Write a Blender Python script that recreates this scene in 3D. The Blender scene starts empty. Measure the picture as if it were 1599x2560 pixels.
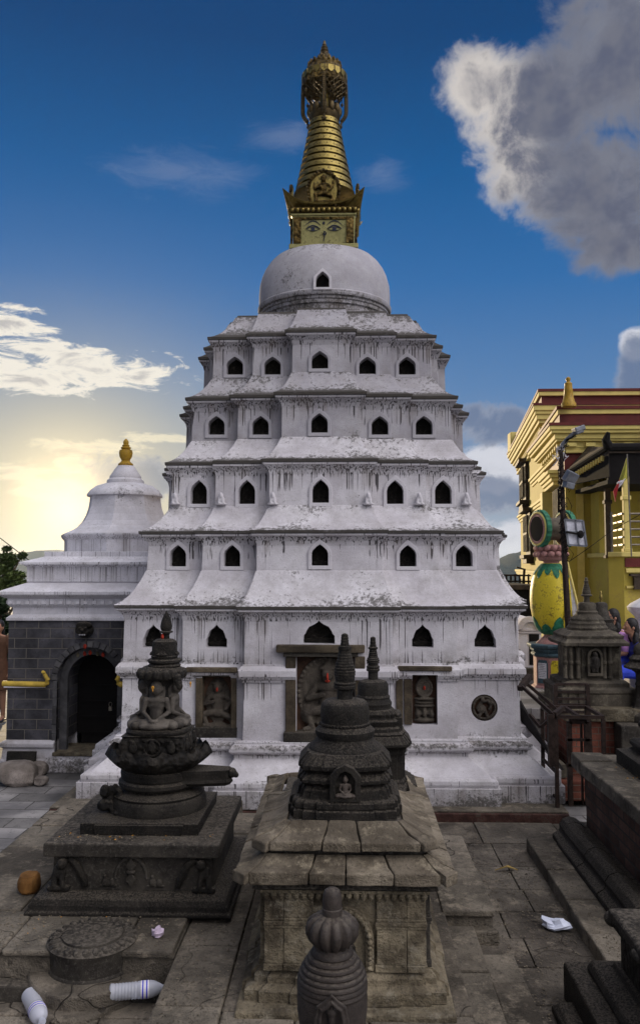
import bpy, math, random
from mathutils import Vector, Matrix, Euler, noise as mnoise
R = math.radians; PI = math.pi; random.seed(7)
sc = bpy.context.scene; COL = sc.collection
# ---------------------------------------------------------------- camera
F = 2050.0; PITCH = math.atan(130/F); YAW = math.atan(65.5/F*math.cos(PITCH)); EYE = Vector((0, 0, 2.4))
CR = Matrix.Rotation(YAW, 3, 'Z') @ Matrix.Rotation(PI/2+PITCH, 3, 'X')
cam = bpy.data.objects.new('camera', bpy.data.cameras.new('camera')); COL.objects.link(cam)
cam.location = EYE; cam.rotation_euler = CR.to_euler()
cam.data.sensor_fit = 'VERTICAL'; cam.data.sensor_height = 36; cam.data.lens = F/2560*36
cam.data.clip_start = .05; cam.data.clip_end = 20000; sc.camera = cam
def ray(px, py): return CR @ Vector(((px-799.5)/F, -(py-1280)/F, -1))
def at(px, py, Y):
    d = ray(px, py); return EYE + d*(Y/d.y)
def gz(px, py, z):
    d = ray(px, py); return EYE + d*((z-EYE.z)/d.z)
def mpp(Y, y): return (at(900, y, Y).x-at(800, y, Y).x)/100
def zat(y, Y): return at(850, y, Y).z
# ---------------------------------------------------------------- materials
class N:
    def __init__(s, name, world=None):
        if world is None:
            s.m = bpy.data.materials.new(name); s.m.use_nodes = True; s.t = s.m.node_tree
        else: s.m = world; s.t = world.node_tree
        s.t.nodes.clear()
    def n(s, typ, **kw):
        nd = s.t.nodes.new(typ)
        for k, v in kw.items(): setattr(nd, k, v)
        return nd
    def put(s, nd, i, v):
        if v is None: return
        if isinstance(v, bpy.types.NodeSocket): s.t.links.new(v, nd.inputs[i])
        else:
            if isinstance(v, (tuple, list)) and len(v) == 3 and len(nd.inputs[i].default_value) == 4: v = (*v, 1)
            nd.inputs[i].default_value = v
    def math(s, op, a, b=0.0, c=None, clamp=False):
        nd = s.n('ShaderNodeMath', operation=op, use_clamp=clamp); s.put(nd, 0, a); s.put(nd, 1, b)
        if c is not None: s.put(nd, 2, c)
        return nd.outputs[0]
    def mix(s, f, a, b, bt='MIX'):
        nd = s.n('ShaderNodeMix', data_type='RGBA', blend_type=bt); s.put(nd, 0, f); s.put(nd, 6, a); s.put(nd, 7, b); return nd.outputs[2]
    def step(s, v, lo, hi):
        nd = s.n('ShaderNodeMapRange', interpolation_type='SMOOTHSTEP'); s.put(nd, 0, v); s.put(nd, 1, lo); s.put(nd, 2, hi); return nd.outputs[0]
    def coord(s, sc=(1, 1, 1), which='Object'):
        tc = s.n('ShaderNodeTexCoord'); mp = s.n('ShaderNodeMapping'); s.put(mp, 0, tc.outputs[which]); mp.inputs[3].default_value = sc; return mp.outputs[0]
    def noise(s, vec, scale, detail=4, rough=.55, dist=0):
        nd = s.n('ShaderNodeTexNoise'); s.put(nd, 'Vector', vec); s.put(nd, 'Scale', scale); s.put(nd, 'Detail', detail); s.put(nd, 'Roughness', rough); s.put(nd, 'Distortion', dist); return nd.outputs[0]
    def attr(s, name): return s.n('ShaderNodeAttribute', attribute_name=name).outputs['Fac']
    def out(s, col, rough=.8, metal=0, bump=None, bstr=.5, bdist=.01, spec=.3, **kw):
        p = s.n('ShaderNodeBsdfPrincipled'); s.put(p, 'Base Color', col); s.put(p, 'Roughness', rough); s.put(p, 'Metallic', metal); s.put(p, 'Specular IOR Level', spec)
        for k, v in kw.items(): s.put(p, k, v)
        if bump is not None:
            b = s.n('ShaderNodeBump'); s.put(b, 'Strength', bstr); s.put(b, 'Distance', bdist); s.put(b, 'Height', bump); s.t.links.new(b.outputs[0], p.inputs['Normal'])
        o = s.n('ShaderNodeOutputMaterial'); s.t.links.new(p.outputs[0], o.inputs[0]); return s.m
def stone(name, c1, c2, c3=None, scale=6, rough=.75, bstr=.6, bdist=.012, lich=None, joints=None, spec=.18, carve=0, lit_dust=0, crack=0):
    s = N(name); v = s.coord()
    a = s.noise(v, scale, 4, .65, .3); b = s.noise(v, scale*9, 3, .7); f = s.noise(v, scale*40, 1, .6)
    big = s.noise(v, max(.8, scale*.28), 3, .6); col0 = s.mix(s.step(big, .3, .7), (.55, .54, .52), (1.3, 1.28, 1.25))
    isl = s.n('ShaderNodeNewGeometry').outputs['Random Per Island']
    col = s.mix(s.step(a, .3, .7), c1, c2)
    col = s.mix(1.0, col, s.mix(isl, (.78, .76, .74), (1.22, 1.22, 1.2)), 'MULTIPLY')
    col = s.mix(1.0, col, col0, 'MULTIPLY')
    if c3: col = s.mix(s.math('MULTIPLY', s.step(s.math('ADD', s.math('MULTIPLY', b, .65), s.math('MULTIPLY', f, .35)), .5, .68), .75), col, c3)
    h = s.math('ADD', s.math('MULTIPLY', a, .8), s.math('ADD', s.math('MULTIPLY', b, .5), s.math('MULTIPLY', f, .25)))
    if carve:
        vo = s.n('ShaderNodeTexVoronoi', feature='SMOOTH_F1'); s.put(vo, 'Vector', v); s.put(vo, 'Scale', carve)
        h = s.math('ADD', h, s.math('MULTIPLY', vo.outputs[0], -2.2)); col = s.mix(s.step(vo.outputs[0], .35, .8), col, (c1[0]*.35, c1[1]*.35, c1[2]*.35))
    if crack:
        vo = s.n('ShaderNodeTexVoronoi', feature='DISTANCE_TO_EDGE'); wv = s.n('ShaderNodeVectorMath', operation='ADD'); s.put(wv, 0, v); nc_ = s.n('ShaderNodeTexNoise'); s.put(nc_, 'Vector', v); s.put(nc_, 'Scale', 3.0); s.put(nc_, 'Detail', 2.0); sc_ = s.n('ShaderNodeVectorMath', operation='SCALE'); s.put(sc_, 0, nc_.outputs['Color']); s.put(sc_, 3, .5); s.put(wv, 1, sc_.outputs[0]); s.put(vo, 'Vector', wv.outputs[0]); s.put(vo, 'Scale', crack)
        ck = s.math('MULTIPLY', s.step(vo.outputs[0], .007, .002), s.step(big, .5, .62)); col = s.mix(s.math('MULTIPLY', ck, .7), col, (.02, .017, .014)); h = s.math('SUBTRACT', h, ck)
    if lich:
        m = s.step(s.noise(v, scale*1.7, 5, .8), .5, .72); col = s.mix(s.math('MULTIPLY', m, .7), col, lich)
    if lit_dust:
        g = s.n('ShaderNodeNewGeometry'); sx = s.n('ShaderNodeSeparateXYZ'); s.put(sx, 0, g.outputs['Normal'])
        up = s.step(sx.outputs[2], .35, .95); col = s.mix(s.math('MULTIPLY', s.math('MULTIPLY', up, lit_dust), s.step(b, .38, .62)), col, (.21, .18, .14))  # dust on upward faces, also carrying sky-lit contrast put into the colour
    if joints:
        br = s.n('ShaderNodeTexBrick', offset=.5); sp = s.n('ShaderNodeSeparateXYZ'); s.put(sp, 0, v)
        cb = s.n('ShaderNodeCombineXYZ')
        if joints[0] == 'wall': s.put(cb, 0, s.math('ADD', sp.outputs[0], sp.outputs[1])); s.put(cb, 1, sp.outputs[2])
        else:
            w = s.noise(v, 1.3, 2); s.put(cb, 0, s.math('ADD', sp.outputs[0], s.math('MULTIPLY', w, .12))); s.put(cb, 1, s.math('ADD', sp.outputs[1], s.math('MULTIPLY', w, .12)))
        s.put(br, 'Vector', cb.outputs[0]); s.put(br, 'Scale', 1.0); s.put(br, 'Brick Width', joints[1]); s.put(br, 'Row Height', joints[2]); s.put(br, 'Mortar Size', joints[3]); s.put(br, 'Mortar Smooth', .3)
        s.put(br, 'Color1', (.55, .55, .55)); s.put(br, 'Color2', (1.35, 1.35, 1.4)); s.put(br, 'Mortar', (1, 1, 1)); s.put(br, 'Bias', 0.0)
        col = s.mix(.8, col, br.outputs[0], 'MULTIPLY'); col = s.mix(br.outputs[1], col, joints[4]); h = s.math('SUBTRACT', h, s.math('MULTIPLY', br.outputs[1], joints[5]))
    return s.out(col, rough, 0, h, bstr, bdist, spec)
def plaster(name, base, base2, drips=1.0, mossk=1.0):
    s = N(name); v = s.coord()
    n1 = s.noise(v, 1.6, 5, .65); n2 = s.noise(v, 26, 6, .78); n3 = s.noise(v, 95, 2, .7)
    col = s.mix(s.step(n1, .35, .65), base, base2)
    col = s.mix(s.math('MULTIPLY', s.step(n2, .56, .72), .25), col, (.28, .24, .2))
    col = s.mix(s.math('MULTIPLY', s.step(n3, .62, .72), .6), col, (.14, .12, .11))
    # warm damp staining
    wm = s.attr('warm'); n5 = s.noise(v, 5, 5, .75); col = s.mix(s.math('MULTIPLY', s.math('ADD', s.math('MULTIPLY', wm, .8), .2), s.step(n5, .28, .8)), col, (.19, .17, .145))
    ms = s.attr('moss'); k = s.step(s.math('ADD', s.math('MULTIPLY', n2, .9), s.math('ADD', s.math('MULTIPLY', n1, .75), s.math('MULTIPLY', ms, .36*mossk))), .97, 1.12)
    col = s.mix(s.math('MULTIPLY', k, .8), col, (.05, .045, .036)); col = s.mix(s.math('MULTIPLY', s.step(s.math('ADD', ms, s.math('MULTIPLY', n2, .3)), .85, 1.05), .8), col, (.05, .045, .038))
    col = s.mix(s.math('MULTIPLY', s.step(n3, .6, .72), s.math('MULTIPLY', s.step(ms, .05, .6), .6)), col, (.07, .06, .05))
    dr = s.attr('drip')
    st = s.noise(s.coord((1, 1, .008)), 70, 1, .5); st2 = s.noise(s.coord((1, 1, .05)), 7, 2, .5)
    dens = s.math('ADD', st, s.math('MULTIPLY', dr, .115))
    dk = s.math('MULTIPLY', s.step(s.math('ADD', dens, s.math('MULTIPLY', st2, .3)), .812, .852), s.step(dr, 0, .12))
    col = s.mix(s.math('MULTIPLY', dk, .9*drips), col, (.03, .026, .028))
    sm = s.math('MULTIPLY', s.step(st2, .5, .7), s.math('MULTIPLY', s.step(dr, 0, .5), .35)); col = s.mix(sm, col, (.2, .17, .15))
    h = s.math('ADD', s.math('MULTIPLY', n2, .6), s.math('ADD', s.math('MULTIPLY', n3, .35), s.math('MULTIPLY', n1, .6)))
    return s.out(col, .85, 0, h, .7, .012, .2)
def flat(name, c, rough=.6, metal=0, var=.25, scale=8, bstr=.25, bdist=.005, grime=None, **kw):
    s = N(name); v = s.coord(); a = s.noise(v, scale, 3, .65); b = s.noise(v, scale*8, 2, .7)
    d = tuple(x*(1-var) for x in c); l = tuple(min(1, x*(1+var)) for x in c)
    col = s.mix(s.step(a, .3, .7), d, l)
    if grime: col = s.mix(s.math('MULTIPLY', s.step(s.math('ADD', a, s.math('MULTIPLY', b, .5)), .76, .95), .8), col, grime)
    return s.out(col, rough, metal, s.math('ADD', a, b), bstr, bdist, **kw)
M = {}
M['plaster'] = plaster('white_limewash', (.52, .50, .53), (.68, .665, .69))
M['plaster_d'] = plaster('old_dimmed_limewash', (.34, .33, .36), (.46, .45, .475))  # darker copy: weathering plus the dimmer light up high put into the colour
M['plaster_l'] = plaster('white_limewash_clean', (.62, .61, .65), (.74, .73, .77), .6, .3)
M['dark'] = stone('black_carved_stone', (.010, .0095, .009), (.030, .027, .023), (.07, .062, .05), 10, .6, 1.0, .02, spec=.16, lit_dust=.42)
M['oldst'] = stone('old_brown_stone', (.06, .048, .034), (.14, .115, .08), (.03, .027, .022), 7, .8, 1.0, .02, lit_dust=.3)
M['darkc'] = stone('black_relief_stone', (.014, .013, .012), (.04, .036, .03), None, 8, .6, .9, .02, carve=26, spec=.16, lit_dust=.3)
M['grey'] = stone('grey_weathered_stone', (.05, .044, .035), (.11, .098, .078), (.03, .027, .022), 5, .8, .7, .014, lich=(.2, .18, .13), lit_dust=.2)
M['greyd'] = stone('sooty_grey_stone', (.022, .02, .018), (.055, .05, .042), (.11, .10, .085), 5, .75, .7, .014, lit_dust=.3)
M['tan'] = stone('tan_weathered_stone', (.065, .054, .038), (.27, .235, .165), (.03, .026, .02), 5, .8, 1.0, .03, lich=(.32, .29, .22), lit_dust=.12)
M['tanr'] = stone('tan_grey_slab', (.09, .075, .055), (.235, .205, .16), (.045, .038, .03), 4, .8, .9, .022, lich=(.36, .31, .22))
M['pot'] = stone('brown_grey_stone', (.036, .030, .027), (.075, .062, .054), (.02, .018, .016), 6, .6, .6, .01, spec=.22, lit_dust=.3)
M['bstone'] = stone('dark_coursed_stone', (.035, .036, .042), (.10, .10, .115), (.025, .025, .026), 3, .7, .9, .016, joints=('wall', .3, .125, .005, (.17, .155, .13), 1.6))
M['arch'] = stone('dark_voussoir_stone', (.05, .05, .055), (.10, .10, .105), None, 8, .75, .6, .01)
M['redbrick'] = stone('red_brick', (.14, .045, .03), (.2, .075, .05), (.05, .03, .025), 6, .85, .7, .01, joints=('wall', .24, .07, .006, (.12, .09, .07), 1.0))
M['brickd'] = stone('sooty_red_brick', (.075, .045, .035), (.13, .075, .055), (.03, .027, .025), 6, .85, .7, .012, joints=('wall', .22, .08, .008, (.05, .045, .04), 1.5))
M['redkerb'] = flat('dark_red_paint', (.055, .022, .016), .7, 0, .5, 9, .5, .01, (.06, .05, .04))
M['plaza'] = stone('plaza_slabs', (.13, .13, .135), (.23, .225, .22), (.10, .095, .09), 1.6, .75, .6, .012, joints=('floor', .55, .30, .008, (.07, .065, .06), 1.2))
M['court'] = stone('worn_court_paving', (.062, .055, .047), (.148, .133, .112), (.03, .027, .024), 2.6, .8, 1.0, .03, crack=1.6, lich=(.27, .23, .175))
M['slab'] = stone('worn_stone_slab', (.075, .067, .055), (.185, .165, .135), (.038, .034, .028), 3.0, .8, 1.0, .028, crack=1.3, lich=(.31, .265, .2))
M['gold'] = flat('gilt_copper', (.26, .20, .062), .42, 1, .35, 9, .4, .01, (.05, .04, .02))
M['goldd'] = stone('tarnished_gilt_relief', (.045, .032, .013), (.18, .125, .04), None, 16, .45, .8, .02, carve=24); 
for nd in M['goldd'].node_tree.nodes:
    if nd.type == 'BSDF_PRINCIPLED': nd.inputs['Metallic'].default_value = .9
M['goldplate'] = flat('pale_gilt_plate', (.29, .27, .11), .45, .6, .25, 14, .3, .006, (.10, .085, .035))
M['bronze'] = flat('dark_bronze', (.09, .065, .03), .45, .8, .4, 20, .4, .006)
M['ypot'] = flat('ochre_paint', (.40, .24, .02), .5, 0, .3, 10, .3, .006, (.12, .08, .02))
M['snake'] = flat('ochre_snake_paint', (.55, .38, .06), .5, 0, .2, 10)
M['black'] = flat('black_line_paint', (.01, .014, .03), .5)
M['void'] = flat('black_and_shade', (.006, .005, .005), .95, bstr=.1)  # near-black; paints the shade of openings, also serves black parts
M['doorm'] = stone('dark_door_metal', (.012, .011, .01), (.03, .028, .025), None, 20, .5, .8, .01, carve=14)
M['wood'] = flat('dark_wood', (.05, .035, .022), .7, 0, .4, 12, .5, .01)
M['panel'] = stone('brown_relief_ground', (.055, .035, .024), (.10, .062, .042), (.15, .05, .035), 7, .8, .8, .015)
M['buddha'] = stone('lit_black_stone', (.045, .04, .035), (.10, .09, .078), (.03, .027, .024), 9, .6, .8, .012, spec=.2, lit_dust=.25)  # lighter than the rest of the statue: its lit look is in the colour
M['relief'] = stone('carved_relief_stone', (.045, .038, .032), (.10, .088, .072), (.16, .14, .115), 10, .7, .9, .02)
M['verm'] = flat('vermilion_powder', (.30, .03, .015), .9, 0, .6, 60)
M['saff'] = flat('saffron_powder', (.5, .24, .03), .9, 0, .5, 60)
M['ybl'] = flat('yellow_wall_paint', (.46, .37, .065), .8, 0, .08, 2.5, .3, .006, (.4, .3, .08))
M['ytrim'] = flat('cream_yellow_trim', (.62, .51, .16), .75, 0, .08, 5, .2, .005)
M['maroon'] = flat('maroon_paint', (.11, .018, .014), .7, 0, .2, 5)
M['vase'] = flat('bright_yellow_paint', (.62, .50, .03), .5, 0, .12, 5, .25, .006, (.14, .10, .02))
M['green'] = flat('green_leaf_paint', (.025, .16, .085), .6, 0, .35, 14, .4, .008)
M['pink'] = flat('faded_pink_paint', (.42, .22, .2), .7, 0, .2, 12, .5, .01, (.1, .07, .06))
M['teal'] = flat('slate_blue_paint', (.05, .09, .11), .7, 0, .3, 8)
M['pale'] = flat('marble_tablet', (.55, .55, .58), .6)
M['rust'] = flat('rusty_steel', (.030, .019, .015), .6, .4, .5, 22, .5, .006)
M['steel'] = flat('dull_steel_rail', (.18, .16, .13), .45, .6)
M['lampg'] = flat('grey_lamp_housing', (.16, .17, .19), .45, .3)
M['panelg'] = flat('pale_grey_sheet', (.52, .53, .58), .55, .1)
M['hide'] = stone('sooty_drum_metal', (.05, .04, .03), (.14, .12, .09), None, 6, .5, .5, .01)
M['skin'] = flat('skin', (.36, .19, .12), .55, 0, .08, 10, .1, .002)
M['hair'] = flat('black_hair', (.012, .01, .01), .45, 0, .3, 40, .6, .004)
M['lilac'] = flat('lilac_cotton', (.60, .30, .62), .85, 0, .12, 12, .4, .006)
M['blue'] = flat('royal_blue_cotton', (.03, .06, .50), .8, 0, .2, 12, .4, .006)
M['navy'] = flat('navy_cotton', (.03, .035, .2), .8, 0, .2, 12, .4, .006)
M['brown'] = flat('brown_cloth', (.12, .06, .035), .85)
M['pavew'] = flat('white_cotton', (.65, .65, .7), .85)
M['red'] = flat('red_cloth', (.45, .03, .03), .8)
M['yel'] = flat('yellow_cloth', (.35, .33, .05), .8)
M['white'] = flat('white_cloth', (.6, .58, .6), .8)
M['rock'] = stone('orange_brick_lump', (.18, .085, .025), (.30, .15, .045), (.12, .07, .03), 9, .85, .8, .01)
M['rubble'] = stone('pale_rubble', (.16, .14, .125), (.28, .25, .23), (.1, .085, .08), 6, .85, .8, .015)
M['moss'] = flat('moss', (.10, .13, .03), .9)
s = N('leaf'); g = s.n('ShaderNodeObjectInfo'); v = s.coord(); nn = s.noise(v, 2.5, 3)
M['leaf'] = s.out(s.mix(s.step(nn, .35, .65), (.035, .06, .015), (.085, .12, .03)), .6, 0)
M['leafd'] = flat('dark_leaf', (.02, .04, .015), .6)
M['bark'] = flat('bark', (.06, .045, .03), .9, 0, .4, 9, .8, .02)
M['hill'] = stone('wooded_hill', (.012, .028, .036), (.022, .045, .048), (.045, .065, .055), .03, .9, .5, 5)
s = N('clear_plastic'); p = s.n('ShaderNodeBsdfPrincipled'); s.put(p, 'Base Color', (.85, .88, .98)); s.put(p, 'Roughness', .12); s.put(p, 'Transmission Weight', .6); s.put(p, 'IOR', 1.25); s.put(p, 'Specular IOR Level', .8)
o = s.n('ShaderNodeOutputMaterial'); s.t.links.new(p.outputs[0], o.inputs[0]); M['plastic'] = s.m
M['label'] = flat('blue_label', (.05, .05, .45), .4); M['paper'] = flat('crumpled_paper', (.62, .66, .78), .7, 0, .15, 8); M['pinkp'] = flat('pink_paper', (.55, .45, .55), .7); M['dry'] = flat('dry_leaf', (.4, .28, .08), .8)
# ---------------------------------------------------------------- mesh builder
class MB:
    def __init__(s): s.v = []; s.f = []; s.a = {}
    def add(s, vs, fs, **at_):
        o = len(s.v); s.v += [Vector(p) for p in vs]; s.f += [tuple(i+o for i in f) for f in fs]
        for k, l in at_.items():
            if l is not None: s.a.setdefault(k, {}).update({o+i: x for i, x in enumerate(l)})
        return s
    def bx(s, x0, x1, y0, y1, z0, z1, jit=0):
        j = lambda: random.uniform(-jit, jit) if jit else 0
        vs = [(x+j(), y+j(), z+j()*.5) for z in (z0, z1) for y in (y0, y1) for x in (x0, x1)]
        return s.add(vs, [(0, 2, 3, 1), (4, 5, 7, 6), (0, 1, 5, 4), (2, 6, 7, 3), (0, 4, 6, 2), (1, 3, 7, 5)])
    def obx(s, c, size, rot=(0, 0, 0)):
        m = Euler(rot).to_matrix(); h = Vector(size)/2; c = Vector(c)
        vs = [c + m @ Vector((x*h.x, y*h.y, z*h.z)) for z in (-1, 1) for y in (-1, 1) for x in (-1, 1)]
        return s.add(vs, [(0, 2, 3, 1), (4, 5, 7, 6), (0, 1, 5, 4), (2, 6, 7, 3), (0, 4, 6, 2), (1, 3, 7, 5)])
    def loft(s, rings, cap=True, **at_):
        n = len(rings[0]); vs = [p for r in rings for p in r]; fs = []
        for i in range(len(rings)-1):
            for j in range(n):
                k = (j+1) % n; fs.append((i*n+j, i*n+k, (i+1)*n+k, (i+1)*n+j))
        if cap: fs.append(tuple(range(n-1, -1, -1))); fs.append(tuple((len(rings)-1)*n+j for j in range(n)))
        A = {k: [x for x in l for _ in range(n)] for k, l in at_.items()}
        return s.add(vs, fs, **A)
    def lathe(s, cx, cy, prof, seg=32, ph=0, sx=1, sy=1, fn=None, **at_):
        rings = []
        for r, z in prof:
            r = max(r, .0005); ring = []
            for j in range(seg):
                a = ph+2*PI*j/seg; rr = r*(fn(a, z) if fn else 1); ring.append((cx+rr*math.cos(a)*sx, cy+rr*math.sin(a)*sy, z))
            rings.append(ring)
        if prof[0][1] > prof[-1][1]:
            rings.reverse(); at_ = {k: list(reversed(l)) for k, l in at_.items()}
        return s.loft(rings, **at_)
    def tube(s, pts, r, seg=8, close=False):
        pts = [Vector(p) for p in pts]; n = len(pts); rr = r if isinstance(r, (list, tuple)) else [r]*n; rings = []
        for i, p in enumerate(pts):
            if close: t = pts[(i+1) % n]-pts[i-1]
            else: t = pts[min(i+1, n-1)]-pts[max(i-1, 0)]
            t = t.normalized() if t.length > 1e-9 else Vector((0, 0, 1)); u = t.cross(Vector((0, 0, 1)))
            if u.length < .15: u = t.cross(Vector((0, 1, 0)))
            u.normalize(); w = u.cross(t)
            rings.append([p+(u*math.cos(2*PI*j/seg)+w*math.sin(2*PI*j/seg))*rr[i] for j in range(seg)])
        if close:
            rings.append(rings[0]); return s.loft(rings, cap=False)
        return s.loft(rings)
    def ell(s, c, r, rot=(0, 0, 0), u=12, w=8):
        if not isinstance(r, (tuple, list)): r = (r, r, r)
        m = Euler(rot).to_matrix(); c = Vector(c); vs = []; fs = []
        for i in range(1, w):
            t = PI*i/w
            for j in range(u):
                a = 2*PI*j/u; vs.append(c+m @ Vector((r[0]*math.sin(t)*math.cos(a), r[1]*math.sin(t)*math.sin(a), -r[2]*math.cos(t))))
        b = len(vs); vs += [c+m @ Vector((0, 0, -r[2])), c+m @ Vector((0, 0, r[2]))]
        for i in range(w-2):
            for j in range(u): k = (j+1) % u; fs.append((i*u+j, i*u+k, (i+1)*u+k, (i+1)*u+j))
        for j in range(u): k = (j+1) % u; fs.append((b, k, j)); fs.append((b+1, (w-2)*u+j, (w-2)*u+k))
        return s.add(vs, fs)
    def cap(s, a, b, ra, rb=None):
        rb = ra if rb is None else rb; a = Vector(a); b = Vector(b); d = (b-a); L = d.length or 1e-6; d = d/L
        pts = [a-d*ra*.95, a-d*ra*.7, a, b, b+d*rb*.7, b+d*rb*.95]; return s.tube(pts, [ra*.3, ra*.72, ra, rb, rb*.72, rb*.3], 10)
    def prism(s, poly, mapf, d0, d1):
        """poly: 2-D outline; mapf(u, v, depth) -> point"""
        ar = sum(poly[i][0]*poly[(i+1) % len(poly)][1]-poly[(i+1) % len(poly)][0]*poly[i][1] for i in range(len(poly)))
        if ar < 0: poly = poly[::-1]
        return s.loft([[mapf(u, v, d0) for u, v in poly], [mapf(u, v, d1) for u, v in poly]])
    def mod(s, fn): s.v = [Vector(fn(p)) for p in s.v]; return s
    def xf(s, mat): s.v = [mat @ p for p in s.v]; return s
    def join(s, o):
        b = len(s.v); s.v += o.v; s.f += [tuple(i+b for i in f) for f in o.f]; return s
    def build(s, name, mat, parent=None, smooth=False, bevel=0, remesh=0, seg=2, sub=0, disp=0, root=None):
        me = bpy.data.meshes.new(name); org = Vector((0, 0, 0))
        if parent is not None: org = Vector(parent.get('_o', (0, 0, 0)))
        elif root is not None: org = Vector(root)
        me.from_pydata([p-org for p in s.v], [], s.f)
        for k, d in s.a.items():
            at_ = me.attributes.new(k, 'FLOAT', 'POINT')
            for i, x in d.items(): at_.data[i].value = x
        mats = mat if isinstance(mat, list) else [mat]
        for m_ in mats: me.materials.append(M[m_] if isinstance(m_, str) else m_)
        ob = bpy.data.objects.new(name, me); COL.objects.link(ob)
        if parent is not None: ob.parent = parent; ob['_o'] = tuple(org)
        else: ob.location = org; ob['_o'] = tuple(org)
        import bmesh
        b = bmesh.new(); b.from_mesh(me); bmesh.ops.recalc_face_normals(b, faces=b.faces); b.to_mesh(me); b.free()
        if smooth: me.polygons.foreach_set('use_smooth', [True]*len(me.polygons)); 
        if remesh:
            m_ = ob.modifiers.new('r', 'REMESH'); m_.mode = 'VOXEL'; m_.voxel_size = remesh; m_.use_smooth_shade = True
        if bevel:
            m_ = ob.modifiers.new('b', 'BEVEL'); m_.width = bevel; m_.segments = seg; m_.limit_method = 'ANGLE'; m_.angle_limit = R(28); m_.harden_normals = False
        if sub:
            m_ = ob.modifiers.new('s', 'SUBSURF'); m_.levels = sub; m_.render_levels = sub; m_.subdivision_type = 'SIMPLE'
        if disp:
            tx = bpy.data.textures.new('t', 'CLOUDS'); tx.noise_scale = .09; m_ = ob.modifiers.new('d', 'DISPLACE'); m_.texture = tx; m_.strength = disp; m_.mid_level = .5; m_.texture_coords = 'LOCAL'
        if smooth and not remesh:
            try:
                me.set_sharp_from_angle(angle=R(38))
            except Exception: pass
        return ob
def tag(o, label=None, cat=None, group=None, kind=None):
    if label: o['label'] = label
    if cat: o['category'] = cat
    if group: o['group'] = group
    if kind: o['kind'] = kind
    return o
def thing(name, label, cat, loc, group=None):
    o = bpy.data.objects.new(name, None); COL.objects.link(o); o.location = loc; o['_o'] = tuple(loc); o.empty_display_size = .1
    return tag(o, label, cat, group)
def struct(mb, name, mat, **kw):
    o = mb.build(name, mat, **kw); o['kind'] = 'structure'; return o
def circ(n, r, cx=0, cy=0, a0=0): return [(cx+r*math.cos(a0+2*PI*i/n), cy+r*math.sin(a0+2*PI*i/n)) for i in range(n)]
def redent(cx, cy, z, h, b1, b0, p1, p2, hy=None, c1=None, c0=None):
    hy = h if hy is None else hy; c1 = b1 if c1 is None else c1; c0 = b0 if c0 is None else c0
    def side(hh, dd, bb1, bb0): return [(-hh, -dd), (-bb1, -dd), (-bb1, -dd-p1), (-bb0, -dd-p1), (-bb0, -dd-p2), (bb0, -dd-p2), (bb0, -dd-p1), (bb1, -dd-p1), (bb1, -dd)]
    pts = []
    for k in range(4):
        q = side(h, hy, b1, b0) if k % 2 == 0 else side(hy, h, c1, c0); a = k*PI/2; ca, sa = round(math.cos(a)), round(math.sin(a))
        pts += [(cx+x*ca-y*sa, cy+x*sa+y*ca, z) for x, y in q]
    return pts
def boolcut(ob, cutmb):
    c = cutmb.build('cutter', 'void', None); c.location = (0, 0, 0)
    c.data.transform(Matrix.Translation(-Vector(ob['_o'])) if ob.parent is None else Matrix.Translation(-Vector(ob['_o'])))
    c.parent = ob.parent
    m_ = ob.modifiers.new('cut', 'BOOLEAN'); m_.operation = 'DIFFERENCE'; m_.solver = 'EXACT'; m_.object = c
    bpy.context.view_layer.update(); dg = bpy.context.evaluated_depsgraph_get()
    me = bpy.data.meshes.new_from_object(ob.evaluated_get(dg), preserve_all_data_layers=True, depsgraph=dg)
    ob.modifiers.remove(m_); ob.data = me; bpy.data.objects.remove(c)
# ---------------------------------------------------------------- figures
def buddha(m=None, arms=0):
    m = m or MB()
    for k in (-1, 1):
        m.ell((k*.22, -.10, .10), (.24, .15, .10), (0, 0, k*.5)); m.ell((k*.36, -.14, .09), (.11, .12, .09))
        m.cap((k*.20, 0, .55), (k*.255, .0, .32), .06, .048); m.cap((k*.255, .0, .32), (k*.07, -.20, .2), .046, .038)
        m.ell((k*.115, 0, .76), (.02, .035, .055))
    m.ell((0, -.22, .08), (.30, .11, .075)); m.ell((0, -.24, .18), (.10, .06, .04))
    m.ell((0, .02, .44), (.165, .115, .15)); m.cap((0, .02, .12), (0, .02, .36), .14, .125); m.ell((0, .01, .54), (.225, .10, .075)); m.cap((0, 0, .58), (0, -.01, .70), .06)
    m.ell((0, -.03, .77), (.11, .115, .14)); m.ell((0, .01, .905), (.06, .06, .06)); m.ell((0, -.12, .76), (.02, .03, .03)); m.ell((0, .0, .84), (.11, .11, .07))
    return m
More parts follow.
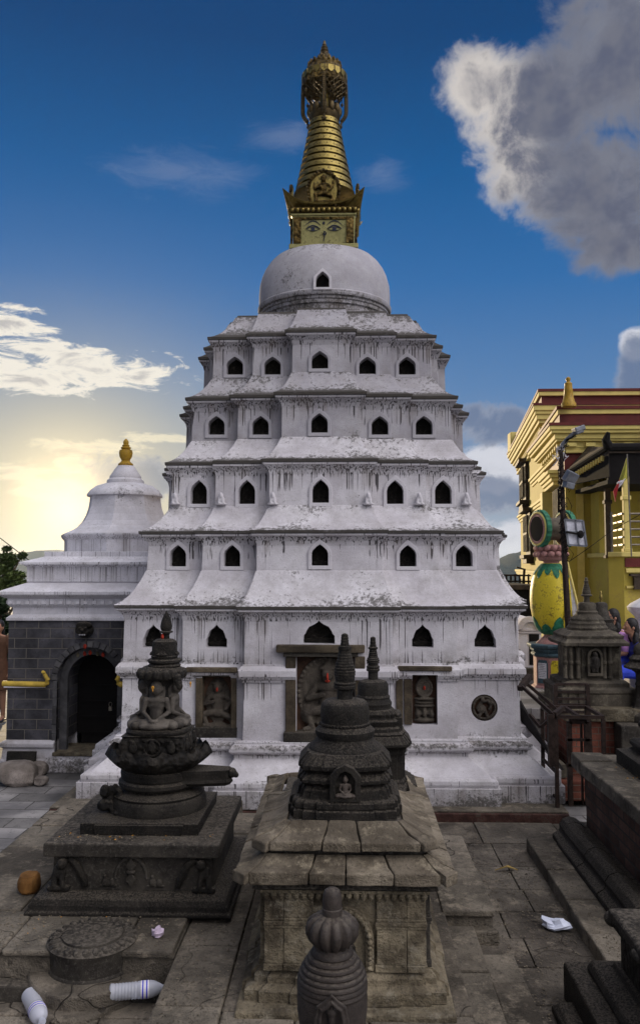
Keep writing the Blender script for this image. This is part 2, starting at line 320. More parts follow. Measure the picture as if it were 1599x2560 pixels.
def dancer(m=None):
    m = m or MB()
    m.ell((0, 0, .5), (.13, .08, .2)); m.ell((0, 0, .66), (.18, .08, .09)); m.ell((0, -.03, .84), (.09, .09, .11)); m.ell((0, -.02, .93), (.12, .07, .05)); m.ell((0, 0, .98), (.06, .06, .05))
    m.cap((-.17, 0, .66), (-.28, -.03, .5), .05, .045); m.cap((-.28, -.03, .5), (-.08, -.1, .56), .045, .04)
    m.cap((.17, 0, .66), (.3, -.02, .56), .05, .045); m.cap((.3, -.02, .56), (.18, -.09, .42), .045, .04)
    m.cap((-.06, 0, .34), (-.3, -.05, .3), .085, .06); m.cap((-.3, -.05, .3), (-.22, -.05, .1), .055, .045); m.cap((-.22, -.05, .09), (-.32, -.08, .07), .04)
    m.cap((.06, 0, .34), (.28, -.05, .22), .085, .06); m.cap((.28, -.05, .22), (.34, -.05, .08), .055, .045); m.cap((.34, -.05, .07), (.26, -.09, .06), .04)
    m.ell((0, 0, .33), (.17, .09, .1)); m.ell((0, 0, .03), (.42, .12, .06)); m.ell((.33, .03, .7), (.05, .04, .14)); m.ell((-.33, .03, .62), (.05, .04, .16))
    return m
def xform(m, c, s, rz=0): return m.xf(Matrix.Translation(Vector(c)) @ Matrix.Rotation(rz, 4, 'Z') @ Matrix.Diagonal((s, s, s, 1)))
#SECTION_STUPA
# ================================================================ WHITE STUPA
Zc = 10.5; Xc = at(811, 1410, Zc).x
P1, P2 = .125, .27
def lv(w, y, b1=None, b0=None, p1=P1, p2=P2):
    h = 1.5
    for _ in range(12): h = w*mpp(Zc-h, y)
    z = zat(y, Zc-h)
    B1 = b1*mpp(Zc-h-p1, y); B0 = b0*mpp(Zc-h-p2, y)
    return [z, h, B1, B0, p1, p2]
ST = thing('white_stupa', 'tall tiered white stupa with gilded spire in the middle of the court', 'stupa', (Xc, Zc, 0))
def rings(levels): return [redent(Xc, Zc, *l[:6]) for l in levels]
def lerp(a, b, t): return [x+(y-x)*t for x, y in zip(a, b)]
def sh(l, dz=0, dh=0):
    l = list(l); l[0] += dz; l[1] += dh; l[2] += dh; l[3] += dh; return l
# slab
slabz = .08
mb = MB(); mb.bx(at(122, 2014, 7.85).x, at(1422, 2014, 7.85).x, 7.85, 13.2, -.16, slabz); mb.build('slab', 'redkerb', ST, bevel=.012)
mb = MB(); mb.bx(at(123, 2014, 7.85).x, at(1421, 2014, 7.85).x, 7.86, 13.1, slabz, slabz+.018); mb.build('slab_top', 'slab', ST, bevel=.006)
# stepped base
pb = lambda w, y, k1=.745, k0=.43: lv(w, y, w*k1, w*k0, .125, .27)
L = [pb(612, 2000), pb(612, 1961)]; L[0][0] = slabz+.01
L += [sh(pb(599, 1961), .0), pb(603, 1953), pb(601, 1943), pb(590, 1936), pb(577, 1936), pb(575, 1933)]
a = pb(575, 1933); b = pb(517, 1884, .72, .41)
L += [b, sh(b, .045), sh(b, .05, .02), sh(b, .075, .045), sh(b, .11, .045), sh(b, .135, .015), sh(b, .14, 0), sh(b, .165, .0), sh(b, .17, -.03)]
mb = MB(); mb.loft(rings(L), moss=[.7, .25, .3, .15, .15, .3, .25, .12, .15, .6, .5, .3, .7, .6, .3, .1, .3], drip=[.1, .35, 0, .1, .1, 0, 0, 0, 0, .3, .2, 0, .2, .3, 0, .1, .1], warm=[1, .7, .5, .5, .5, .4, .2, .1, .3, .9, .6, .3, .8, .8, .4, .3, .2])
base = mb.build('stepped_base', 'plaster', ST, bevel=.006); zb = L[-1][0]
# small weep holes in the base slope
wz = lambda px, py, Y: at(px, py, Y)
# storeys: (eave w,y,b1,b0), (wall top w,b1,b0), (wall bottom w,y,b1,b0)
E = [None, (518, 1513, 365, 207), (457, 1327, 317, 174), (392, 1154, 271, 148), (342, 991, 230, 117), (287, 839, 190, 91)]
Wt = [None, (491, 342, 184), (431, 293, 156), (373, 262, 126), (322, 207, 96), (271, 171, 71)]
Wb = [None, (500, 1843, 345, 190), (436, 1428, 296, 157), (376, 1269, 264, 127), (325, 1103, 209, 97), (273, 945, 172, 72)]
walls = []; roofs = []; HW = lv(499, 1740, 1, 1)[1]
lvE = [None]+[lv(e[0], e[1], e[2], e[3]) for e in E[1:]]
lvB = [None]+[lv(w[0], w[1], w[2], w[3]) for w in Wb[1:]]
lvB[1][0] = zb
for k in range(1, 6):
    e = lvE[k]; wt = lv(Wt[k][0], E[k][1]+22, Wt[k][1], Wt[k][2]); wt[0] = e[0]-.16
    top = list(wt); top[0] = e[0]-.045
    lvls = [lvB[k]]; dr = [.02]; ms = [.3]; wm = [.6]
    if k == 1:
        zt = zat(1696, Zc-HW-.02); zt2 = zat(1658, Zc-HW-.02)
        m1 = lerp(lvB[1], wt, (zt-lvB[1][0])/(wt[0]-lvB[1][0])); m2 = lerp(lvB[1], wt, (zt2-lvB[1][0])/(wt[0]-lvB[1][0]))
        hh = zt2-zt
        lvls += [sh(m1, -.2), sh(m1, -.012), sh(m1, -.008, .02), sh(m1, .012, .022), sh(m1, .016, .035), sh(m1, hh*.35, .06), sh(m1, hh*.7, .058), sh(m1, hh*.95, .03), sh(m2, 0, .015), sh(m2, .012, .014), sh(m2, .016, 0), sh(m2, .1)]
        dr += [.0, .6, .3, .3, .8, .7, .1, 0, .1, .2, .5, .1]; ms += [0, .1, .2, .3, .5, .3, .1, .1, .3, .4, .5, .1]; wm += [.1, .3, .5, .5, .8, .6, .3, .3, .6, .8, .9, .5]
    mid = lerp(lvls[-1], wt, .45); lvls += [mid, wt]; dr += [.05 if k > 1 else .35, .75 if k > 1 else 1]; ms += [0, .1]; wm += [.1, .25]
    # cove under the eave
    c1 = sh(wt, .05, .012); c2 = sh(wt, .09, .04); c3 = lerp(wt, e, .8); c3[0] = e[0]-.055; c4 = lerp(wt, e, .8); c4[0] = e[0]-.02
    lvls += [c1, c2, c3, c4]; dr += [.95, 1, .2, .0]; ms += [0, 0, .0, .0]; wm += [.3, .3, .2, .5]
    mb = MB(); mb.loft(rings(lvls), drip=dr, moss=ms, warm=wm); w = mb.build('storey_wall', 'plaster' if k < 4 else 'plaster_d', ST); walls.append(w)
    # roof
    if k < 5: t = sh(lvB[k+1], 0, .01); t[0] += .0
    else: t = lv(217, 791, 160, 60); 
    lo = sh(e, -.05, -.02); lp = [sh(e, -.035, -.012), sh(e, -.03, 0), e]; 
    lp[0][0] = e[0]-.035; rl = [sh(e, -.035, -.02), sh(e, -.033, -.003), sh(e, -.004, 0)]
    cur = [e]
    for q in (.06, .14, .24, .36, .5, .66, .83, 1):
        x = lerp(e, t, q); x[0] = e[0]+(t[0]-e[0])*(.27*q+.73*q**2.2); cur.append(x)
    if k < 5: cur.append(sh(t, .02, -.02))
    allr = rl+cur
    mo = [.8, 1.0, .95, .9, .85, .78, .66, .5, .36, .25, .25, .45]; 
    if k < 5: mo.append(.4)
    mo = [x if i_ < 3 else x*(.62+.2*(k-1)) for i_, x in enumerate(mo)]
    mb = MB(); mb.loft(rings(allr), moss=mo, drip=[0]*len(allr), warm=[.9, .9, .8]+[.35]*(len(allr)-3))
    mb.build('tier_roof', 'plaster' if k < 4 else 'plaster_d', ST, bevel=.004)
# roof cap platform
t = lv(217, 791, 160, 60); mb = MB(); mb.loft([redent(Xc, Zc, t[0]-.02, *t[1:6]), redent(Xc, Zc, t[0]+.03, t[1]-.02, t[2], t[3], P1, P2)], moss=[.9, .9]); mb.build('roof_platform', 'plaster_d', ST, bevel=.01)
# niches ------------------------------------------------------------
def arch(w, hbody, tip, kind=0):
    h = w/2
    if kind == 0: return [(-h, 0), (h, 0), (h, hbody), (h*.86, hbody+tip*.36), (h*.45, hbody+tip*.72), (0, hbody+tip), (-h*.45, hbody+tip*.72), (-h*.86, hbody+tip*.36), (-h, hbody)]
    return [(-h, 0), (h, 0), (h, hbody*.62), (h*.86, hbody*.8), (h*.8, hbody), (h*.62, hbody+tip*.4), (h*.3, hbody+tip*.62), (h*.12, hbody+tip*.8), (0, hbody+tip), (-h*.12, hbody+tip*.8), (-h*.3, hbody+tip*.62), (-h*.62, hbody+tip*.4), (-h*.8, hbody), (-h*.86, hbody*.8), (-h, hbody*.62)]
NX = [None, (383, 541, 797, 1056, 1212), (445, 580, 799, 1019, 1159), (497, 617, 801, 987, 1107), (541, 651, 798, 949, 1059), (587, 681, 799, 918, 1017)]
NY = [None, (1619, 1560), (1416, 1362), (1260, 1200), (1087, 1040), (937, 892)]
NC = [None, (1610, 1551), (1414, 1360), (1257, 1198), (1082, 1033), (922, 878)]
def ringmesh(o, i, mapf, d0, d1):
    """extruded frame between two outlines with the same vertex count"""
    m = MB(); n = len(o); A = [[mapf(u, v, d) for u, v in q] for q in (o, i) for d in (d0, d1)]; vs = [p for a in A for p in a]; fs = []
    for j in range(n):
        k = (j+1) % n; fs += [(n+j, n+k, 3*n+k, 3*n+j), (j, k, n+k, n+j), (2*n+j, 2*n+k, 3*n+k, 3*n+j), (j, k, 2*n+k, 2*n+j)]
    return m.add(vs, fs)
statue_src = None; frame_src = {}
for k in range(1, 6):
    cut = MB(); place = []
    for i in range(5):
        e = lvB[k]; t = (i in (1, 3))*P1+(i == 2)*P2
        y0, y1 = (NC if i == 2 else NY)[k]
        # wall plane depth at niche height: interpolate wall h
        wt = lv(Wt[k][0], E[k][1]+22, Wt[k][1], Wt[k][2])
        zz = zat((y0+y1)/2, Zc-e[1]-t); q = (zz-lvB[k][0])/(wt[0]-lvB[k][0]); h = lvB[k][1]+(wt[1]-lvB[k][1])*q
        pl = at(NX[k][i], y0, Zc-h-t); ptop = at(NX[k][i], y1, Zc-h-t)
        hgt = ptop.z-pl.z; wd = ((79 if i == 2 else 53) if k == 1 else 42)*mpp(Zc-h-t, y0)
        place.append((pl.x-Xc, h+t, pl.z, wd, hgt))
    for side in (0, 1, 3):
        rm = Matrix.Translation((Xc, Zc, 0)) @ Matrix.Rotation(side*PI/2, 4, 'Z')
        for i, (u, d, z, wd, hg) in enumerate(place):
            A = arch(wd, hg*.55, hg*.45, 1 if k == 1 else 0)
            c = MB(); c.prism(A, lambda a_, b_, dd: rm @ Vector((u+a_, -d+dd, z+b_)), -.2, .17); cut.join(c)
            if side == 0 or k > 1:
                pass
            if k > 1:
                key = (k, i); 
                if key not in frame_src:
                    g = .035; O = [(-wd/2-g, -g*1.1), (wd/2+g, -g*1.1), (wd/2+g, hg*.5), (wd/2+g*.9, hg*.66), (wd*.3+g, hg*.86+g*.3), (0, hg+g*1.5), (-wd*.3-g, hg*.86+g*.3), (-wd/2-g*.9, hg*.66), (-wd/2-g, hg*.5)]
                    f = ringmesh(O, arch(wd*.98, hg*.55, hg*.44), lambda a_, b_, dd: Vector((a_, dd, b_)), -.018, .012)
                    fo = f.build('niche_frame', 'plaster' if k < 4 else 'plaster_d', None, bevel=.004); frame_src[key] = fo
                    ob = fo
                else: ob = frame_src[key].copy(); COL.objects.link(ob)
                ob.parent = ST; ob.location = Matrix.Rotation(side*PI/2, 4, 'Z') @ Vector((u, -d, z)); ob.rotation_euler = (0, 0, side*PI/2); ob['_o'] = tuple(ST['_o'])
            # statue on a black back panel that paints in the niche shade
            if statue_src is None:
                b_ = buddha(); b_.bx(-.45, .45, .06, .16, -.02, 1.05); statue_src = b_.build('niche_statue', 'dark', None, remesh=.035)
                so = statue_src
            else: so = statue_src.copy(); COL.objects.link(so)
            so.parent = ST; so.location = Matrix.Rotation(side*PI/2, 4, 'Z') @ Vector((u, -d+.125, z+.005)); so.rotation_euler = (0, 0, side*PI/2)
            ss = min(wd*.85, hg*.75); so.scale = (wd*1.08, ss*.5, hg*.95)
    if k == 1:
        # carved panels in the ground storey and the round medallion
        hw = HW
        PAN = [(740, 886, 1640, 1850, P2), (505, 578, 1690, 1832, P1), (1030, 1092, 1686, 1812, P1)]
        for x0, x1, ya, yb, t in PAN:
            a = at(x0, yb, Zc-hw-t); b = at(x1, ya, Zc-hw-t); cut.bx(a.x, b.x, Zc-hw-t-.2, Zc-hw-t+.14, a.z, b.z)
        c = at(1210, 1770, Zc-hw); rr = 33*mpp(Zc-hw, 1770)
        cc = MB(); cc.prism([(c.x+x, c.z+y) for x, y in circ(28, rr)], lambda a_, b_, dd: Vector((a_, dd, b_)), Zc-hw-.2, Zc-hw+.06); cut.join(cc)
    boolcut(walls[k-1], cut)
# panels
def relief_panel(x0, x1, ya, yb, t, kind):
    Y = Zc-HW-t; a = at(x0, yb, Y); b = at(x1, ya, Y); w = b.x-a.x; h = b.z-a.z; cx = (a.x+b.x)/2
    m = MB(); m.bx(a.x-.02, b.x+.02, Y+.10, Y+.16, a.z-.02, b.z+.02); pa = m.build('relief_panel', 'panel', ST)
    if kind == 'small':
        m = xform(dancer(), (cx, Y+.08, a.z+.03), h*.86); m.prism([(cx+x*w*.44, a.z+h*.55+y*h*.40) for x, y in circ(20, 1)], lambda u, v, d: Vector((u, d, v)), Y+.085, Y+.12)
        m.ell((cx, Y+.08, a.z+.05), (w*.44, .05, .045)); m.build('relief_figure', 'relief', pa, remesh=.007)
        m = MB(); m.ell((cx, Y+.012, a.z+h*.76), (.012, .012, .022)); m.build('vermilion_mark', 'verm', pa)
    elif kind == 'big':
        m = xform(dancer(), (cx+.02, Y+.08, a.z+.05), h*.84); m.prism([(cx+x*w*.5, a.z+h*.56+y*h*.42) for x, y in circ(24, 1)], lambda u, v, d: Vector((u, d, v)), Y+.085, Y+.115)
        for i in range(40):
            q = 2*PI*i/40; m.ell((cx+math.cos(q)*w*.47, Y+.08, a.z+h*.56+math.sin(q)*h*.40), .018)
        m.ell((cx, Y+.08, a.z+.05), (w*.46, .06, .05)); m.ell((cx-w*.3, Y+.07, a.z+h*.3), (.08, .05, .1)); m.ell((cx+w*.33, Y+.07, a.z+h*.28), (.07, .05, .1)); m.build('relief_figure', 'relief', pa, remesh=.008)
        m = MB(); m.ell((cx+.02, Y-.012, a.z+h*.74), (.012, .012, .05)); m.ell((cx+.02, Y-.005, a.z+h*.70), (.026, .012, .012)); m.build('vermilion_mark', 'verm', pa)
    else:
        m = MB(); m.prism([(cx+x*w*.34, a.z+h*.72+y*h*.2) for x, y in [(math.cos(q)*(1 if math.sin(q) < .6 else .8), math.sin(q)*(1.0 if math.sin(q) < .7 else 1.25)) for q in [2*PI*i/24 for i in range(24)]]], lambda u, v, d: Vector((u, d, v)), Y+.04, Y+.12)
        m.tube([(cx+w*.30*math.cos(q), Y+.04, a.z+h*.72+h*.18*math.sin(q)) for q in [2*PI*i/20 for i in range(20)]], .012, 6, True)
        for zz, ww, hh in ((.50, .44, .03), (.42, .38, .02), (.36, .44, .03), (.08, .44, .055)): m.ell((cx, Y+.07, a.z+h*zz), (w*ww, .06, h*hh))
        m.bx(cx-w*.36, cx+w*.36, Y+.06, Y+.12, a.z+.02, a.z+h*.5); m.ell((cx, Y+.05, a.z+h*.22), (w*.1, .04, h*.13))
        for k in (-1, 1):
            m.tube([(cx+k*w*(.2+.012*i*math.cos(i*.9)), Y+.045, a.z+h*(.22+.01*i*math.sin(i*.9))) for i in range(9)], .014, 6); m.ell((cx+k*w*.27, Y+.05, a.z+h*.2), (w*.11, .04, h*.08))
        m.build('relief_figure', 'relief', pa, remesh=.007); m = MB(); m.ell((cx, Y+.034, a.z+h*.72), (.012, .012, .022)); m.build('vermilion_mark', 'verm', pa)
    return pa
relief_panel(740, 886, 1640, 1850, P2, 'big'); relief_panel(505, 578, 1690, 1832, P1, 'small'); relief_panel(1030, 1092, 1686, 1812, P1, 'flame')
def pbox(m, x0, x1, ya, yb, Y0, Y1, jit=0):
    a = at(x0, yb, Y0); b = at(x1, ya, Y0); return m.bx(a.x, b.x, Y0, Y1, a.z, b.z, jit)
Yc = Zc-HW-P2; Yi = Zc-HW-P1
for (x0, x1, ya, yb, Y) in ((690, 912, 1614, 1640, Yc), (463, 592, 1669, 1690, Yi), (995, 1130, 1667, 1686, Yi)):
    m = MB(); pbox(m, x0, x1, ya, yb-8, Y-.075, Y+.06, .004); m.build('stone_lintel', 'oldst', ST, bevel=.01, disp=.012)
    m = MB(); pbox(m, x0+18, x1-18, yb-8, yb+2, Y-.045, Y+.06, .003); m.build('lintel_moulding', 'greyd', ST, bevel=.005)
for u0, u1 in ((713, 739), (887, 912)): m = MB(); pbox(m, u0, u1, 1642, 1832, Yc-.03, Yc+.1); m.build('door_jamb', 'oldst', ST, bevel=.008)
m = MB(); pbox(m, 708, 912, 1832, 1856, Yc-.05, Yc+.1, .006); m.build('door_sill', 'greyd', ST, bevel=.012, disp=.03)
for u0, u1 in ((488, 506), (577, 591)): m = MB(); pbox(m, u0, u1, 1692, 1820, Yi-.025, Yi+.1); m.build('panel_jamb', 'oldst', ST, bevel=.006)
m = MB(); pbox(m, 488, 591, 1819, 1847, Yi-.03, Yi+.1, .006); m.build('panel_sill', 'greyd', ST, bevel=.01, disp=.02)
for u0, u1 in ((990, 1006), (1010, 1029)): m = MB(); pbox(m, u0, u1, 1688, 1812, Yi-.02, Yi+.1); m.build('panel_jamb', 'oldst', ST, bevel=.006)
c = at(1210, 1770, Zc-HW); rr = 33*mpp(Zc-HW, 1770)
m = MB(); m.prism([(c.x+x, c.z+y) for x, y in circ(28, rr*1.02)], lambda u, v, d: Vector((u, d, v)), Zc-HW+.04, Zc-HW+.10); md = m.build('medallion', 'panel', ST)
m = MB(); Y = Zc-HW+.02
m.tube([(c.x+rr*.82*math.cos(q), Y, c.z+rr*.82*math.sin(q)) for q in [2*PI*i/24 for i in range(24)]], .014, 6, True)
m.ell((c.x-.03, Y, c.z-.01), (.055, .03, .045), (0, .5, 0)); m.cap((c.x-.05, Y-.01, c.z+.02), (c.x-.02, Y-.01, c.z+.07), .022, .014); m.ell((c.x-.015, Y-.02, c.z+.075), .024); m.cap((c.x-.02, Y, c.z-.04), (c.x-.06, Y, c.z-.085), .016); m.cap((c.x+.01, Y, c.z-.03), (c.x+.03, Y, c.z-.085), .016)
m.tube([(c.x+.02+.045*math.cos(q), Y-.005, c.z+.02+.05*math.sin(q)) for q in [-1+i*.35 for i in range(10)]], .016, 6); m.ell((c.x+.07, Y, c.z+.05), .025)
m.build('relief_animal', 'relief', md, remesh=.006)
# corner lions of the third storey
lion = MB(); lion.ell((0, 0, .05), (.05, .05, .05)); lion.ell((0, -.02, .1), (.03, .04, .04)); lion.cap((-.03, -.04, .02), (-.02, -.03, .09), .016); lion.cap((.03, -.04, .02), (.02, -.03, .09), .016); lion.ell((0, 0, .01), (.08, .06, .015)); lo_ = None
for px, t in ((438, 0), (553, P1), (682, P2), (920, P2), (1047, P1), (1165, 0)):
    p = at(px, 1262, Zc-lvB[3][1]-t-.03)
    if lo_ is None: lo_ = lion.build('corner_lion', 'plaster', None, remesh=.008); o = lo_
    else: o = lo_.copy(); COL.objects.link(o)
    o.parent = ST; o.location = p-Vector((Xc, Zc, 0)); o.scale = (.8, .8, .95)
# dome --------------------------------------------------------------
def pxprof(prof, Z): return [(w*mpp(Z, y), zat(y, Z)) for w, y in prof]
zt = lv(217, 791, 160, 60)[0]
pr = pxprof([(152, 840), (152, 806), (156, 803), (156, 796), (159, 794), (159, 789), (164, 787), (166, 783), (166, 777), (163, 774), (163, 745), (161, 722), (155, 700), (148, 682), (137, 662), (125, 644), (105, 628), (84, 613), (60, 607), (30, 604), (0, 603)], Zc)
pr[0] = (pr[0][0], zt-.1)
for i_, g_ in ((12, .03), (13, .1), (14, .22), (15, .4), (16, .62), (17, .85), (18, .95), (19, 1), (20, 1)):
    y_ = [722, 700, 682, 662, 644, 628, 613, 607, 604, 603][i_-11]; pr[i_] = (pr[i_][0]+.0, zat(y_, Zc-.29*g_)+.05*g_-.125*g_)
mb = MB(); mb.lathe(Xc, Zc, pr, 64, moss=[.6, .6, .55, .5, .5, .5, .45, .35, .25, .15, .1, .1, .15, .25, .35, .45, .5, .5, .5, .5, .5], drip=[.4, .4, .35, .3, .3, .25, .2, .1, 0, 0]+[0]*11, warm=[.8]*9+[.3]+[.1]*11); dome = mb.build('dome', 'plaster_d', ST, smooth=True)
Yn = Zc-164*mpp(Zc, 700)
m = MB(); a = at(806, 719, Yn); wd = 34*mpp(Yn, 700); hg = 41*mpp(Yn, 700)
A = arch(wd, hg*.5, hg*.5); m.prism([(a.x+x, a.z+z) for x, z in A], lambda u, v, d: Vector((u, d, v)), Yn-.03, Yn+.12)
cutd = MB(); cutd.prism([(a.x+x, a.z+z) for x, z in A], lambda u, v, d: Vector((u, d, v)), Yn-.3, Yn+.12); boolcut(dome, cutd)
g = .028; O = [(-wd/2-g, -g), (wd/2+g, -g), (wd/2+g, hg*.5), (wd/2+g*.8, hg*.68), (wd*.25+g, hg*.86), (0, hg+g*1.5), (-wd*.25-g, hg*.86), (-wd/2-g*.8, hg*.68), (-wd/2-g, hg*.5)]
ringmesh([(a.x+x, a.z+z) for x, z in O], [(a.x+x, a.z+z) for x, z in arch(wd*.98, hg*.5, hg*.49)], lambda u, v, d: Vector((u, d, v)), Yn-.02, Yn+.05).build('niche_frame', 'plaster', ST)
m = MB(); m.prism([(a.x+x*1.1, a.z+z*1.05) for x, z in A], lambda u, v, d: Vector((u, d, v)), Yn+.10, Yn+.13); m.build('niche_back', 'void', ST)  # black sheet paints the recess shade
# harmika -------------------------------------------------------------
hb = .385; yH = Zc-hb; z0 = zat(607, yH)-.04; zp = zat(541, yH); zc = zat(522, yH-.03); ztp = zat(508, yH-.08)
def sq(h, z): return [(Xc-h, Zc-h, z), (Xc+h, Zc-h, z), (Xc+h, Zc+h, z), (Xc-h, Zc+h, z)]
HM = MB(); HM.loft([sq(hb+.05, z0-.04), sq(hb+.05, z0+.015), sq(hb, z0+.02), sq(hb+.015, zp), sq(hb+.03, zp+.01), sq(hb+.03, zp+.035)]); harm = HM.build('harmika', 'goldplate', ST, bevel=.006)
m = MB(); m.loft([sq(hb+.02, zp+.03), sq(hb+.035, zc-.02), sq(hb+.055, zc), sq(hb+.055, zc+.02), sq(hb+.02, zc+.03)]); m.build('harmika_frieze', 'goldd', ST)
m = MB()
for i in range(13):
    for (dx, dy) in ((1, 0), (0, 1)):
        for k in (-1, 1):
            u = (i-6)/6*(hb+.01); v = k*(hb+.045); p = (Xc+u, Zc+v, (zp+zc)/2+.03) if dx else (Xc+v, Zc+u, (zp+zc)/2+.03); m.ell(p, (.028, .028, .028), u=8, w=6)
m.build('frieze_boss', 'gold', ST)
# flared roof plate with upturned corners
m = MB(); n = 8
def flare(h, z, up):
    pts = []
    for k in range(4):
        a = k*PI/2
        for i in range(n):
            u = -1+2*i/n; c = abs(u)**4; x, y = u*h*(1+.10*c*up), -h*(1+.10*c*up); pts.append((Xc+x*math.cos(a)-y*math.sin(a), Zc+x*math.sin(a)+y*math.cos(a), z+up*.17*c))
    return pts
m.loft([flare(hb-.02, zc+.02, 0), flare(hb+.075, ztp-.0, 1), flare(hb+.085, ztp+.02, 1), flare(hb+.03, ztp+.04, .5), flare(.2, ztp+.05, 0)]); m.build('harmika_roof', 'gold', ST)
# carved frames and the painted face on each side
z1 = zp-.01; zw = z1-z0-.03
pxm = 1/760.0
def facepart(side, build):
    rm = Matrix.Translation((Xc, Zc, 0)) @ Matrix.Rotation(side*PI/2, 4, 'Z')
    return build(lambda u, v, d: rm @ Vector((u, -hb-.012-d, v)))
zf = (z0+z1)/2+.015
for side in (0, 1, 3):
    def fr(mp):
        m = MB(); o = hb-.005; i = .285
        for k in (-1, 1): m.prism([(k*o, z0+.03), (k*i, z0+.03), (k*i, z1-.005), (k*o, z1-.005)], mp, 0, .025)
        m.prism([(-i, z1-.005), (i, z1-.005), (i, z1-.035), (-i, z1-.035)], mp, 0, .02); return m.build('carved_border', 'goldd', ST, bevel=.004)
    facepart(side, fr)
    def eye(k):
        def f(mp):
            m = MB(); c = k*.135; w = .092
            top = [(c-w+2*w*t, zf+.015+.058*math.sin(PI*t)**.8) for t in [i/12 for i in range(13)]]; bot = [(c-w+2*w*t, zf+.012+.036*math.sin(PI*t)) for t in [i/12 for i in range(13)]]
            # brow
            br = [(c-w*1.08+2.16*w*t, zf+.062+.05*math.sin(PI*t)) for t in [i/12 for i in range(13)]]; br2 = [(x, z+.016*math.sin(PI*(i+.6)/13.2)) for i, (x, z) in enumerate(br)]
            m.prism(br+br2[::-1], mp, 0, .006)
            up = [(c-w+2*w*t, zf+.018+.036*math.sin(PI*t)) for t in [i/12 for i in range(13)]]; up2 = [(x, z+.012*math.sin(PI*i/12)+.002) for i, (x, z) in enumerate(up)]
            m.prism(up+up2[::-1], mp, 0, .006)
            lo = [(c-w+2*w*t, zf+.018-.03*math.sin(PI*t)) for t in [i/12 for i in range(13)]]; lo2 = [(x, z+.008*math.sin(PI*i/12)+.001) for i, (x, z) in enumerate(lo)]
            m.prism(lo2+lo[::-1], mp, 0, .006)
            m.prism([(c+x, zf+.02+y) for x, y in circ(14, .026)], mp, 0, .005)
            m.prism([(c-w*.9, zf+.018), (c-.02, zf+.04), (c-.02, zf+.046), (c-w*.6, zf+.036)], mp, 0, .005); m.prism([(c+w*.9, zf+.018), (c+.02, zf+.04), (c+.02, zf+.046), (c+w*.6, zf+.036)], mp, 0, .005)
            return m.build('painted_eye', 'black', ST)
        return f
    facepart(side, eye(-1)); facepart(side, eye(1))
    def nose(mp):
        m = MB(); pts = [mp(.006+r_*math.cos(q), zf-.045+r_*math.sin(q), .004) for q, r_ in [(PI/2+i*.45, .004+.0019*i) for i in range(15)]]
        pts += [mp(.012, zf-.09, .004), mp(.002, zf-.115, .004), mp(0, zf-.14, .004)]; m.tube(pts, .0065, 6)
        return m.build('painted_nose_curl', 'black', ST)
    facepart(side, nose)
    facepart(side, lambda mp: MB().prism([(x, zf+.092+y) for x, y in circ(14, .018)], mp, 0, .006).build('painted_forehead_dot', 'black', ST))
# torana shields
for side in range(4):
    rm = Matrix.Translation((Xc, Zc, 0)) @ Matrix.Rotation(side*PI/2, 4, 'Z'); zb_ = ztp+.0; hgt = zat(424, Zc-hb-.05)-zb_; wd = .205
    out = [(-wd*.72, 0), (wd*.72, 0), (wd*.95, hgt*.25), (wd, hgt*.5), (wd*.86, hgt*.72), (wd*.5, hgt*.9), (0, hgt), (-wd*.5, hgt*.9), (-wd*.86, hgt*.72), (-wd, hgt*.5), (-wd*.95, hgt*.25)]
    mp = lambda u, v, d: rm @ Vector((u, -hb-.02-d+v*.05*0, zb_+v))
    m = MB(); m.prism([(u*.86, v*.95) for u, v in out], mp, 0, .02)
    sh_ = m.build('torana_shield', 'gold', ST, bevel=.005)
    m = MB(); pts = [mp(u*.95, v*.98, .025) for u, v in out[1:]+out[:1]]; m.tube(pts, .02, 6)
    for i in range(26):
        t = i/26*(len(out)-1); j = int(t); q = t-j; oo = out[1:]+out[:1]; u = oo[j][0]*(1-q)+oo[j+1][0]*q if j+1 < len(oo) else oo[j][0]; v = oo[j][1]*(1-q)+oo[j+1][1]*q if j+1 < len(oo) else oo[j][1]
        m.ell(mp(u*.98, v*1.0, .03), .022, u=7, w=5)
    m.build('beaded_rim', 'goldd', sh_)
    m = xform(dancer(), (0, 0, 0), hgt*.8); m.xf(rm @ Matrix.Translation((0, -hb-.05, zb_+.02))); m.build('shield_figure', 'goldd', sh_, remesh=.008)
# ringed spire
m = MB(); zs0 = zat(492, Zc); zs1 = zat(303, Zc); nR = 11; r0 = 76*mpp(Zc, 480); r1 = 36*mpp(Zc, 303)
for i in range(nR):
    t0 = i/nR; t1 = (i+1)/nR; rr = lambda t: r0+(r1-r0)*t**.92
    a = rr(t0); b = rr(t0*.25+t1*.75); za = zs0+(zs1-zs0)*t0; zb2 = zs0+(zs1-zs0)*(t0*.22+t1*.78); zc2 = zs0+(zs1-zs0)*t1
    m.lathe(Xc, Zc, [(a*.88, za), (a, za+.006), (a*1.0, za+.012), (b, zb2-.012), (b*.99, zb2), (b*.88, zb2+.003), (b*.87, zc2+.002)], 48)
spire = m.build('ringed_spire', 'gold', ST, smooth=True)
m = MB()
for i in range(nR):
    t = (i+.45)/nR; r_ = (r0+(r1-r0)*t**.92)*1.0; z_ = zs0+(zs1-zs0)*t
    for j in range(10): q = -PI/2+(j-4.5)*.32+(i % 2)*.16; m.ell((Xc+r_*math.cos(q), Zc+r_*math.sin(q), z_), .008, u=6, w=4)
m.build('rivet', 'bronze', spire)
m = MB(); pr = pxprof([(34, 306), (38, 300), (40, 292), (36, 284), (30, 280), (20, 278)], Zc); m.lathe(Xc, Zc, pr, 32)
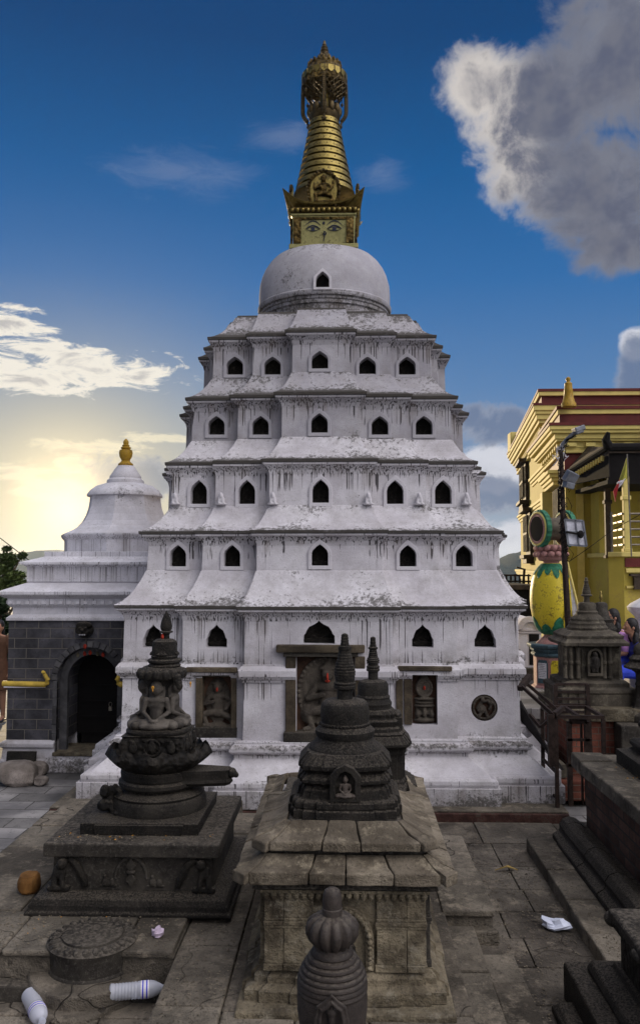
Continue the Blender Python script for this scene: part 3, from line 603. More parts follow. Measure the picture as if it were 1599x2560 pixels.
for j in range(12):
    q = 2*PI*j/12; r_ = 36*mpp(Zc, 285); m.ell((Xc+r_*math.cos(q), Zc+r_*math.sin(q), zat(281, Zc)), (.045, .045, .075))
m.build('lotus_collar', 'bronze', ST, smooth=True)
m = MB(); m.lathe(Xc, Zc, pxprof([(12, 285), (12, 250), (14, 248), (12, 246), (11, 150)], Zc), 16); m.build('parasol_pole', 'gold', ST, smooth=True)
# parasol
m = MB(); pr = pxprof([(56, 222), (57, 216), (55, 206), (52, 197), (48, 188), (44, 179), (41, 170), (38, 163), (26, 157), (14, 151), (8, 140)], Zc)
inner = [(r*.96, z-.004) for r, z in pr]; m.lathe(Xc, Zc, pr, 40, fn=lambda a, z: 1+.025*math.cos(a*16))
can = m.build('parasol_canopy', 'goldd', ST, smooth=True)
m = MB(); zz = zat(196, Zc); r_ = 51*mpp(Zc, 190)
for j in range(20):
    q = 2*PI*j/20; m.ell((Xc+r_*.78*math.cos(q), Zc+r_*.78*math.sin(q), zat(166, Zc)), (.022, .022, .04), u=7, w=5)
m.build('canopy_crest', 'goldd', can)
for j in range(20):
    q = 2*PI*j/20; m = MB(); m.prism([(-.038, 0), (.038, 0), (.04, -.06), (0, -.1), (-.04, -.06)], lambda u, v, d: Vector((Xc+(r_+.02+d)*math.cos(q)-u*math.sin(q), Zc+(r_+.02+d)*math.sin(q)+u*math.cos(q), zz+v+.02)), 0, .012); m.build('canopy_petal', 'gold', can)
m = MB(); rA = 56*mpp(Zc, 215); rB = 36*mpp(Zc, 255); zA = zat(214, Zc); zB = zat(254, Zc); nD = 22
for j in range(nD):
    for k in (-1, 1):
        pts = []
        for i in range(6):
            t = i/5; q = 2*PI*j/nD+k*t*PI*2*3/nD; rr_ = rA+(rB-rA)*t**1.5; pts.append((Xc+rr_*math.cos(q), Zc+rr_*math.sin(q), zA+(zB-zA)*t))
        m.tube(pts, .009, 5)
m.build('lattice_fringe', 'bronze', can)
m = MB()
for j in range(14):
    q = 2*PI*(j+.5)/14
    for rr_, za_, zb3 in ((rA*1.0, zA, zA-.13), (rB*1.05, zB, zB-.09)):
        if rr_ < rA and j % 2: continue
        x, y = Xc+rr_*math.cos(q), Zc+rr_*math.sin(q); m.tube([(x, y, za_), (x, y, zb3)], .005, 5); m.lathe(x, y, [(.002, zb3-.07), (.022, zb3-.03), (.004, zb3)], 6)
m.build('hanging_bell', 'bronze', can)
m = MB()
for q in (PI*.02, PI*.98, PI*.5, -PI*.5):
    pts = []
    for i in range(22):
        t = i/21; rr_ = rA*(.95+.02*math.sin(t*PI)) if t < .7 else rA*.95-(rA*.95-.15)*((t-.7)/.3)**1.6; z_ = zA-t*(zA-zat(315, Zc)) if t < .9 else zat(315, Zc)+(-.03*math.sin((t-.9)/.1*PI)); pts.append((Xc+rr_*math.cos(q), Zc+rr_*math.sin(q), z_))
    m.tube(pts, .014, 5)
    for p in pts[::1]: m.ell(p, .03, u=6, w=4)
m.build('bell_chain', 'bronze', can)
m = MB(); m.lathe(Xc, Zc, pxprof([(15, 150), (16, 144), (12, 139), (13, 136), (9, 131), (11, 127), (7, 123), (9, 119), (5, 115), (6, 112), (3.5, 108), (3.5, 104), (1, 100)], Zc), 20)
for j in range(9): q = 2*PI*j/9; m.ell((Xc+.075*math.cos(q), Zc+.075*math.sin(q), zat(145, Zc)), (.022, .022, .04), u=6, w=5)
m.build('pinnacle', 'bronze', ST, smooth=True)
#SECTION_B
# ================================================================ GROUND AND TERRACES
def poly_slab(mb, pts, z0, z1):
    ar = sum(pts[i][0]*pts[(i+1) % len(pts)][1]-pts[(i+1) % len(pts)][0]*pts[i][1] for i in range(len(pts)))
    if ar < 0: pts = pts[::-1]
    return mb.loft([[(x, y, z0) for x, y in pts], [(x, y, z1) for x, y in pts]])
def grid(mb, x0, x1, y0, y1, nx, ny, fz):
    o = [(x0+(x1-x0)*i/nx, y0+(y1-y0)*j/ny) for j in range(ny+1) for i in range(nx+1)]
    return mb.add([(x, y, fz(x, y)) for x, y in o], [(j*(nx+1)+i, j*(nx+1)+i+1, (j+1)*(nx+1)+i+1, (j+1)*(nx+1)+i) for j in range(ny) for i in range(nx)])
def hillz(x, y):
    r = math.hypot(x, y-10)
    return -.16-max(0, r-32)*.3 if r < 120 else -26.5
m = MB(); xs = sorted(set([-2500, -900, -300]+list(range(-120, 121, 8))+[300, 900, 2500])); ys = sorted(set([-1500, -300]+list(range(-112, 140, 8))+[300, 900, 2500]))
m.add([(x, y, hillz(x, y)) for y in ys for x in xs], [(j*len(xs)+i, j*len(xs)+i+1, (j+1)*len(xs)+i+1, (j+1)*len(xs)+i) for j in range(len(ys)-1) for i in range(len(xs)-1)])
struct(m, 'ground', 'plaza')
def slabs(m, x0, x1, y0, y1, z0, z1, lx, ly, jz=.006, gap=.006):
    """flagstones laid with open joints"""
    y = y0
    while y < y1-.05:
        yy = min(y1, y+ly*random.uniform(.8, 1.25)); yy = y1 if y1-yy < ly*.35 else yy; x = x0-random.uniform(0, 0)
        while x < x1-.03:
            xx = min(x1, x+lx*random.uniform(.7, 1.3)); xx = x1 if x1-xx < lx*.35 else xx
            m.bx(x+gap/2, xx-gap/2, y+gap/2, yy-gap/2, z0, z1+random.uniform(-jz, jz), .003); x = xx
        y = yy
    return m
# sunken court between the shrines (right) and the hollow in front
m = MB(); m.bx(.5, 2.4, 2.6, 7.86, -.155, -.03); slabs(m, .5, 2.4, 2.6, 7.85, -.03, 0, .62, .45, .005, .008); struct(m, 'court_paving', 'court', bevel=.006)
m = MB(); m.bx(-3.5, -.9, 2.6, 4.9, -.155, -.03); slabs(m, -3.5, -.9, 2.6, 4.72, -.03, .0, .7, .5, .008, .01); struct(m, 'hollow_paving', 'slab', bevel=.008)
# left terrace
m = MB(); m.bx(-2.6, -.97, 4.72, 7.8, -.155, .20)
slabs(m, -2.62, -.97, 4.69, 7.3, .20, .235, .55, .5, .007, .008); slabs(m, -3.6, -2.62, 4.69, 6.3, -.15, .225, .5, .45, .01, .008); struct(m, 'left_terrace', 'slab', bevel=.012)
m = MB(); m.bx(-3.6, -1.62, 4.60, 4.70, -.02, .09, .004); m.bx(-1.62, -1.0, 4.63, 4.70, -.02, .07, .004); struct(m, 'terrace_footing', 'greyd', bevel=.012)
# centre terrace round the foreground shrine
m = MB(); m.bx(-.96, .60, 3.0, 7.4, -.155, .16); slabs(m, -.965, -.62, 3.0, 7.4, .16, .20, .4, .62, .006, .008); slabs(m, -.62, .62, 3.0, 4.2, .16, .185, .4, .5, .004, .006); slabs(m, -.62, .62, 6.3, 7.4, .16, .2, .4, .5, .004, .006); m.bx(-.62, .62, 4.2, 6.3, .15, .19)
m.bx(.60, .93, 5.42, 6.86, -.155, .165); slabs(m, .60, .94, 5.38, 6.86, .165, .20, .34, .6, .006, .008); m.bx(.60, .96, 5.36, 6.3, -.03, .085)
slabs(m, .60, .80, 2.9, 5.35, -.1, .12, .3, .62, .012, .01); slabs(m, .80, 1.0, 2.9, 5.1, -.1, .075, .3, .55, .012, .01); struct(m, 'centre_terrace', 'slab', bevel=.010)
# kerb beside the right platform and the raised pavement behind
m = MB(); m.bx(1.55, 4.5, 3.9, 7.1, -.155, .06); slabs(m, 1.5, 1.88, 4.0, 7.12, -.02, .10, .6, .62, .006, .01); struct(m, 'kerb', 'slab', bevel=.012)
m = MB(); m.bx(1.95, 40, 11.07, 45, -.3, .47); m.bx(1.93, 12, 11.03, 11.35, .36, .5); struct(m, 'raised_pavement', 'plaza', bevel=.01)
# hills
def ridge(name, mat, x0, x1, Y, D, prof, zb, rough=.03, nx=160, ny=14):
    m = MB()
    def fz(x, y):
        t = (x-x0)/(x1-x0); v = (y-Y)/D; h = 0
        for i in range(len(prof)-1):
            if prof[i][0] <= t <= prof[i+1][0]: q = (t-prof[i][0])/(prof[i+1][0]-prof[i][0]); q = q*q*(3-2*q); h = prof[i][1]*(1-q)+prof[i+1][1]*q
        k = math.sin(min(1, max(0, v))*PI)**.7
        n_ = mnoise.fractal(Vector((x/60, y/60, 0)), 1, 2, 5)*rough*abs(h-zb)+mnoise.noise(Vector((x/4, y/6, 3)))*abs(h-zb)*rough*.35
        return zb+(h-zb+n_)*k
    grid(m, x0, x1, Y, Y+D, nx, ny, fz); o = m.build(name, mat, smooth=True); tag(o, kind='structure'); return o
def xatpx(px, Y): return at(px, 1400, Y).x
Yh = 620; Yp = Yh+110
zz = lambda y, Y: zat(y, Y)
ridge('hill', 'hill', xatpx(1080, Yp), xatpx(2300, Yp), Yh, 220, [(0, zz(1425, Yp)), (.12, zz(1404, Yp)), (.17, zz(1382, Yp)), (.21, zz(1368, Yp)), (.4, zz(1345, Yp)), (.7, zz(1360, Yp)), (1, zz(1380, Yp))], -26.6, .05, 260)
Yh = 1300; Yp = Yh+250
ridge('far_hill', 'hill', xatpx(-900, Yp), xatpx(700, Yp), Yh, 500, [(0, zz(1400, Yp)), (.3, zz(1392, Yp)), (.52, zz(1396, Yp)), (.60, zz(1388, Yp)), (.65, zz(1374, Yp)), (.70, zz(1380, Yp)), (.85, zz(1400, Yp)), (1, zz(1405, Yp))], -26.6, .04, 260)
ridge('far_hill', 'hill', xatpx(700, Yp), xatpx(4000, Yp), Yh, 500, [(0, zz(1405, Yp)), (.3, zz(1398, Yp)), (1, zz(1395, Yp))], -26.6, .04, 200)
# ================================================================ LEFT DOMED SHRINE
ZL = 10.2; SL = thing('domed_shrine', 'small white domed shrine with dark stone arch doorway and ochre pinnacle', 'shrine', (at(227, 1900, ZL+1.4).x, ZL+1.4, -.15))
def X(px, Y=ZL): return at(px, 1600, Y).x
def Z_(y, Y=ZL): return zat(y, Y)
xl, xr = X(22), X(432); xc = (xl+xr)/2; hx = (xr-xl)/2; yc = ZL+1.57; hy = 1.57
def rect(o, z, oy=None, ch=0): oy = o if oy is None else oy; return [(xc-hx-o, yc-hy-oy, z), (xc+hx+o, yc-hy-oy, z), (xc+hx+o, yc+hy+oy, z), (xc-hx-o, yc+hy+oy, z)]
zb0 = -.16
m = MB(); m.loft([rect(.07, zb0), rect(.07, zb0+.14), rect(.045, zb0+.16), rect(.03, Z_(1875)), rect(.06, Z_(1872)), rect(.065, Z_(1862)), rect(.03, Z_(1857)), rect(.0, Z_(1855))], moss=[.7, .6, .5, .3, .6, .4, .2, .1], warm=[1]*8, drip=[0]*8)
pl = m.build('plinth', 'plaster', SL, bevel=.01)
m = MB(); m.loft([rect(0, Z_(1856)), rect(0, Z_(1553))]); wl = m.build('stone_wall', 'bstone', SL)
# doorway: stepped arch
zd0 = Z_(1884); dcx = X(227)
def archpoly(hw_, ztop, z0=None, n=14):
    z0 = zd0 if z0 is None else z0; zs = ztop-hw_; return [(dcx-hw_, z0), (dcx+hw_, z0)]+[(dcx+hw_*math.cos(PI*i/n), zs+hw_*math.sin(PI*i/n)) for i in range(n+1)]
mpD = lambda u, v, d: Vector((u, ZL+d, v))
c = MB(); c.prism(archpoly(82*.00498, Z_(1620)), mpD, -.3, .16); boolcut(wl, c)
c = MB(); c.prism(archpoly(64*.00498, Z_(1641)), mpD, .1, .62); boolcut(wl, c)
c = MB(); c.bx(dcx-.42, dcx+.42, ZL-.3, ZL+.5, zd0-.02, zd0+.4); boolcut(pl, c)
o_ = archpoly(82*.00498, Z_(1621)); i_ = archpoly(63*.00498, Z_(1641)); ringmesh(o_, i_, mpD, .10, .18).build('inner_arch', 'arch', SL, bevel=.006)
ri, ro = 82*.00498, 97*.00498; zs = Z_(1620)-ri; m = MB(); nv = 17
for i in range(nv):
    a0 = PI*i/nv+.012; a1 = PI*(i+1)/nv-.012; P = [(dcx+r_*math.cos(a), zs+r_*math.sin(a)) for r_, a in ((ri, a0), (ro, a0), (ro, (a0+a1)/2), (ro, a1), (ri, a1), (ri, (a0+a1)/2))]
    m.prism(P, mpD, -.022-random.uniform(0, .006), .05)
for k in (-1, 1):
    for q in range(8):
        z0 = zd0+(zs-zd0)*q/8; m.bx(dcx+k*ri if k > 0 else dcx-ro+.02, dcx+ro-.02 if k > 0 else dcx-ri, ZL-.012, ZL+.05, z0+.003, zd0+(zs-zd0)*(q+1)/8-.003)
m.build('arch_surround', 'arch', SL, bevel=.005)
m = MB(); m.prism(archpoly(63*.00498, Z_(1642)), mpD, .50, .54); m.prism(archpoly(50*.00498, Z_(1655)), mpD, .49, .5)
for i in range(5): m.bx(dcx-.27, dcx+.27, ZL+.475, ZL+.49, zd0+.12+i*.2, zd0+.15+i*.2)
dr = m.build('iron_door', 'void', SL)
m = MB(); m.tube([(dcx+.13+.02*math.cos(q), ZL+.46, zd0+.50+.03*math.sin(q)) for q in [2*PI*i/10 for i in range(10)]], .005, 5, True); m.bx(dcx+.11, dcx+.15, ZL+.45, ZL+.475, zd0+.42, zd0+.47); m.build('padlock', 'steel', dr)
m = MB(); m.bx(dcx-.44, dcx+.40, ZL-.06, ZL+.5, zd0-.045, zd0, .003); m.build('threshold', 'tan', SL, bevel=.01)
m = MB(); m.bx(dcx-.40, dcx+.38, ZL-.015, ZL+.2, -.16, zd0-.045); m.build('carved_step', 'darkc', SL, bevel=.008)
for px in (195, 212, 226, 244, 258):
    m = MB(); a = at(px, 1632+abs(px-228)*.18, ZL+.09); m.ell(a, (.022, .012, .028)); m.ell(a+Vector((0, -.008, .02)), (.014, .01, .014)); m.build('small_idol', 'verm' if px in (212, 226, 258) else 'tan', SL)
m = MB(); a = at(213, 1616, ZL-.04); m.ell(a, (.022, .012, .03)); m.build('small_idol', 'verm', SL)
# guardian mask over the arch
c_ = at(212, 1575, ZL-.05); m = MB(); m.ell(c_, (.088, .08, .10)); m.ell(c_+Vector((0, -.03, .06)), (.105, .05, .05)); m.ell(c_+Vector((0, -.09, -.005)), (.022, .03, .025)); m.ell(c_+Vector((0, -.07, -.055)), (.05, .025, .02))
for k in (-1, 1): m.ell(c_+Vector((k*.036, -.08, .025)), (.022, .015, .014)); m.ell(c_+Vector((k*.095, 0, .0)), (.02, .03, .05)); m.ell(c_+Vector((k*.045, -.06, -.03)), (.024, .02, .022))
mk = m.build('guardian_mask', 'dark', SL, remesh=.008)
m = MB()
for i in range(4): m.ell(c_+Vector((-.034+i*.022, -.093, -.052)), (.008, .006, .008), u=6, w=4)
m.build('mask_tooth', 'pale', mk)
# ochre snakes
def snake(x0, x1, flip):
    a = at(x0, 1709, ZL-.02); b = at(x1, 1711, ZL-.045); r_ = .035; d = 1 if x1 > x0 else -1
    pts = [a]+[a+(b-a)*t for t in (.3, .6, .85)]+[b]+[b+Vector((d*.03, 0, .02)), b+Vector((d*.04, -.01, .06)), b+Vector((d*.02, -.015, .10)), b+Vector((-d*.0, -.02, .135)), b+Vector((-d*.01, -.03, .155)), b+Vector((d*.02, -.05, .155))]
    m = MB(); m.tube(pts, [r_, r_, r_, r_, r_, r_*.95, r_*.85, r_*.7, r_*.6, r_*.65, r_*.3], 10); return m.build('snake_moulding', 'snake', SL, smooth=True)
snake(8, 112, 0); snake(420, 302, 1)
m = MB(); m.bx(xl-.03, X(118), ZL-.04, ZL, Z_(1722), Z_(1717)); m.build('snake_ledge', 'plaster_l', SL)
m = MB(); z = Z_(1920); m.obx((X(70), ZL-.12, z+.1), (.36, .05, .2), (-.15, 0, 0)); m.build('leaning_tablet', 'dark', SL, bevel=.01)
# cornices
cz = [(0, 1554), (.03, 1553), (.03, 1546), (.012, 1543), (.0, 1541), (-.03, 1538), (-.03, 1520), (.0, 1517), (.02, 1513), (.02, 1497), (.05, 1495), (.09, 1490), (.11, 1487), (.11, 1479), (.09, 1477)]
L2 = [rect(o, Z_(y)) for o, y in cz]
a = cz[-1]; zt1 = Z_(1452)
for q in (.3, .6, 1): L2.append(rect(.09-(.32)*q, Z_(1477)+(zt1-Z_(1477))*q))
m = MB(); m.loft(L2, drip=[0, .1, .3, .1, 0, 0, .4, .3, .2, .1, .1, .3, .2, .1, 0, 0, 0, 0], moss=[.4, .5, .5, .2, 0, 0, .1, 0, 0, 0, .1, .1, .4, .4, .3, .1, 0, 0], warm=[.5]*3+[.1]*12+[.2, .1, .1]); m.build('main_cornice', 'plaster_l', SL, bevel=.006)
m = MB()
for i in range(20):
    x = xl+.03+i*(xr-xl-.06)/19; m.bx(x-.025, x+.025, ZL-.05, ZL-.01, Z_(1511), Z_(1503))
for i in range(24):
    for xx in (xl, xr):
        y = ZL+.05+i*.13; k = -1 if xx == xl else 1; m.bx(min(xx, xx+k*.05), max(xx, xx+k*.05), y-.025, y+.025, Z_(1511), Z_(1503))
m.build('dentil_course', 'plaster_l', SL)
def lvr(w_l, y, cxp=None):  # inset rect by the left outline px
    o = .3
    for _ in range(12): o = at(w_l, y, ZL-(-o)).x-xl   # left edge at depth ZL+o
    return o, zat(y, ZL+o)
o1, z1_ = lvr(67, 1455); o2, z2_ = lvr(67, 1418); o3, z3_ = lvr(47, 1412); 
m = MB(); m.loft([rect(-o1-.0, zt1-.02), rect(-o1, z2_), rect(-o1+.03, z2_+.02), rect(-o1+.05, z2_+.05), rect(-o3, z3_), rect(-o3, z3_+.035), rect(-o3-.03, z3_+.04), rect(-o1-.16, zat(1391, ZL+o1)), rect(-o1-.16, zat(1378, ZL+o1))], drip=[.2, .9, .9, .8, .6, .2, 0, .2, .2], moss=[.4, .1, .1, .2, .3, .5, .3, .2, .3], warm=[.1]*9)
m.build('upper_cornice', 'plaster_l', SL, bevel=.006)
# octagonal bell
Zd = yc; dx_ = at(312.5, 1300, Zd).x
def pr8(L): return [(w*mpp(Zd, y)*1.03, zat(y, Zd)) for w, y in L]
m = MB(); m.lathe(dx_, Zd, pr8([(149, 1400), (149, 1352), (151, 1350), (155, 1346), (158, 1340), (157, 1337)]), 8, PI/8*0, drip=[.3, .8, 1, 1, .7, .3], moss=[.2, .2, .3, .4, .5, .5], warm=[.2]*6)
pr = pr8([(157, 1337), (148, 1333), (132, 1326), (118, 1317), (106, 1304), (97, 1288), (91, 1270), (88, 1252), (87, 1238)])
m.lathe(dx_, Zd, pr, 8, 0, drip=[0]*9, moss=[.2, .1, 0, 0, 0, 0, .1, .2, .3], warm=[.15]*9); m.build('bell_body', 'plaster_l', SL, bevel=.01)
m = MB(); m.lathe(dx_, Zd, pr8([(84, 1240), (90, 1241), (90, 1237), (82, 1226), (68, 1215), (50, 1209), (44, 1208)]), 32, fn=lambda a, z: 1+.012*abs(math.cos(a*8)), moss=[.4, .5, .5, .3, .2, .2, .2], drip=[0]*7, warm=[.2]*7)
for j in range(16):
    q = 2*PI*j/16; r_ = 80*mpp(Zd, 1235); m.tube([(dx_+(r_+.012-.09*math.sin(t*PI)*0)*math.cos(q+(t-.5)*.36)*(1-.16*math.sin(t*PI)*0), Zd+(r_+.012)*math.sin(q+(t-.5)*.36), zat(1224, Zd)-.055*math.sin(t*PI)) for t in [i/8 for i in range(9)]], .012, 5)
m.build('lotus_cap', 'plaster_l', SL, smooth=True)
m = MB()
for j in range(16):
    q0 = 2*PI*(j)/16; r0_ = 86*mpp(Zd, 1250)
    for i in range(11):
        t = i/10; q = q0+t*2*PI/16; rr_ = r0_*(1.0 if True else 1)*(.93+.05*abs(math.cos((q)*4)))+.012; zz_ = zat(1246, Zd)-.03-.11*math.sin(t*PI)
        m.ell((dx_+rr_*math.cos(q), Zd+rr_*math.sin(q), zz_), .017 if i % 2 else .012, u=6, w=4)
m.build('garland_relief', 'plaster_l', SL)
m = MB(); m.lathe(dx_, Zd, pr8([(45, 1211), (44, 1200), (38, 1195), (38, 1190), (30, 1178), (28, 1174), (21, 1165), (20, 1163), (4, 1162)]), 28, moss=[.4]*9, warm=[.2]*9, drip=[0]*9); m.build('neck_cone', 'plaster_l', SL, smooth=True)
m = MB(); m.lathe(dx_, Zd, pr8([(14, 1165), (18, 1162), (18, 1158), (13, 1154), (10, 1150), (11, 1147), (15, 1140), (16.5, 1130), (15, 1123), (9, 1122), (12, 1119), (12, 1116), (8, 1114), (9.5, 1111), (6, 1109), (7, 1104), (6, 1100), (3, 1096), (.5, 1094)]), 24); m.build('pinnacle', 'ypot', SL, smooth=True)
# ================================================================ LEFT FOREGROUND PEDESTAL + FOUR-BUDDHA STATUE
PX, PY = -1.352, 5.78
PD = thing('stone_pedestal', 'square black stone pedestal with carved frieze under the four-sided statue', 'pedestal', (PX, PY, .235))
def sqr(cx, cy, h, z): return [(cx-h, cy-h, z), (cx+h, cy-h, z), (cx+h, cy+h, z), (cx-h, cy+h, z)]
q = lambda h, z: sqr(PX, PY, h, z)
m = MB(); m.loft([q(.64, .23), q(.64, .25), q(.625, .262), q(.62, .29), q(.60, .325), q(.56, .33), q(.53, .345)]); m.build('base_moulding', 'dark', PD, bevel=.008)
m = MB(); m.loft([q(.505, .34), q(.505, .565)]); body = m.build('frieze_block', 'greyd', PD, bevel=.006)
m = MB(); m.loft([q(.555, .562), q(.555, .64), q(.545, .648)]); m.build('top_slab', 'greyd', PD, bevel=.009, disp=.008)
for k in (-1, 1):
    m = MB(); cx = PX+k*.46; yy = PY-.515
    m.ell((cx, yy, .46), (.045, .035, .05)); m.ell((cx-k*.02, yy-.02, .515), (.032, .032, .035)); m.cap((cx-k*.02, yy-.02, .44), (cx-k*.03, yy-.03, .38), .016); m.cap((cx+k*.03, yy-.01, .44), (cx+k*.03, yy-.02, .38), .02); m.bx(cx-.07, cx+.07, yy-.035, yy+.01, .35, .378)
    m.tube([(cx-k*.06, yy, .55), (cx-k*.11, yy-.005, .50), (cx-k*.15, yy-.005, .43), (cx-k*.17, yy, .37)], [.02, .026, .024, .02], 6)
    m.build('corner_beast', 'dark', body, remesh=.006)
m = MB(); yy = PY-.508
for dz in (0, .085): m.prism([(PX-.005+x, .42+dz+y) for x, y in ((0, -.042), (.032, 0), (0, .042), (-.032, 0))], lambda u, v, d: Vector((u, yy+d, v)), -.022, .004)
m.ell((PX-.005, yy-.012, .463), (.03, .02, .014)); m.tube([(PX-.005+.1*math.cos(t)*(1 if t < PI/2 else 1), yy-.006, .42+.13*math.sin(t)) for t in [PI*i/14 for i in range(15)]], .009, 5)
m.build('diamond_relief', 'greyd', body)
for k in (-1, 1):
    m = MB(); xx = PX+k*.15
    m.bx(xx-.055, xx+.055, yy-.008, yy+.01, .37, .38); m.ell((xx-.02, yy-.005, .4), (.022, .014, .03)); m.ell((xx+.025, yy-.005, .395), (.02, .014, .025)); m.ell((xx-.02, yy-.01, .435), .012)
    m.build('figure_relief', 'greyd', body, remesh=.005)
m = MB(); px_, py_ = -1.345, 5.78
m.loft([sqr(px_, py_, .385, .646), sqr(px_, py_, .385, .715), sqr(px_, py_, .378, .72)]); m.bx(px_-.29, px_+.29, py_-.40, py_-.37, .648, .712); m.build('plinth', 'dark', PD, bevel=.008, disp=.006)
# statue
SX, SY = -1.31, 5.80; k_ = mpp(SY, 1900)
ST2 = thing('four_buddha_statue', 'black carved statue of four seated Buddhas under a lotus canopy with round spouted base', 'statue', (SX, SY, .72))
def sl(prof, dx=0): return [(w*mpp(SY, y), zat(y, SY)) for w, y in prof]
m = MB(); pr = sl([(118, 2006), (120, 2000), (117, 1990), (112, 1984), (114, 1978), (104, 1974), (84, 1970), (72, 1960)]); pr[0] = (pr[0][0], .715); m.lathe(SX, SY, pr, 40); m.build('round_base', 'dark', ST2, smooth=True)
m = MB()
for q_ in (0,):
    bx_ = SX-.30; by_ = SY-.13
    m.ell((bx_, by_, .80), (.045, .05, .09)); m.ell((bx_-.03, by_-.04, .86), (.035, .045, .045)); m.cap((bx_+.02, by_-.05, .78), (bx_+.04, by_-.07, .72), .022, .02); m.ell((bx_-.03, by_-.05, .77), (.05, .04, .04)); m.tube([(bx_+.02, by_, .88), (bx_+.07, by_-.04, .85), (bx_+.09, by_-.07, .78), (bx_+.07, by_-.10, .72)], .028, 8)
m.build('naga_figure', 'darkc', ST2, remesh=.007)
m = MB(); m.lathe(SX, SY, sl([(70, 1968), (94, 1962), (99, 1956), (98, 1948), (90, 1943), (93, 1938), (94, 1925), (91, 1920), (82, 1916), (60, 1913)]), 40)
zt_, zb_ = zat(1918, SY), zat(1958, SY)
def hexs(w0, w1, x0, x1, z): return [(x0, SY-w0-.05, z), (x1, SY-w1-.05, z), (x1+.03, SY-.05, z), (x1, SY+w1-.05, z), (x0, SY+w0-.05, z)]
x1_ = at(572, 1940, SY-.05).x
m.loft([hexs(.10, .045, SX+.15, x1_-.02, zb_+.0), hexs(.13, .06, SX+.15, x1_, zb_+.025), hexs(.12, .055, SX+.15, x1_-.01, zb_+.045), hexs(.13, .06, SX+.15, x1_-.01, zt_-.02), hexs(.13, .06, SX+.15, x1_, zt_), hexs(.10, .035, SX+.15, x1_-.01, zt_-.004)])
m.build('spouted_disc', 'dark', ST2, bevel=.008)
m = MB(); m.ell((x1_+.02, SY-.05, zt_-.03), (.035, .045, .035)); m.ell((x1_+.05, SY-.05, zt_-.045), (.02, .02, .02)); m.build('spout_head', 'dark', ST2, remesh=.006)
# upturned lotus petals
def petal(m, cx, cy, q, r0, r1, z0, z1, w, th=.02, curl=.03):
    n = 7; nu = 6; top = []; bot = []
    for i in range(n+1):
        t = i/n; r_ = r0+(r1-r0)*t; z_ = z0+(z1-z0)*t**1.8; ww = w*(.72+.5*math.sin(t*2.2)) if t < .75 else w*(.72+.5*math.sin(.75*2.2))*math.sqrt(max(0, 1-((t-.75)/.27)**2))
        for j in range(nu+1):
            u = -1+2*j/nu; x_ = u*ww; dz = curl*(u*u)*t; rr_ = r_-abs(u)**2*.03*t
            p = Vector((cx+rr_*math.cos(q)-x_*math.sin(q), cy+rr_*math.sin(q)+x_*math.cos(q), z_+dz)); top.append(p); bot.append(p+Vector((math.cos(q)*th*.5, math.sin(q)*th*.5, -th*(1.0))))
    V = top+bot; o = len(top); F_ = []
    for i in range(n):
        for j in range(nu):
            a = i*(nu+1)+j; F_ += [(a, a+1, a+nu+2, a+nu+1), (o+a, o+a+nu+1, o+a+nu+2, o+a+1)]
    for i in range(n):
        a = i*(nu+1); b = a+nu; F_ += [(a, a+nu+1, o+a+nu+1, o+a), (b, o+b, o+b+nu+1, b+nu+1)]
    for j in range(nu): a = n*(nu+1)+j; F_ += [(a, a+1, o+a+1, o+a), (j, o+j, o+j+1, j+1)]
    return m.add(V, F_)
z0l, z1l = zat(1912, SY), zat(1862, SY); 
for j in range(8):
    m = MB(); petal(m, SX, SY, -PI/2+j*PI/4+.12, .12, 126*k_, z0l, z1l-.02, .115, .045, .03); m.build('lotus_petal', 'darkc', ST2, smooth=True)
m = MB(); m.lathe(SX, SY, sl([(62, 1916), (66, 1908), (60, 1895), (60, 1880)]), 28); m.build('lotus_core', 'dark', ST2, smooth=True)
hb_ = .215; m = MB(); m.loft([sqr(SX, SY, hb_, zat(1880, SY)-.01), sqr(SX, SY, hb_, zat(1838, SY)), sqr(SX, SY, hb_-.01, zat(1832, SY)), sqr(SX, SY, hb_+.005, zat(1829, SY))])
cb = m.build('carved_block', 'darkc', ST2, bevel=.006)
for f_ in range(2):
    m = MB()
    for k in (-1, 0, 1):
        c = Vector((SX+k*.13, SY-hb_-.004, zat(1856, SY))) if f_ == 0 else Vector((SX+hb_+.004, SY+k*.13, zat(1856, SY)))
        if k == 0: m.tube([c+(Vector((.055*math.cos(t), 0, .055*math.sin(t))) if f_ == 0 else Vector((0, .055*math.cos(t), .055*math.sin(t)))) for t in [2*PI*i/14 for i in range(14)]], .008, 5, True)
        m.ell(c, (.03, .018, .04) if f_ == 0 else (.018, .03, .04)); m.ell(c+Vector((0, 0, .035)), .016)
    m.build('block_relief', 'dark', cb, remesh=.006)
m = MB(); m.lathe(SX, SY, [(r_*1.0, z) for r_, z in sl([(72, 1832), (78, 1827), (79, 1822), (76, 1817), (70, 1815)])], 36, fn=lambda a, z: 1+.10*abs(math.sin(2*a))**2); m.build('seat_disc', 'dark', ST2, smooth=True)
zb2 = zat(1817, SY); sB = .355
bsrc = None
for j, a in enumerate((0, PI/2, PI, -PI/2)):
    if bsrc is None: b_ = buddha(); b_.xf(Matrix.Diagonal((sB, sB, sB, 1))); b_.ell((0, .03, sB*.7), (.06, .02, .12)); bsrc = b_.build('seated_buddha', 'buddha', None, remesh=.0065); o = bsrc
    else: o = bsrc.copy(); COL.objects.link(o)
    o.parent = ST2; o['_o'] = tuple(ST2['_o']); p = Matrix.Rotation(a, 3, 'Z') @ Vector((0, -.105, 0)); o.location = (p.x, p.y, zb2-.72); o.rotation_euler = (0, 0, a)
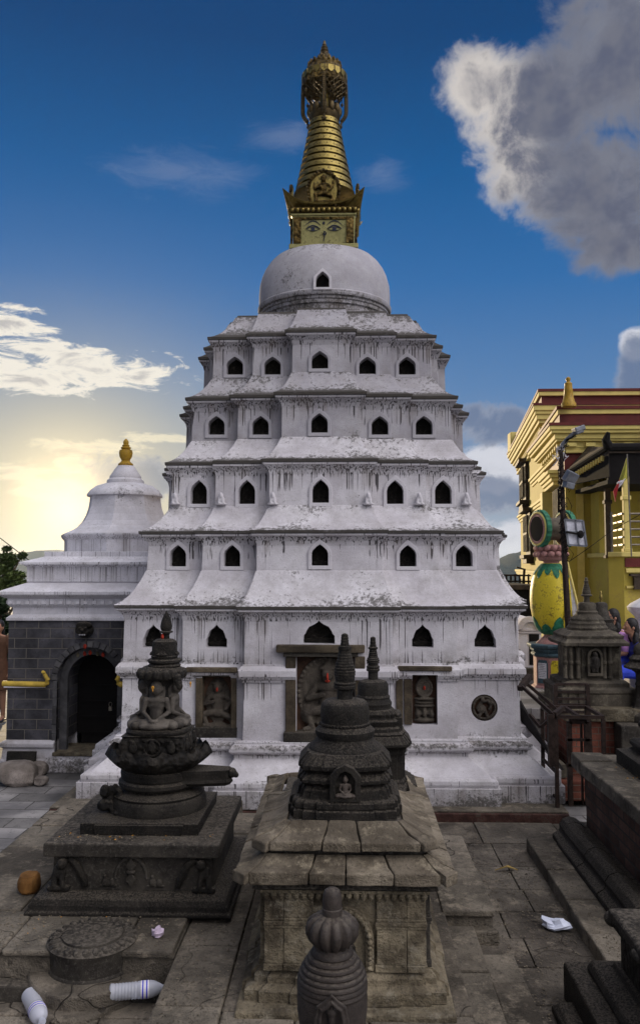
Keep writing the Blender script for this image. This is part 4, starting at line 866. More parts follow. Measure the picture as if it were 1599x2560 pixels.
m = MB(); m.lathe(SX, SY, [(.11, zb2), (.10, zb2+.15), (.085, zb2+.26), (.12, zb2+.33), (.135, zb2+.37)], 20); m.build('inner_column', 'dark', ST2)
for (dx, dy, mm) in ((0, -.215, 'saff'), (.215, 0, 'saff')):
    m = MB(); m.ell((SX+dx*1.0, SY+dy, zb2+.295), (.011 if dx == 0 else .007, .007 if dx == 0 else .011, .013)); m.ell((SX+dx*1.0, SY+dy*1.0, zb2+.278), (.004, .005, .012)); m.build('saffron_mark', mm, ST2)
# canopy
m = MB(); pr = sl([(50, 1697), (56, 1693), (56, 1684), (50, 1672), (40, 1666)]); m.lathe(SX+.012, SY, pr, 48, fn=lambda a, z: 1+.05*abs(math.cos(a*8)))
for j in range(16):
    q = 2*PI*j/16; m.ell((SX+.012+.150*math.cos(q), SY+.150*math.sin(q), zat(1684, SY)), (.03, .03, .035))
m.build('lotus_canopy', 'dark', ST2, smooth=True)
for a in (-.5, PI-.4):
    m = MB()
    for i in range(4): m.ell((SX+.012+(.14+.01*i)*math.cos(a), SY+(.14+.01*i)*math.sin(a)-.03, zat(1690+i*7, SY)), (.035-.004*i, .035-.004*i, .028))
    m.build('canopy_scroll', 'dark', ST2)
sx2 = SX+.03
m = MB(); m.lathe(sx2, SY, sl([(38, 1668), (41, 1664), (36, 1660), (41, 1655), (41, 1650), (35, 1647)]), 36, fn=lambda a, z: 1+.02*abs(math.cos(a*9)))
m.build('canopy_disc', 'dark', ST2, smooth=True)
m = MB(); hh = 31*k_; m.lathe(sx2, SY, [(hh*1.0, zat(1649, SY)), (hh*1.08, zat(1641, SY)), (hh, zat(1638, SY)), (hh, zat(1615, SY)), (hh*.93, zat(1604, SY)), (hh*.7, zat(1599, SY)), (hh*.3, zat(1597, SY))], 28, fn=lambda a, z: 1+.08*abs(math.sin(2*a))**3); m.build('upper_shrine', 'dark', ST2, smooth=True)
for a in (0, PI/2, PI, -PI/2):
    m = buddha(); m.xf(Matrix.Translation((sx2, SY, zat(1639, SY))) @ Matrix.Rotation(a, 4, 'Z') @ Matrix.Translation((0, -hh*.93, 0)) @ Matrix.Diagonal((.085, .075, .10, 1))); m.build('small_buddha', 'dark', ST2, remesh=.004)
m = MB(); m.lathe(sx2+.01, SY, sl([(9, 1600), (8, 1590), (10, 1584), (17, 1582), (17, 1579), (11, 1577), (14, 1574), (15, 1566), (13, 1556), (10, 1546), (6, 1537), (2, 1530), (.4, 1527)]), 20); m.build('spire', 'dark', ST2, smooth=True)
m = MB(); m.ell((sx2-.012, SY-.025, zat(1592, SY)), (.012, .012, .02)); m.build('vermilion_mark', 'verm', ST2)
# ================================================================ CENTRE FOREGROUND SHRINE
CXp = 861.5; CX_ = at(861.5, 2100, 4.5).x; Ye = 4.2; We = 1.108/2
CS = thing('stone_shrine', 'grey-tan square stone shrine with two slab roofs in the centre foreground', 'shrine', (CX_, 4.8, .19))
def cz_(y, Y): return zat(y, Y)
def hiproof(m, hx0, hx1, y0, y1, yi0, yi1, z0, z1, th, nf=4, ns=5, ch=.09, sag=.012):
    """sloping stone slabs between an outer and an inner rectangle, chamfered corners"""
    O = [(CX_-hx0+ch, y0), (CX_+hx0-ch, y0), (CX_+hx0, y0+ch), (CX_+hx0, y1-ch), (CX_+hx0-ch, y1), (CX_-hx0+ch, y1), (CX_-hx0, y1-ch), (CX_-hx0, y0+ch)]
    c2 = ch*.35; I = [(CX_-hx1+c2, yi0), (CX_+hx1-c2, yi0), (CX_+hx1, yi0+c2), (CX_+hx1, yi1-c2), (CX_+hx1-c2, yi1), (CX_-hx1+c2, yi1), (CX_-hx1, yi1-c2), (CX_-hx1, yi0+c2)]
    for e in range(8):
        a, b = O[e], O[(e+1) % 8]; c, d = I[e], I[(e+1) % 8]; n = 1 if e % 2 else (nf if e % 4 == 0 else ns)
        cuts = [0]+sorted([(i+random.uniform(-.33, .33))/n for i in range(1, n)])+[1]
        for i in range(n):
            g = .004; t0, t1 = cuts[i]+g, cuts[i+1]-g; j = random.uniform(-.004, .004); dr_ = random.uniform(-.012, .008)
            L_ = lambda p, q_, t: (p[0]+(q_[0]-p[0])*t, p[1]+(q_[1]-p[1])*t)
            p0, p1, q1, q0 = L_(a, b, t0), L_(a, b, t1), L_(c, d, t1), L_(c, d, t0)
            if e % 2: ctr = ((a[0]+b[0])/2-CX_, (a[1]+b[1])/2-(y0+y1)/2); p0 = (p0[0]+ctr[0]*.03, p0[1]+ctr[1]*.03); p1 = (p1[0]+ctr[0]*.03, p1[1]+ctr[1]*.03)
            mid = lambda A, B: ((A[0]+B[0])/2, (A[1]+B[1])/2)
            m0, m1_ = mid(p0, q0), mid(p1, q1); zm = (z0+z1)/2-sag
            T = [(p0[0], p0[1], z0+j), (p1[0], p1[1], z0+j), (m1_[0], m1_[1], zm+j), (q1[0], q1[1], z1+j), (q0[0], q0[1], z1+j), (m0[0], m0[1], zm+j)]
            Bt = [(x, y, z-th-(.0 if k_i not in (0, 1) else dr_*.5)) for k_i, (x, y, z) in enumerate(T)]
            m.add(T+Bt, [(0, 1, 2, 5), (5, 2, 3, 4), (7, 6, 11, 8), (8, 11, 10, 9), (1, 0, 6, 7), (2, 1, 7, 8), (3, 2, 8, 9), (4, 3, 9, 10), (5, 4, 10, 11), (0, 5, 11, 6)])
    return m
def pl_(h, y0, y1, z): return [(CX_-h, y0, z), (CX_+h, y0, z), (CX_+h, y1, z), (CX_-h, y1, z)]
yB = 6.0
zl0 = zat(2184, Ye); zl1 = zat(2134, Ye+.13)-.02
m = MB(); slabs(m, CX_-.545, CX_+.545, 4.13, yB+.05, .17, .215, .45, .6, .004, .006); m.build('base_course', 'tan', CS, bevel=.010)
def bs(h, z, b1=.86, b0=.5): return redent(CX_, (4.2+yB)/2, z, h-.04, h*b1-.04, h*b0, .02, .035, (yB-4.2)/2-.545+h-.04, (yB-4.2)/2*b1, (yB-4.2)/2*b0)
m = MB(); m.loft([bs(.545, .215), bs(.545, .27), bs(.52, .285), bs(.50, .29), bs(.50, .32), bs(.475, .345), bs(.46, .35)]); m.build('base_moulding', 'tan', CS, bevel=.008, disp=.01)
m = MB(); m.loft([pl_(.405, 4.30, yB-.1, .34), pl_(.405, 4.30, yB-.1, .74)]); bd = m.build('shrine_body', 'tan', CS, bevel=.006)
# pilasters with capitals on the front and sides
def pil(m, cx, cy, w, d, z0, z1, ax):
    def B(ww, dd, za, zb_): m.bx(*((cx-ww, cx+ww, cy-dd, cy+dd) if ax == 0 else (cx-dd, cx+dd, cy-ww, cy+ww)), za, zb_)
    B(w*1.12, d*1.3, z0, z0+.035); B(w, d, z0+.035, z0+.21); B(w*1.05, d*1.25, z0+.21, z0+.225); B(w*1.1, d*1.5, z0+.225, z0+.245); B(w*1.02, d*1.1, z0+.245, z0+.26); B(w, d, z0+.26, z1)
for (u, w) in ((-.36, .048), (-.235, .075), (.235, .075), (.36, .048)):
    m = MB(); pil(m, CX_+u, 4.29, w, .02, .35, .735, 0); m.build('pilaster', 'tan', CS, bevel=.004)
for k in (-1, 1):
    for v in (4.38, 4.6, 4.95, 5.3, 5.65, 5.84):
        m = MB(); pil(m, CX_+k*.415, v, .045 if v in (4.38, 5.84) else .07, .02, .35, .735, 1); m.build('pilaster', 'tan' if k < 0 else 'greyd', CS, bevel=.004)
# arched niche of the front, half hidden by the pot finial
m = MB(); P = [(.0+.145*math.cos(t), .50+.17*math.sin(t)) for t in [PI*i/16 for i in range(17)]]; P = [(.145, .36)]+P+[(-.145, .36)]; Pi = [(u*.72, .36 if v < .4 else .50+(v-.5)*.74) for u, v in P]
ringmesh([(CX_+u, v) for u, v in P], [(CX_+u, v) for u, v in Pi], lambda u, v, d: Vector((u, d, v)), 4.262, 4.30).build('niche_arch', 'tan', CS, bevel=.005)
m = MB(); m.tube([(CX_+.124*math.cos(t), 4.258, .50+.148*math.sin(t)) for t in [PI*i/26 for i in range(27)]], .007, 5)
for i in range(15): t = PI*i/14; m.ell((CX_+.124*math.cos(t), 4.256, .50+.148*math.sin(t)), .014, u=7, w=5)
for k in (-1, 1):
    for i in range(6): m.ell((CX_+k*.124, 4.257, .375+i*.024), .012, u=7, w=5)
m.build('niche_scrollwork', 'tan', CS)
m = xform(buddha(), (CX_, 4.28, .36), .2); m.build('niche_figure', 'dark', CS, remesh=.006)
m = MB(); m.bx(CX_-.43, CX_+.43, 4.262, 4.30, .735, .75)
for k in range(22): m.lathe(CX_-.40+k*.0381, 4.268, [(.004, .70), (.013, .712), (.017, .726), (.012, .735)], 8)
m.build('bud_cornice', 'tan', CS)
m = MB(); m.loft([pl_(.43, 4.275, yB-.07, .745), pl_(.47, 4.25, yB-.03, .76), pl_(We-.17, Ye+.16, yB-.08, zl1-.05), pl_(We-.15, Ye+.15, yB-.05, zl1-.005)]); m.build('roof_core', 'greyd', CS)
m = MB(); hiproof(m, We, We-.13, Ye, yB+.1, Ye+.13, yB-.03, zl0, zl1+.02, .06, 4, 6, .07); m.build('lower_roof', 'tanr', CS, bevel=.006, disp=.014, sub=2)
Yu = Ye+.083; wu = We-.083; zu0 = zat(2108, Yu); Yi_ = Ye+.231; wi = We-.231; zi = zat(2052, Yi_)
m = MB(); hiproof(m, wu, wi-.015, Yu, Yu+2*wu, Yi_+.015, Yi_+2*wi-.015, zu0, zi, .05, 3, 4, .08); m.build('upper_roof', 'tanr', CS, bevel=.008, disp=.016, sub=2)
m = MB(); m.loft([pl_(wu-.07, Yu+.07, Yu+2*wu-.07, zu0-.1), pl_(wu-.06, Yu+.06, Yu+2*wu-.06, zu0-.03), pl_(wi-.03, Yi_+.03, Yi_+2*wi-.03, zi-.005)]); m.build('upper_core', 'greyd', CS)
# --------------------------------------------------------------- votive stupas
def lq(cxp, Zax, w, y):
    h = .3
    for _ in range(10): h = w*mpp(Zax-h, y)
    return h, zat(y, Zax-h)
def votive(root, cxp, Zax, sq, disc, spire, mat, zbase=None, b1=.82, b0=.56, p1=.065, p2=.13, bev=.003, spmat=None):
    X0 = at(cxp, 1700, Zax).x
    rr_ = []
    for w, y in sq: h, z = lq(cxp, Zax, w, y); rr_.append([h*(1-p2), z])
    if zbase is not None: rr_[0][1] = zbase
    m = MB(); m.loft([redent(X0, Zax, z, h, h*b1, h*b0, h*p1, h*p2) for h, z in rr_]); m.build('stepped_base', mat, root, bevel=bev)
    pr = [(w*mpp(Zax, y), zat(y, Zax)) for w, y in disc]; m = MB(); m.lathe(X0, Zax, pr, 40); m.build('dome', mat, root, smooth=True)
    pr = [(w*mpp(Zax, y), zat(y, Zax)) for w, y in spire]; m = MB(); m.lathe(X0, Zax, pr, 20); m.build('spire', spmat or mat, root, smooth=True)
    return X0
X0 = at(861.5, 1800, 4.754).x
V1 = thing('votive_stupa', 'black stone votive stupa with stepped tiers on the centre foreground shrine', 'stupa', (X0, 4.754, 1.0), 'small stone votive stupas')
spr = [(20, 1748), (19, 1744), (19, 1724), (21, 1722), (27, 1720), (28, 1714), (26, 1711), (28, 1709), (28, 1706), (23, 1703)]
n_ = 11
for i in range(n_):
    t = i/n_; w_ = 24+3*math.sin(min(1, t*3)*PI/2)-14*max(0, (t-.25)/.75)**1.2; y_ = 1702-76*t; spr += [(w_, y_), (w_, y_-5), (w_-1.6, y_-6)]
spr += [(16, 1625), (17, 1621), (16, 1615), (11, 1614), (10.5, 1607), (9.5, 1606), (10, 1600), (9, 1599), (9.5, 1593), (8.5, 1592), (8.5, 1587), (5, 1584), (1, 1583)]
votive(V1, 861.5, 4.754, [(150, 2051), (150, 2034), (147, 2031), (144, 2029), (146, 2024), (145, 2013), (139, 2006), (126, 2003), (124, 1999), (119, 1981), (113, 1974), (110, 1970), (112, 1966), (124, 1963), (124, 1955), (112, 1943), (108, 1938), (110, 1934), (122, 1930), (122, 1920), (101, 1893), (98, 1889)],
       [(90, 1893), (92, 1886), (92, 1872), (88, 1862), (76, 1850), (70, 1840), (71, 1837), (74, 1832), (74, 1822), (66, 1815), (61, 1811), (61, 1805), (59, 1803), (60.5, 1790), (60.5, 1772), (58, 1758), (50, 1750), (36, 1747), (15, 1746)], spr, 'dark', zbase=.985, bev=.002)
# front tiers niche
zf0 = zat(2003, 4.44); fy = 4.754-lq(861.5, 4.754, 126, 2000)[0]
nx0 = at(824, 1990, fy).x; nx1 = at(901, 1990, fy).x; nz0 = zat(2002, fy); nz1 = zat(1910, fy); ncx = (nx0+nx1)/2; nw = (nx1-nx0)/2; nh = nz1-nz0
A = [(-nw, 0), (nw, 0), (nw, nh*.68), (nw*.55, nh*.9), (0, nh), (-nw*.55, nh*.9), (-nw, nh*.68)]; Ai = [(-nw*.62, nh*.1), (nw*.62, nh*.1), (nw*.62, nh*.58), (nw*.36, nh*.76), (0, nh*.83), (-nw*.36, nh*.76), (-nw*.62, nh*.58)]
mpn_ = lambda u, v, d: Vector((ncx+u, fy+d, nz0+v))
ringmesh(A, Ai, mpn_, -.03, .03).build('niche_frame', 'dark', V1, bevel=.004)
m = MB(); m.prism(Ai, mpn_, .0, .03); m.build('niche_back', 'darkc', V1)
m = xform(buddha(), (ncx, fy-.004, nz0+nh*.1), nh*.62); m.build('niche_figure', 'pot', V1, remesh=.0035)
m = MB(); 
for i in range(44): q = 2*PI*i/44; r_ = 62*mpp(4.754, 1806); m.ell((X0+r_*math.cos(q), 4.754+r_*math.sin(q), zat(1808, 4.754)), .006, u=6, w=4)
m.build('bead_ring', 'dark', V1)
# second stupa at the back of the roof
Z2 = 5.9; X2 = at(932, 1800, Z2).x
V2 = thing('votive_stupa', 'black stone votive stupa with slimmer spire standing behind the centre foreground one', 'stupa', (X2, Z2, .80), 'small stone votive stupas')
sp2 = [(13, 1700), (12.5, 1697), (12.5, 1678), (16, 1677), (17, 1672), (15, 1670), (17, 1668), (16, 1664), (13, 1663)]
for i in range(8):
    t = i/8; w_ = 13+3.5*math.sin(min(1, t*2.2)*PI)-6*max(0, t-.35); y_ = 1662-38*t; sp2 += [(w_, y_), (w_, y_-3), (w_-1.2, y_-4)]
sp2 += [(9, 1624), (12, 1622), (12, 1618), (8.5, 1616), (8, 1611), (7, 1610), (7.5, 1604), (6.5, 1603), (6.5, 1594), (4, 1592), (1, 1591)]
votive(V2, 932, Z2, [(112, 1990), (112, 1978), (100, 1970), (86, 1962), (86, 1958), (80, 1950), (80, 1892), (84, 1886), (84, 1880), (88, 1874), (98, 1870), (98, 1864), (84, 1846), (80, 1842), (82, 1838), (72, 1832), (70, 1824), (62, 1818), (64, 1812), (66, 1806), (58, 1800), (56, 1796), (58, 1788), (52, 1780), (48, 1776)],
       [(46, 1780), (47, 1770), (45, 1764), (46, 1760), (47, 1755), (44, 1750), (41, 1744), (42, 1740), (40, 1737), (38, 1735), (38.5, 1722), (38, 1710), (33, 1702), (24, 1699), (10, 1697)], sp2, 'dark', zbase=.80)
for k in (-1, 1):
    m = MB(); xk = X2+k*.17; m.bx(xk-.03, xk+.03, Z2-.1, Z2+.1, zat(1828, Z2), zat(1786, Z2)); m.ell((xk, Z2, zat(1784, Z2)), (.032, .1, .03)); m.build('gable_niche', 'dark', V2, bevel=.006)
for k in (-1, 1):
    m = MB(); a = Vector((X2+k*.22, Z2-.26, zat(1975, Z2)+.01)); m.ell(a, (.05, .05, .035)); m.ell(a+Vector((k*.04, -.02, .02)), (.03, .03, .03)); m.build('corner_carving', 'dark', V2, remesh=.008)
# foreground pot finial on its own stupa, mostly below the frame
Zp = 3.0; Xp = at(830, 2400, Zp).x
V3 = thing('pot_finial_stupa', 'ribbed brown stone pot finial of a stupa rising at the bottom edge', 'stupa', (Xp, Zp, .19))
def pp(L, c=0): return [(w*mpp(Zp, y), zat(y, Zp)) for w, y in L]
m = MB(); m.lathe(Xp, Zp, pp([(26, 2292), (25, 2286), (25.5, 2270), (24, 2268), (24.5, 2250), (23, 2236), (19, 2226), (12, 2221), (1, 2219)]), 24); m.build('knob', 'pot', V3, smooth=True)
m = MB(); m.lathe(Xp, Zp, pp([(42, 2366), (46, 2358), (58, 2346), (65, 2330), (66, 2316), (60, 2302), (48, 2292), (34, 2286), (20, 2284)]), 96, fn=lambda a, z: 1-.17*abs(math.cos(a*6+.3))**5+.03); m.build('lobed_bulb', 'pot', V3, smooth=True)
rb = [(44, 2362), (45, 2368), (50, 2372)]
nr = 8
for i in range(nr):
    t = i/nr; w_ = 50+35*math.sin(min(1, t*1.35)*PI/2); y_ = 2372+100*t; rb += [(w_+1, y_+2), (w_+3, y_+5), (w_+3.2, y_+9), (w_+1, y_+12)]
rb += [(86, 2476), (88, 2490), (87, 2520), (82, 2560), (70, 2600), (56, 2632), (60, 2640), (75, 2645), (75, 2660), (55, 2665)]
m = MB(); m.lathe(Xp, Zp, pp(rb)[::-1], 64); m.build('ribbed_vessel', 'pot', V3, smooth=True)
yv = Zp-.128; zq = lambda y: zat(y, yv); m = MB(); w0 = 40*mpp(yv, 2500); 
for sc_, d_ in ((1.0, .0), (.72, -.006)):
    pts = [(Xp+u*w0*sc_, yv-.012+d_+(v < .3)*.0, zq(2560)+(zq(2486)-zq(2560))*(v*sc_+(1-sc_)*.3)) for u, v in ((-1.1, -.5), (-1, .2), (-.85, .62), (-.35, .8), (0, 1), (.35, .8), (.85, .62), (1, .2), (1.1, -.5))]; m.tube(pts, .007, 6)
m.ell((Xp, yv, zq(2530)), (.022, .018, .016)); m.ell((Xp, yv, zq(2548)), (.014, .018, .03)); m.ell((Xp, yv, zq(2518)), (.008, .014, .012)); m.build('vessel_relief', 'pot', V3, remesh=.0035)
m = MB(); m.lathe(Xp, Zp, [(.30, .19), (.30, .30), (.24, .32), (.22, .44), (.2, .52), (.1, .56), (.08, .62)], 40); m.build('dome', 'pot', V3, smooth=True)
#SECTION_C
# ================================================================ RIGHT PLATFORM WITH SHRINE STEPS
RP = thing('stone_platform', 'large sooty brick platform with thick stone coping beside the right kerb', 'platform', (2.9, 6.25, 0))
x0, x1, y0, y1 = 1.98, 4.4, 5.50, 7.0; zt = .816
m = MB(); m.bx(x0, x1, y0, y1, .08, .72); m.build('brick_wall', 'brickd', RP)
m = MB(); m.bx(x0-.03, x0+.14, y0-.16, y0+.02, .1, .72); m.bx(x0-.045, x0+.1, y0-.19, y0, .1, .2); m.build('corner_pilaster', 'tan', RP, bevel=.012, disp=.02)
m = MB(); 
yy = y0-.2
while yy < y1+.06: ye = min(y1+.09, yy+random.uniform(.4, .6)); m.bx(x0-.10, x0+.16, yy+.003, ye-.003, .705+random.uniform(-.006, .006), zt+random.uniform(-.006, .006), .006); yy = ye
m.bx(x0+.16, x1, y0-.2, y1+.09, .70, zt-.012); m.build('coping', 'slab', RP, bevel=.014, disp=.014)
m = MB()
def rail(xo, za, zb_, n=10): return None
prof = [(-.05, .10), (-.26, .10), (-.26, .14), (-.235, .155), (-.21, .17), (-.20, .19), (-.205, .22), (-.175, .265), (-.12, .285), (-.065, .27), (-.03, .24), (.05, .235)]
ys_ = [y0-.75, y0-.2, y0+.35, y0+.85, y1-.05, y1+.12]
for i in range(len(ys_)-1):
    a, b = ys_[i]+.004, ys_[i+1]-.004; j = random.uniform(-.006, .006); m.loft([[(x0+u+j, a, v) for u, v in prof], [(x0+u+j, b, v) for u, v in prof]])
m.build('base_moulding', 'dark', RP, bevel=.006)
RS = thing('stepped_shrine', 'dark stone shrine with rolled steps standing on the right brick platform', 'shrine', (2.9, 6.2, zt))
def rs(xo, yo, z): return [(2.17+xo, y0-.4-0, z), (4.2, y0-.4, z), (4.2, y1-.20-yo, z), (2.17+xo, y1-.20-yo, z)]
m = MB(); m.loft([rs(0, 0, zt-.02), rs(0, 0, zt+.10), rs(.10, .0, zt+.105), rs(.10, .1, zt+.14), rs(.08, .08, zt+.155), rs(.08, .08, zt+.18), rs(.10, .10, zt+.205), rs(.14, .14, zt+.215), rs(.17, .16, zt+.22), rs(.17, .16, zt+.26), rs(.26, .24, zt+.27), rs(.26, .24, zt+.33), rs(.30, .28, zt+.34)]); m.build('stepped_base', 'dark', RS, bevel=.010)
m = MB(); m.loft([rs(.33, .32, zt+.33), rs(.33, .32, zt+.60), rs(.27, .26, zt+.62), rs(.27, .26, zt+.655), rs(.4, .4, zt+.70), rs(.4, .4, zt+.85)]); m.build('shrine_body', 'dark', RS, bevel=.01)
m = MB(); xx = 2.17+.30; P = [(-.13, 0), (.13, 0), (.13, .17), (.09, .24), (0, .28), (-.09, .24), (-.13, .17)]
m.prism(P, lambda u, v, d: Vector((xx-d, 6.05+u, zt+.34+v)), -.05, .03); st = m.build('carved_stela', 'darkc', RS, bevel=.006)
m = xform(buddha(), (0, 0, 0), .22, -PI/2); m.xf(Matrix.Translation((xx-.04, 6.05, zt+.36))); m.build('stela_figure', 'dark', st, remesh=.006)
for yy in (6.6,):
    m = MB(); a = Vector((2.17+.22, yy, zt+.33)); m.ell(a, (.06, .06, .04)); m.ell(a+Vector((-.05, .02, .03)), (.04, .04, .035)); m.ell(a+Vector((-.08, .0, .0)), (.03, .03, .03)); m.build('corner_carving', 'dark', RS, remesh=.008)
# lower right shrine corner
LR = thing('carved_shrine_base', 'dark carved stone shrine base with stepped mouldings in the bottom right corner', 'shrine', (2.2, 3.8, 0))
def lr(xo, yo, z): return [(xo, 2.6, z), (3.3, 2.6, z), (3.3, yo, z), (xo, yo, z)]
m = MB(); m.loft([lr(1.10, 4.62, -.1), lr(1.10, 4.62, .03), lr(1.115, 4.6, .04), lr(1.13, 4.58, .06)]); m.loft([lr(1.20, 4.76, -.1), lr(1.20, 4.76, .18), lr(1.21, 4.75, .195)]); m.build('footing', 'dark', LR, bevel=.012, disp=.01)
m = MB(); m.loft([lr(1.33, 4.66, .15), lr(1.30, 4.66, .21), lr(1.32, 4.65, .25), lr(1.36, 4.61, .262), lr(1.40, 4.55, .27), lr(1.41, 4.53, .30)]); m.build('base_roll', 'dark', LR, bevel=.010)
m = MB(); m.loft([lr(1.43, 4.48, .28), lr(1.43, 4.48, .50), lr(1.38, 4.52, .515), lr(1.37, 4.53, .545), lr(1.41, 4.50, .56)]); m.build('carved_frieze', 'darkc', LR, bevel=.006)
m = MB(); m.loft([lr(1.36, 4.46, .555), lr(1.36, 4.46, .60), lr(1.38, 4.44, .61)]); m.loft([lr(1.53, 4.28, .60), lr(1.53, 4.28, .665)]); m.loft([lr(1.63, 4.2, .66), lr(1.63, 4.2, .72)]); m.build('top_steps', 'greyd', LR, bevel=.012, disp=.008)
m = MB(); m.ell((1.39, 4.47, .545), (.045, .05, .04)); m.ell((1.37, 4.05, .55), (.03, .05, .03)); m.build('corner_scroll', 'greyd', LR, remesh=.008)
# ================================================================ RIGHT MIDDLE GROUND
BP = thing('brick_platform', 'red brick platform with stone slab top below the votive shrine by the women', 'platform', (3.0, 9.7, 0))
m = MB(); m.bx(2.42, 3.9, 9.13, 10.25, .1, .72); m.build('brick_wall', 'redbrick', BP)
m = MB(); slabs(m, 2.35, 3.95, 9.06, 10.32, .70, .83, .7, .55, .004, .006); m.build('slab_top', 'tan', BP, bevel=.012)
m = MB(); m.bx(2.2, 3.9, 8.9, 10.4, -.1, .12); m.build('footing', 'redbrick', BP, bevel=.02)
m = MB(); m.tube([(2.30, 8.95, .2), (2.30, 10.4, .2)], .07, 10); m.build('stone_roll', 'grey', BP)
VS = thing('votive_shrine', 'weathered stone votive shrine with standing relief figure in an arched niche by the seated women', 'shrine', (at(1469, 1700, 9.7).x, 9.7, .83))
sps = [(8, 1505), (7, 1498), (7, 1491), (13, 1489), (14, 1486), (9, 1483)]
for i in range(6): t = i/6; w_ = 10.5-6.5*t**1.3; y_ = 1482-26*t; sps += [(w_, y_), (w_, y_-3), (w_-1, y_-3.6)]
sps += [(5.5, 1455), (5.5, 1452), (3.8, 1450), (3.8, 1445), (1, 1443)]
XV = votive(VS, 1469, 9.7, [(98, 1741), (98, 1734), (101, 1730), (100, 1722), (94, 1719), (84, 1716), (84, 1706), (78, 1702), (66, 1698), (64, 1694), (64, 1618), (68, 1613), (66, 1609)],
       [(52, 1580), (52, 1574), (48, 1571), (49, 1566), (44, 1560), (44, 1555), (40, 1550), (40, 1545), (33, 1538), (27, 1534), (26, 1531), (27, 1528), (22, 1524), (22.5, 1512), (20, 1506), (12, 1504)], sps, 'grey', zbase=.82, p1=.03, p2=.06, spmat='grey')
def roofring(w0, y0_, w1, y1_, zth):
    h0, z0 = lq(1469, 9.7, w0, y0_); h1, z1 = lq(1469, 9.7, w1, y1_); return [redent(XV, 9.7, z0-zth, h0*.97, h0*.8, h0*.55, h0*.01, h0*.03), redent(XV, 9.7, z0, h0*.98, h0*.8, h0*.55, h0*.01, h0*.03), redent(XV, 9.7, z1, h1, h1*.8, h1*.55, h1*.01, h1*.03)]
m = MB(); m.loft(roofring(83, 1606, 66, 1594, .035)); m.build('lower_roof', 'grey', VS, bevel=.006, disp=.012)
m = MB(); m.loft(roofring(71, 1589, 54, 1577, .03)); m.build('upper_roof', 'grey', VS, bevel=.006, disp=.012)
fy = 9.7-lq(1469, 9.7, 64, 1650)[0]*1.0-.0
for cxp, nm in ((1486, 'niche_arch'),):
    c = at(cxp, 1690, fy-.02); w_ = 19*mpp(fy, 1650); h_ = 68*mpp(fy, 1650); P = [(-w_, 0), (w_, 0)]+[(w_*math.cos(t), h_-w_+w_*math.sin(t)) for t in [PI*i/12 for i in range(13)]]; Q = [(u*.68, max(.03, v*.92)) for u, v in P]
    ringmesh([(c.x+u, c.z+v) for u, v in P], [(c.x+u, c.z+v) for u, v in Q], lambda u, v, d: Vector((u, d, v)), fy-.045, fy+.05).build('niche_arch', 'grey', VS, bevel=.004)
    m = MB(); m.cap((c.x, fy-.02, c.z+h_*.38), (c.x, fy-.02, c.z+h_*.62), .04, .045); m.ell((c.x, fy-.03, c.z+h_*.77), .03); m.cap((c.x-.02, fy-.02, c.z+.05), (c.x-.02, fy-.02, c.z+h_*.38), .02, .03); m.cap((c.x+.02, fy-.02, c.z+.05), (c.x+.02, fy-.02, c.z+h_*.38), .02, .03); m.cap((c.x-.05, fy-.02, c.z+h_*.62), (c.x-.06, fy-.03, c.z+h_*.36), .014); m.cap((c.x+.05, fy-.02, c.z+h_*.62), (c.x+.06, fy-.03, c.z+h_*.36), .014)
    m.build('standing_relief', 'greyd', VS, remesh=.008)
for k, xx in enumerate((-58, -44, -26, 40, 54)):
    m = MB(); c = at(1469+xx, 1650, fy-.01); m.lathe(c.x, c.y, [(.028, zat(1692, fy)), (.024, zat(1686, fy)), (.02, zat(1660, fy)), (.03, zat(1656, fy)), (.03, zat(1652, fy)), (.02, zat(1648, fy)), (.022, zat(1618, fy)), (.03, zat(1614, fy))], 10)
    m.build('colonnette', 'grey', VS)
VB = thing('votive_stupa', 'small dark stone votive stupa with thin gilt-tipped spire behind the votive shrine', 'stupa', (at(1505, 1600, 11.6).x, 11.6, .5), 'small stone votive stupas')
votive(VB, 1505, 11.6, [(44, 1720), (44, 1690), (40, 1640), (42, 1615), (36, 1600), (40, 1596), (32, 1580), (34, 1572), (26, 1556), (28, 1548)], [(24, 1550), (20, 1540), (18, 1534), (18, 1530), (15.5, 1526), (16, 1512), (13, 1506), (6, 1504)], [(4, 1506), (3, 1498), (5, 1494), (4, 1488), (2.5, 1484), (3, 1480), (.6, 1476)], 'greyd', zbase=.5, spmat='gold')
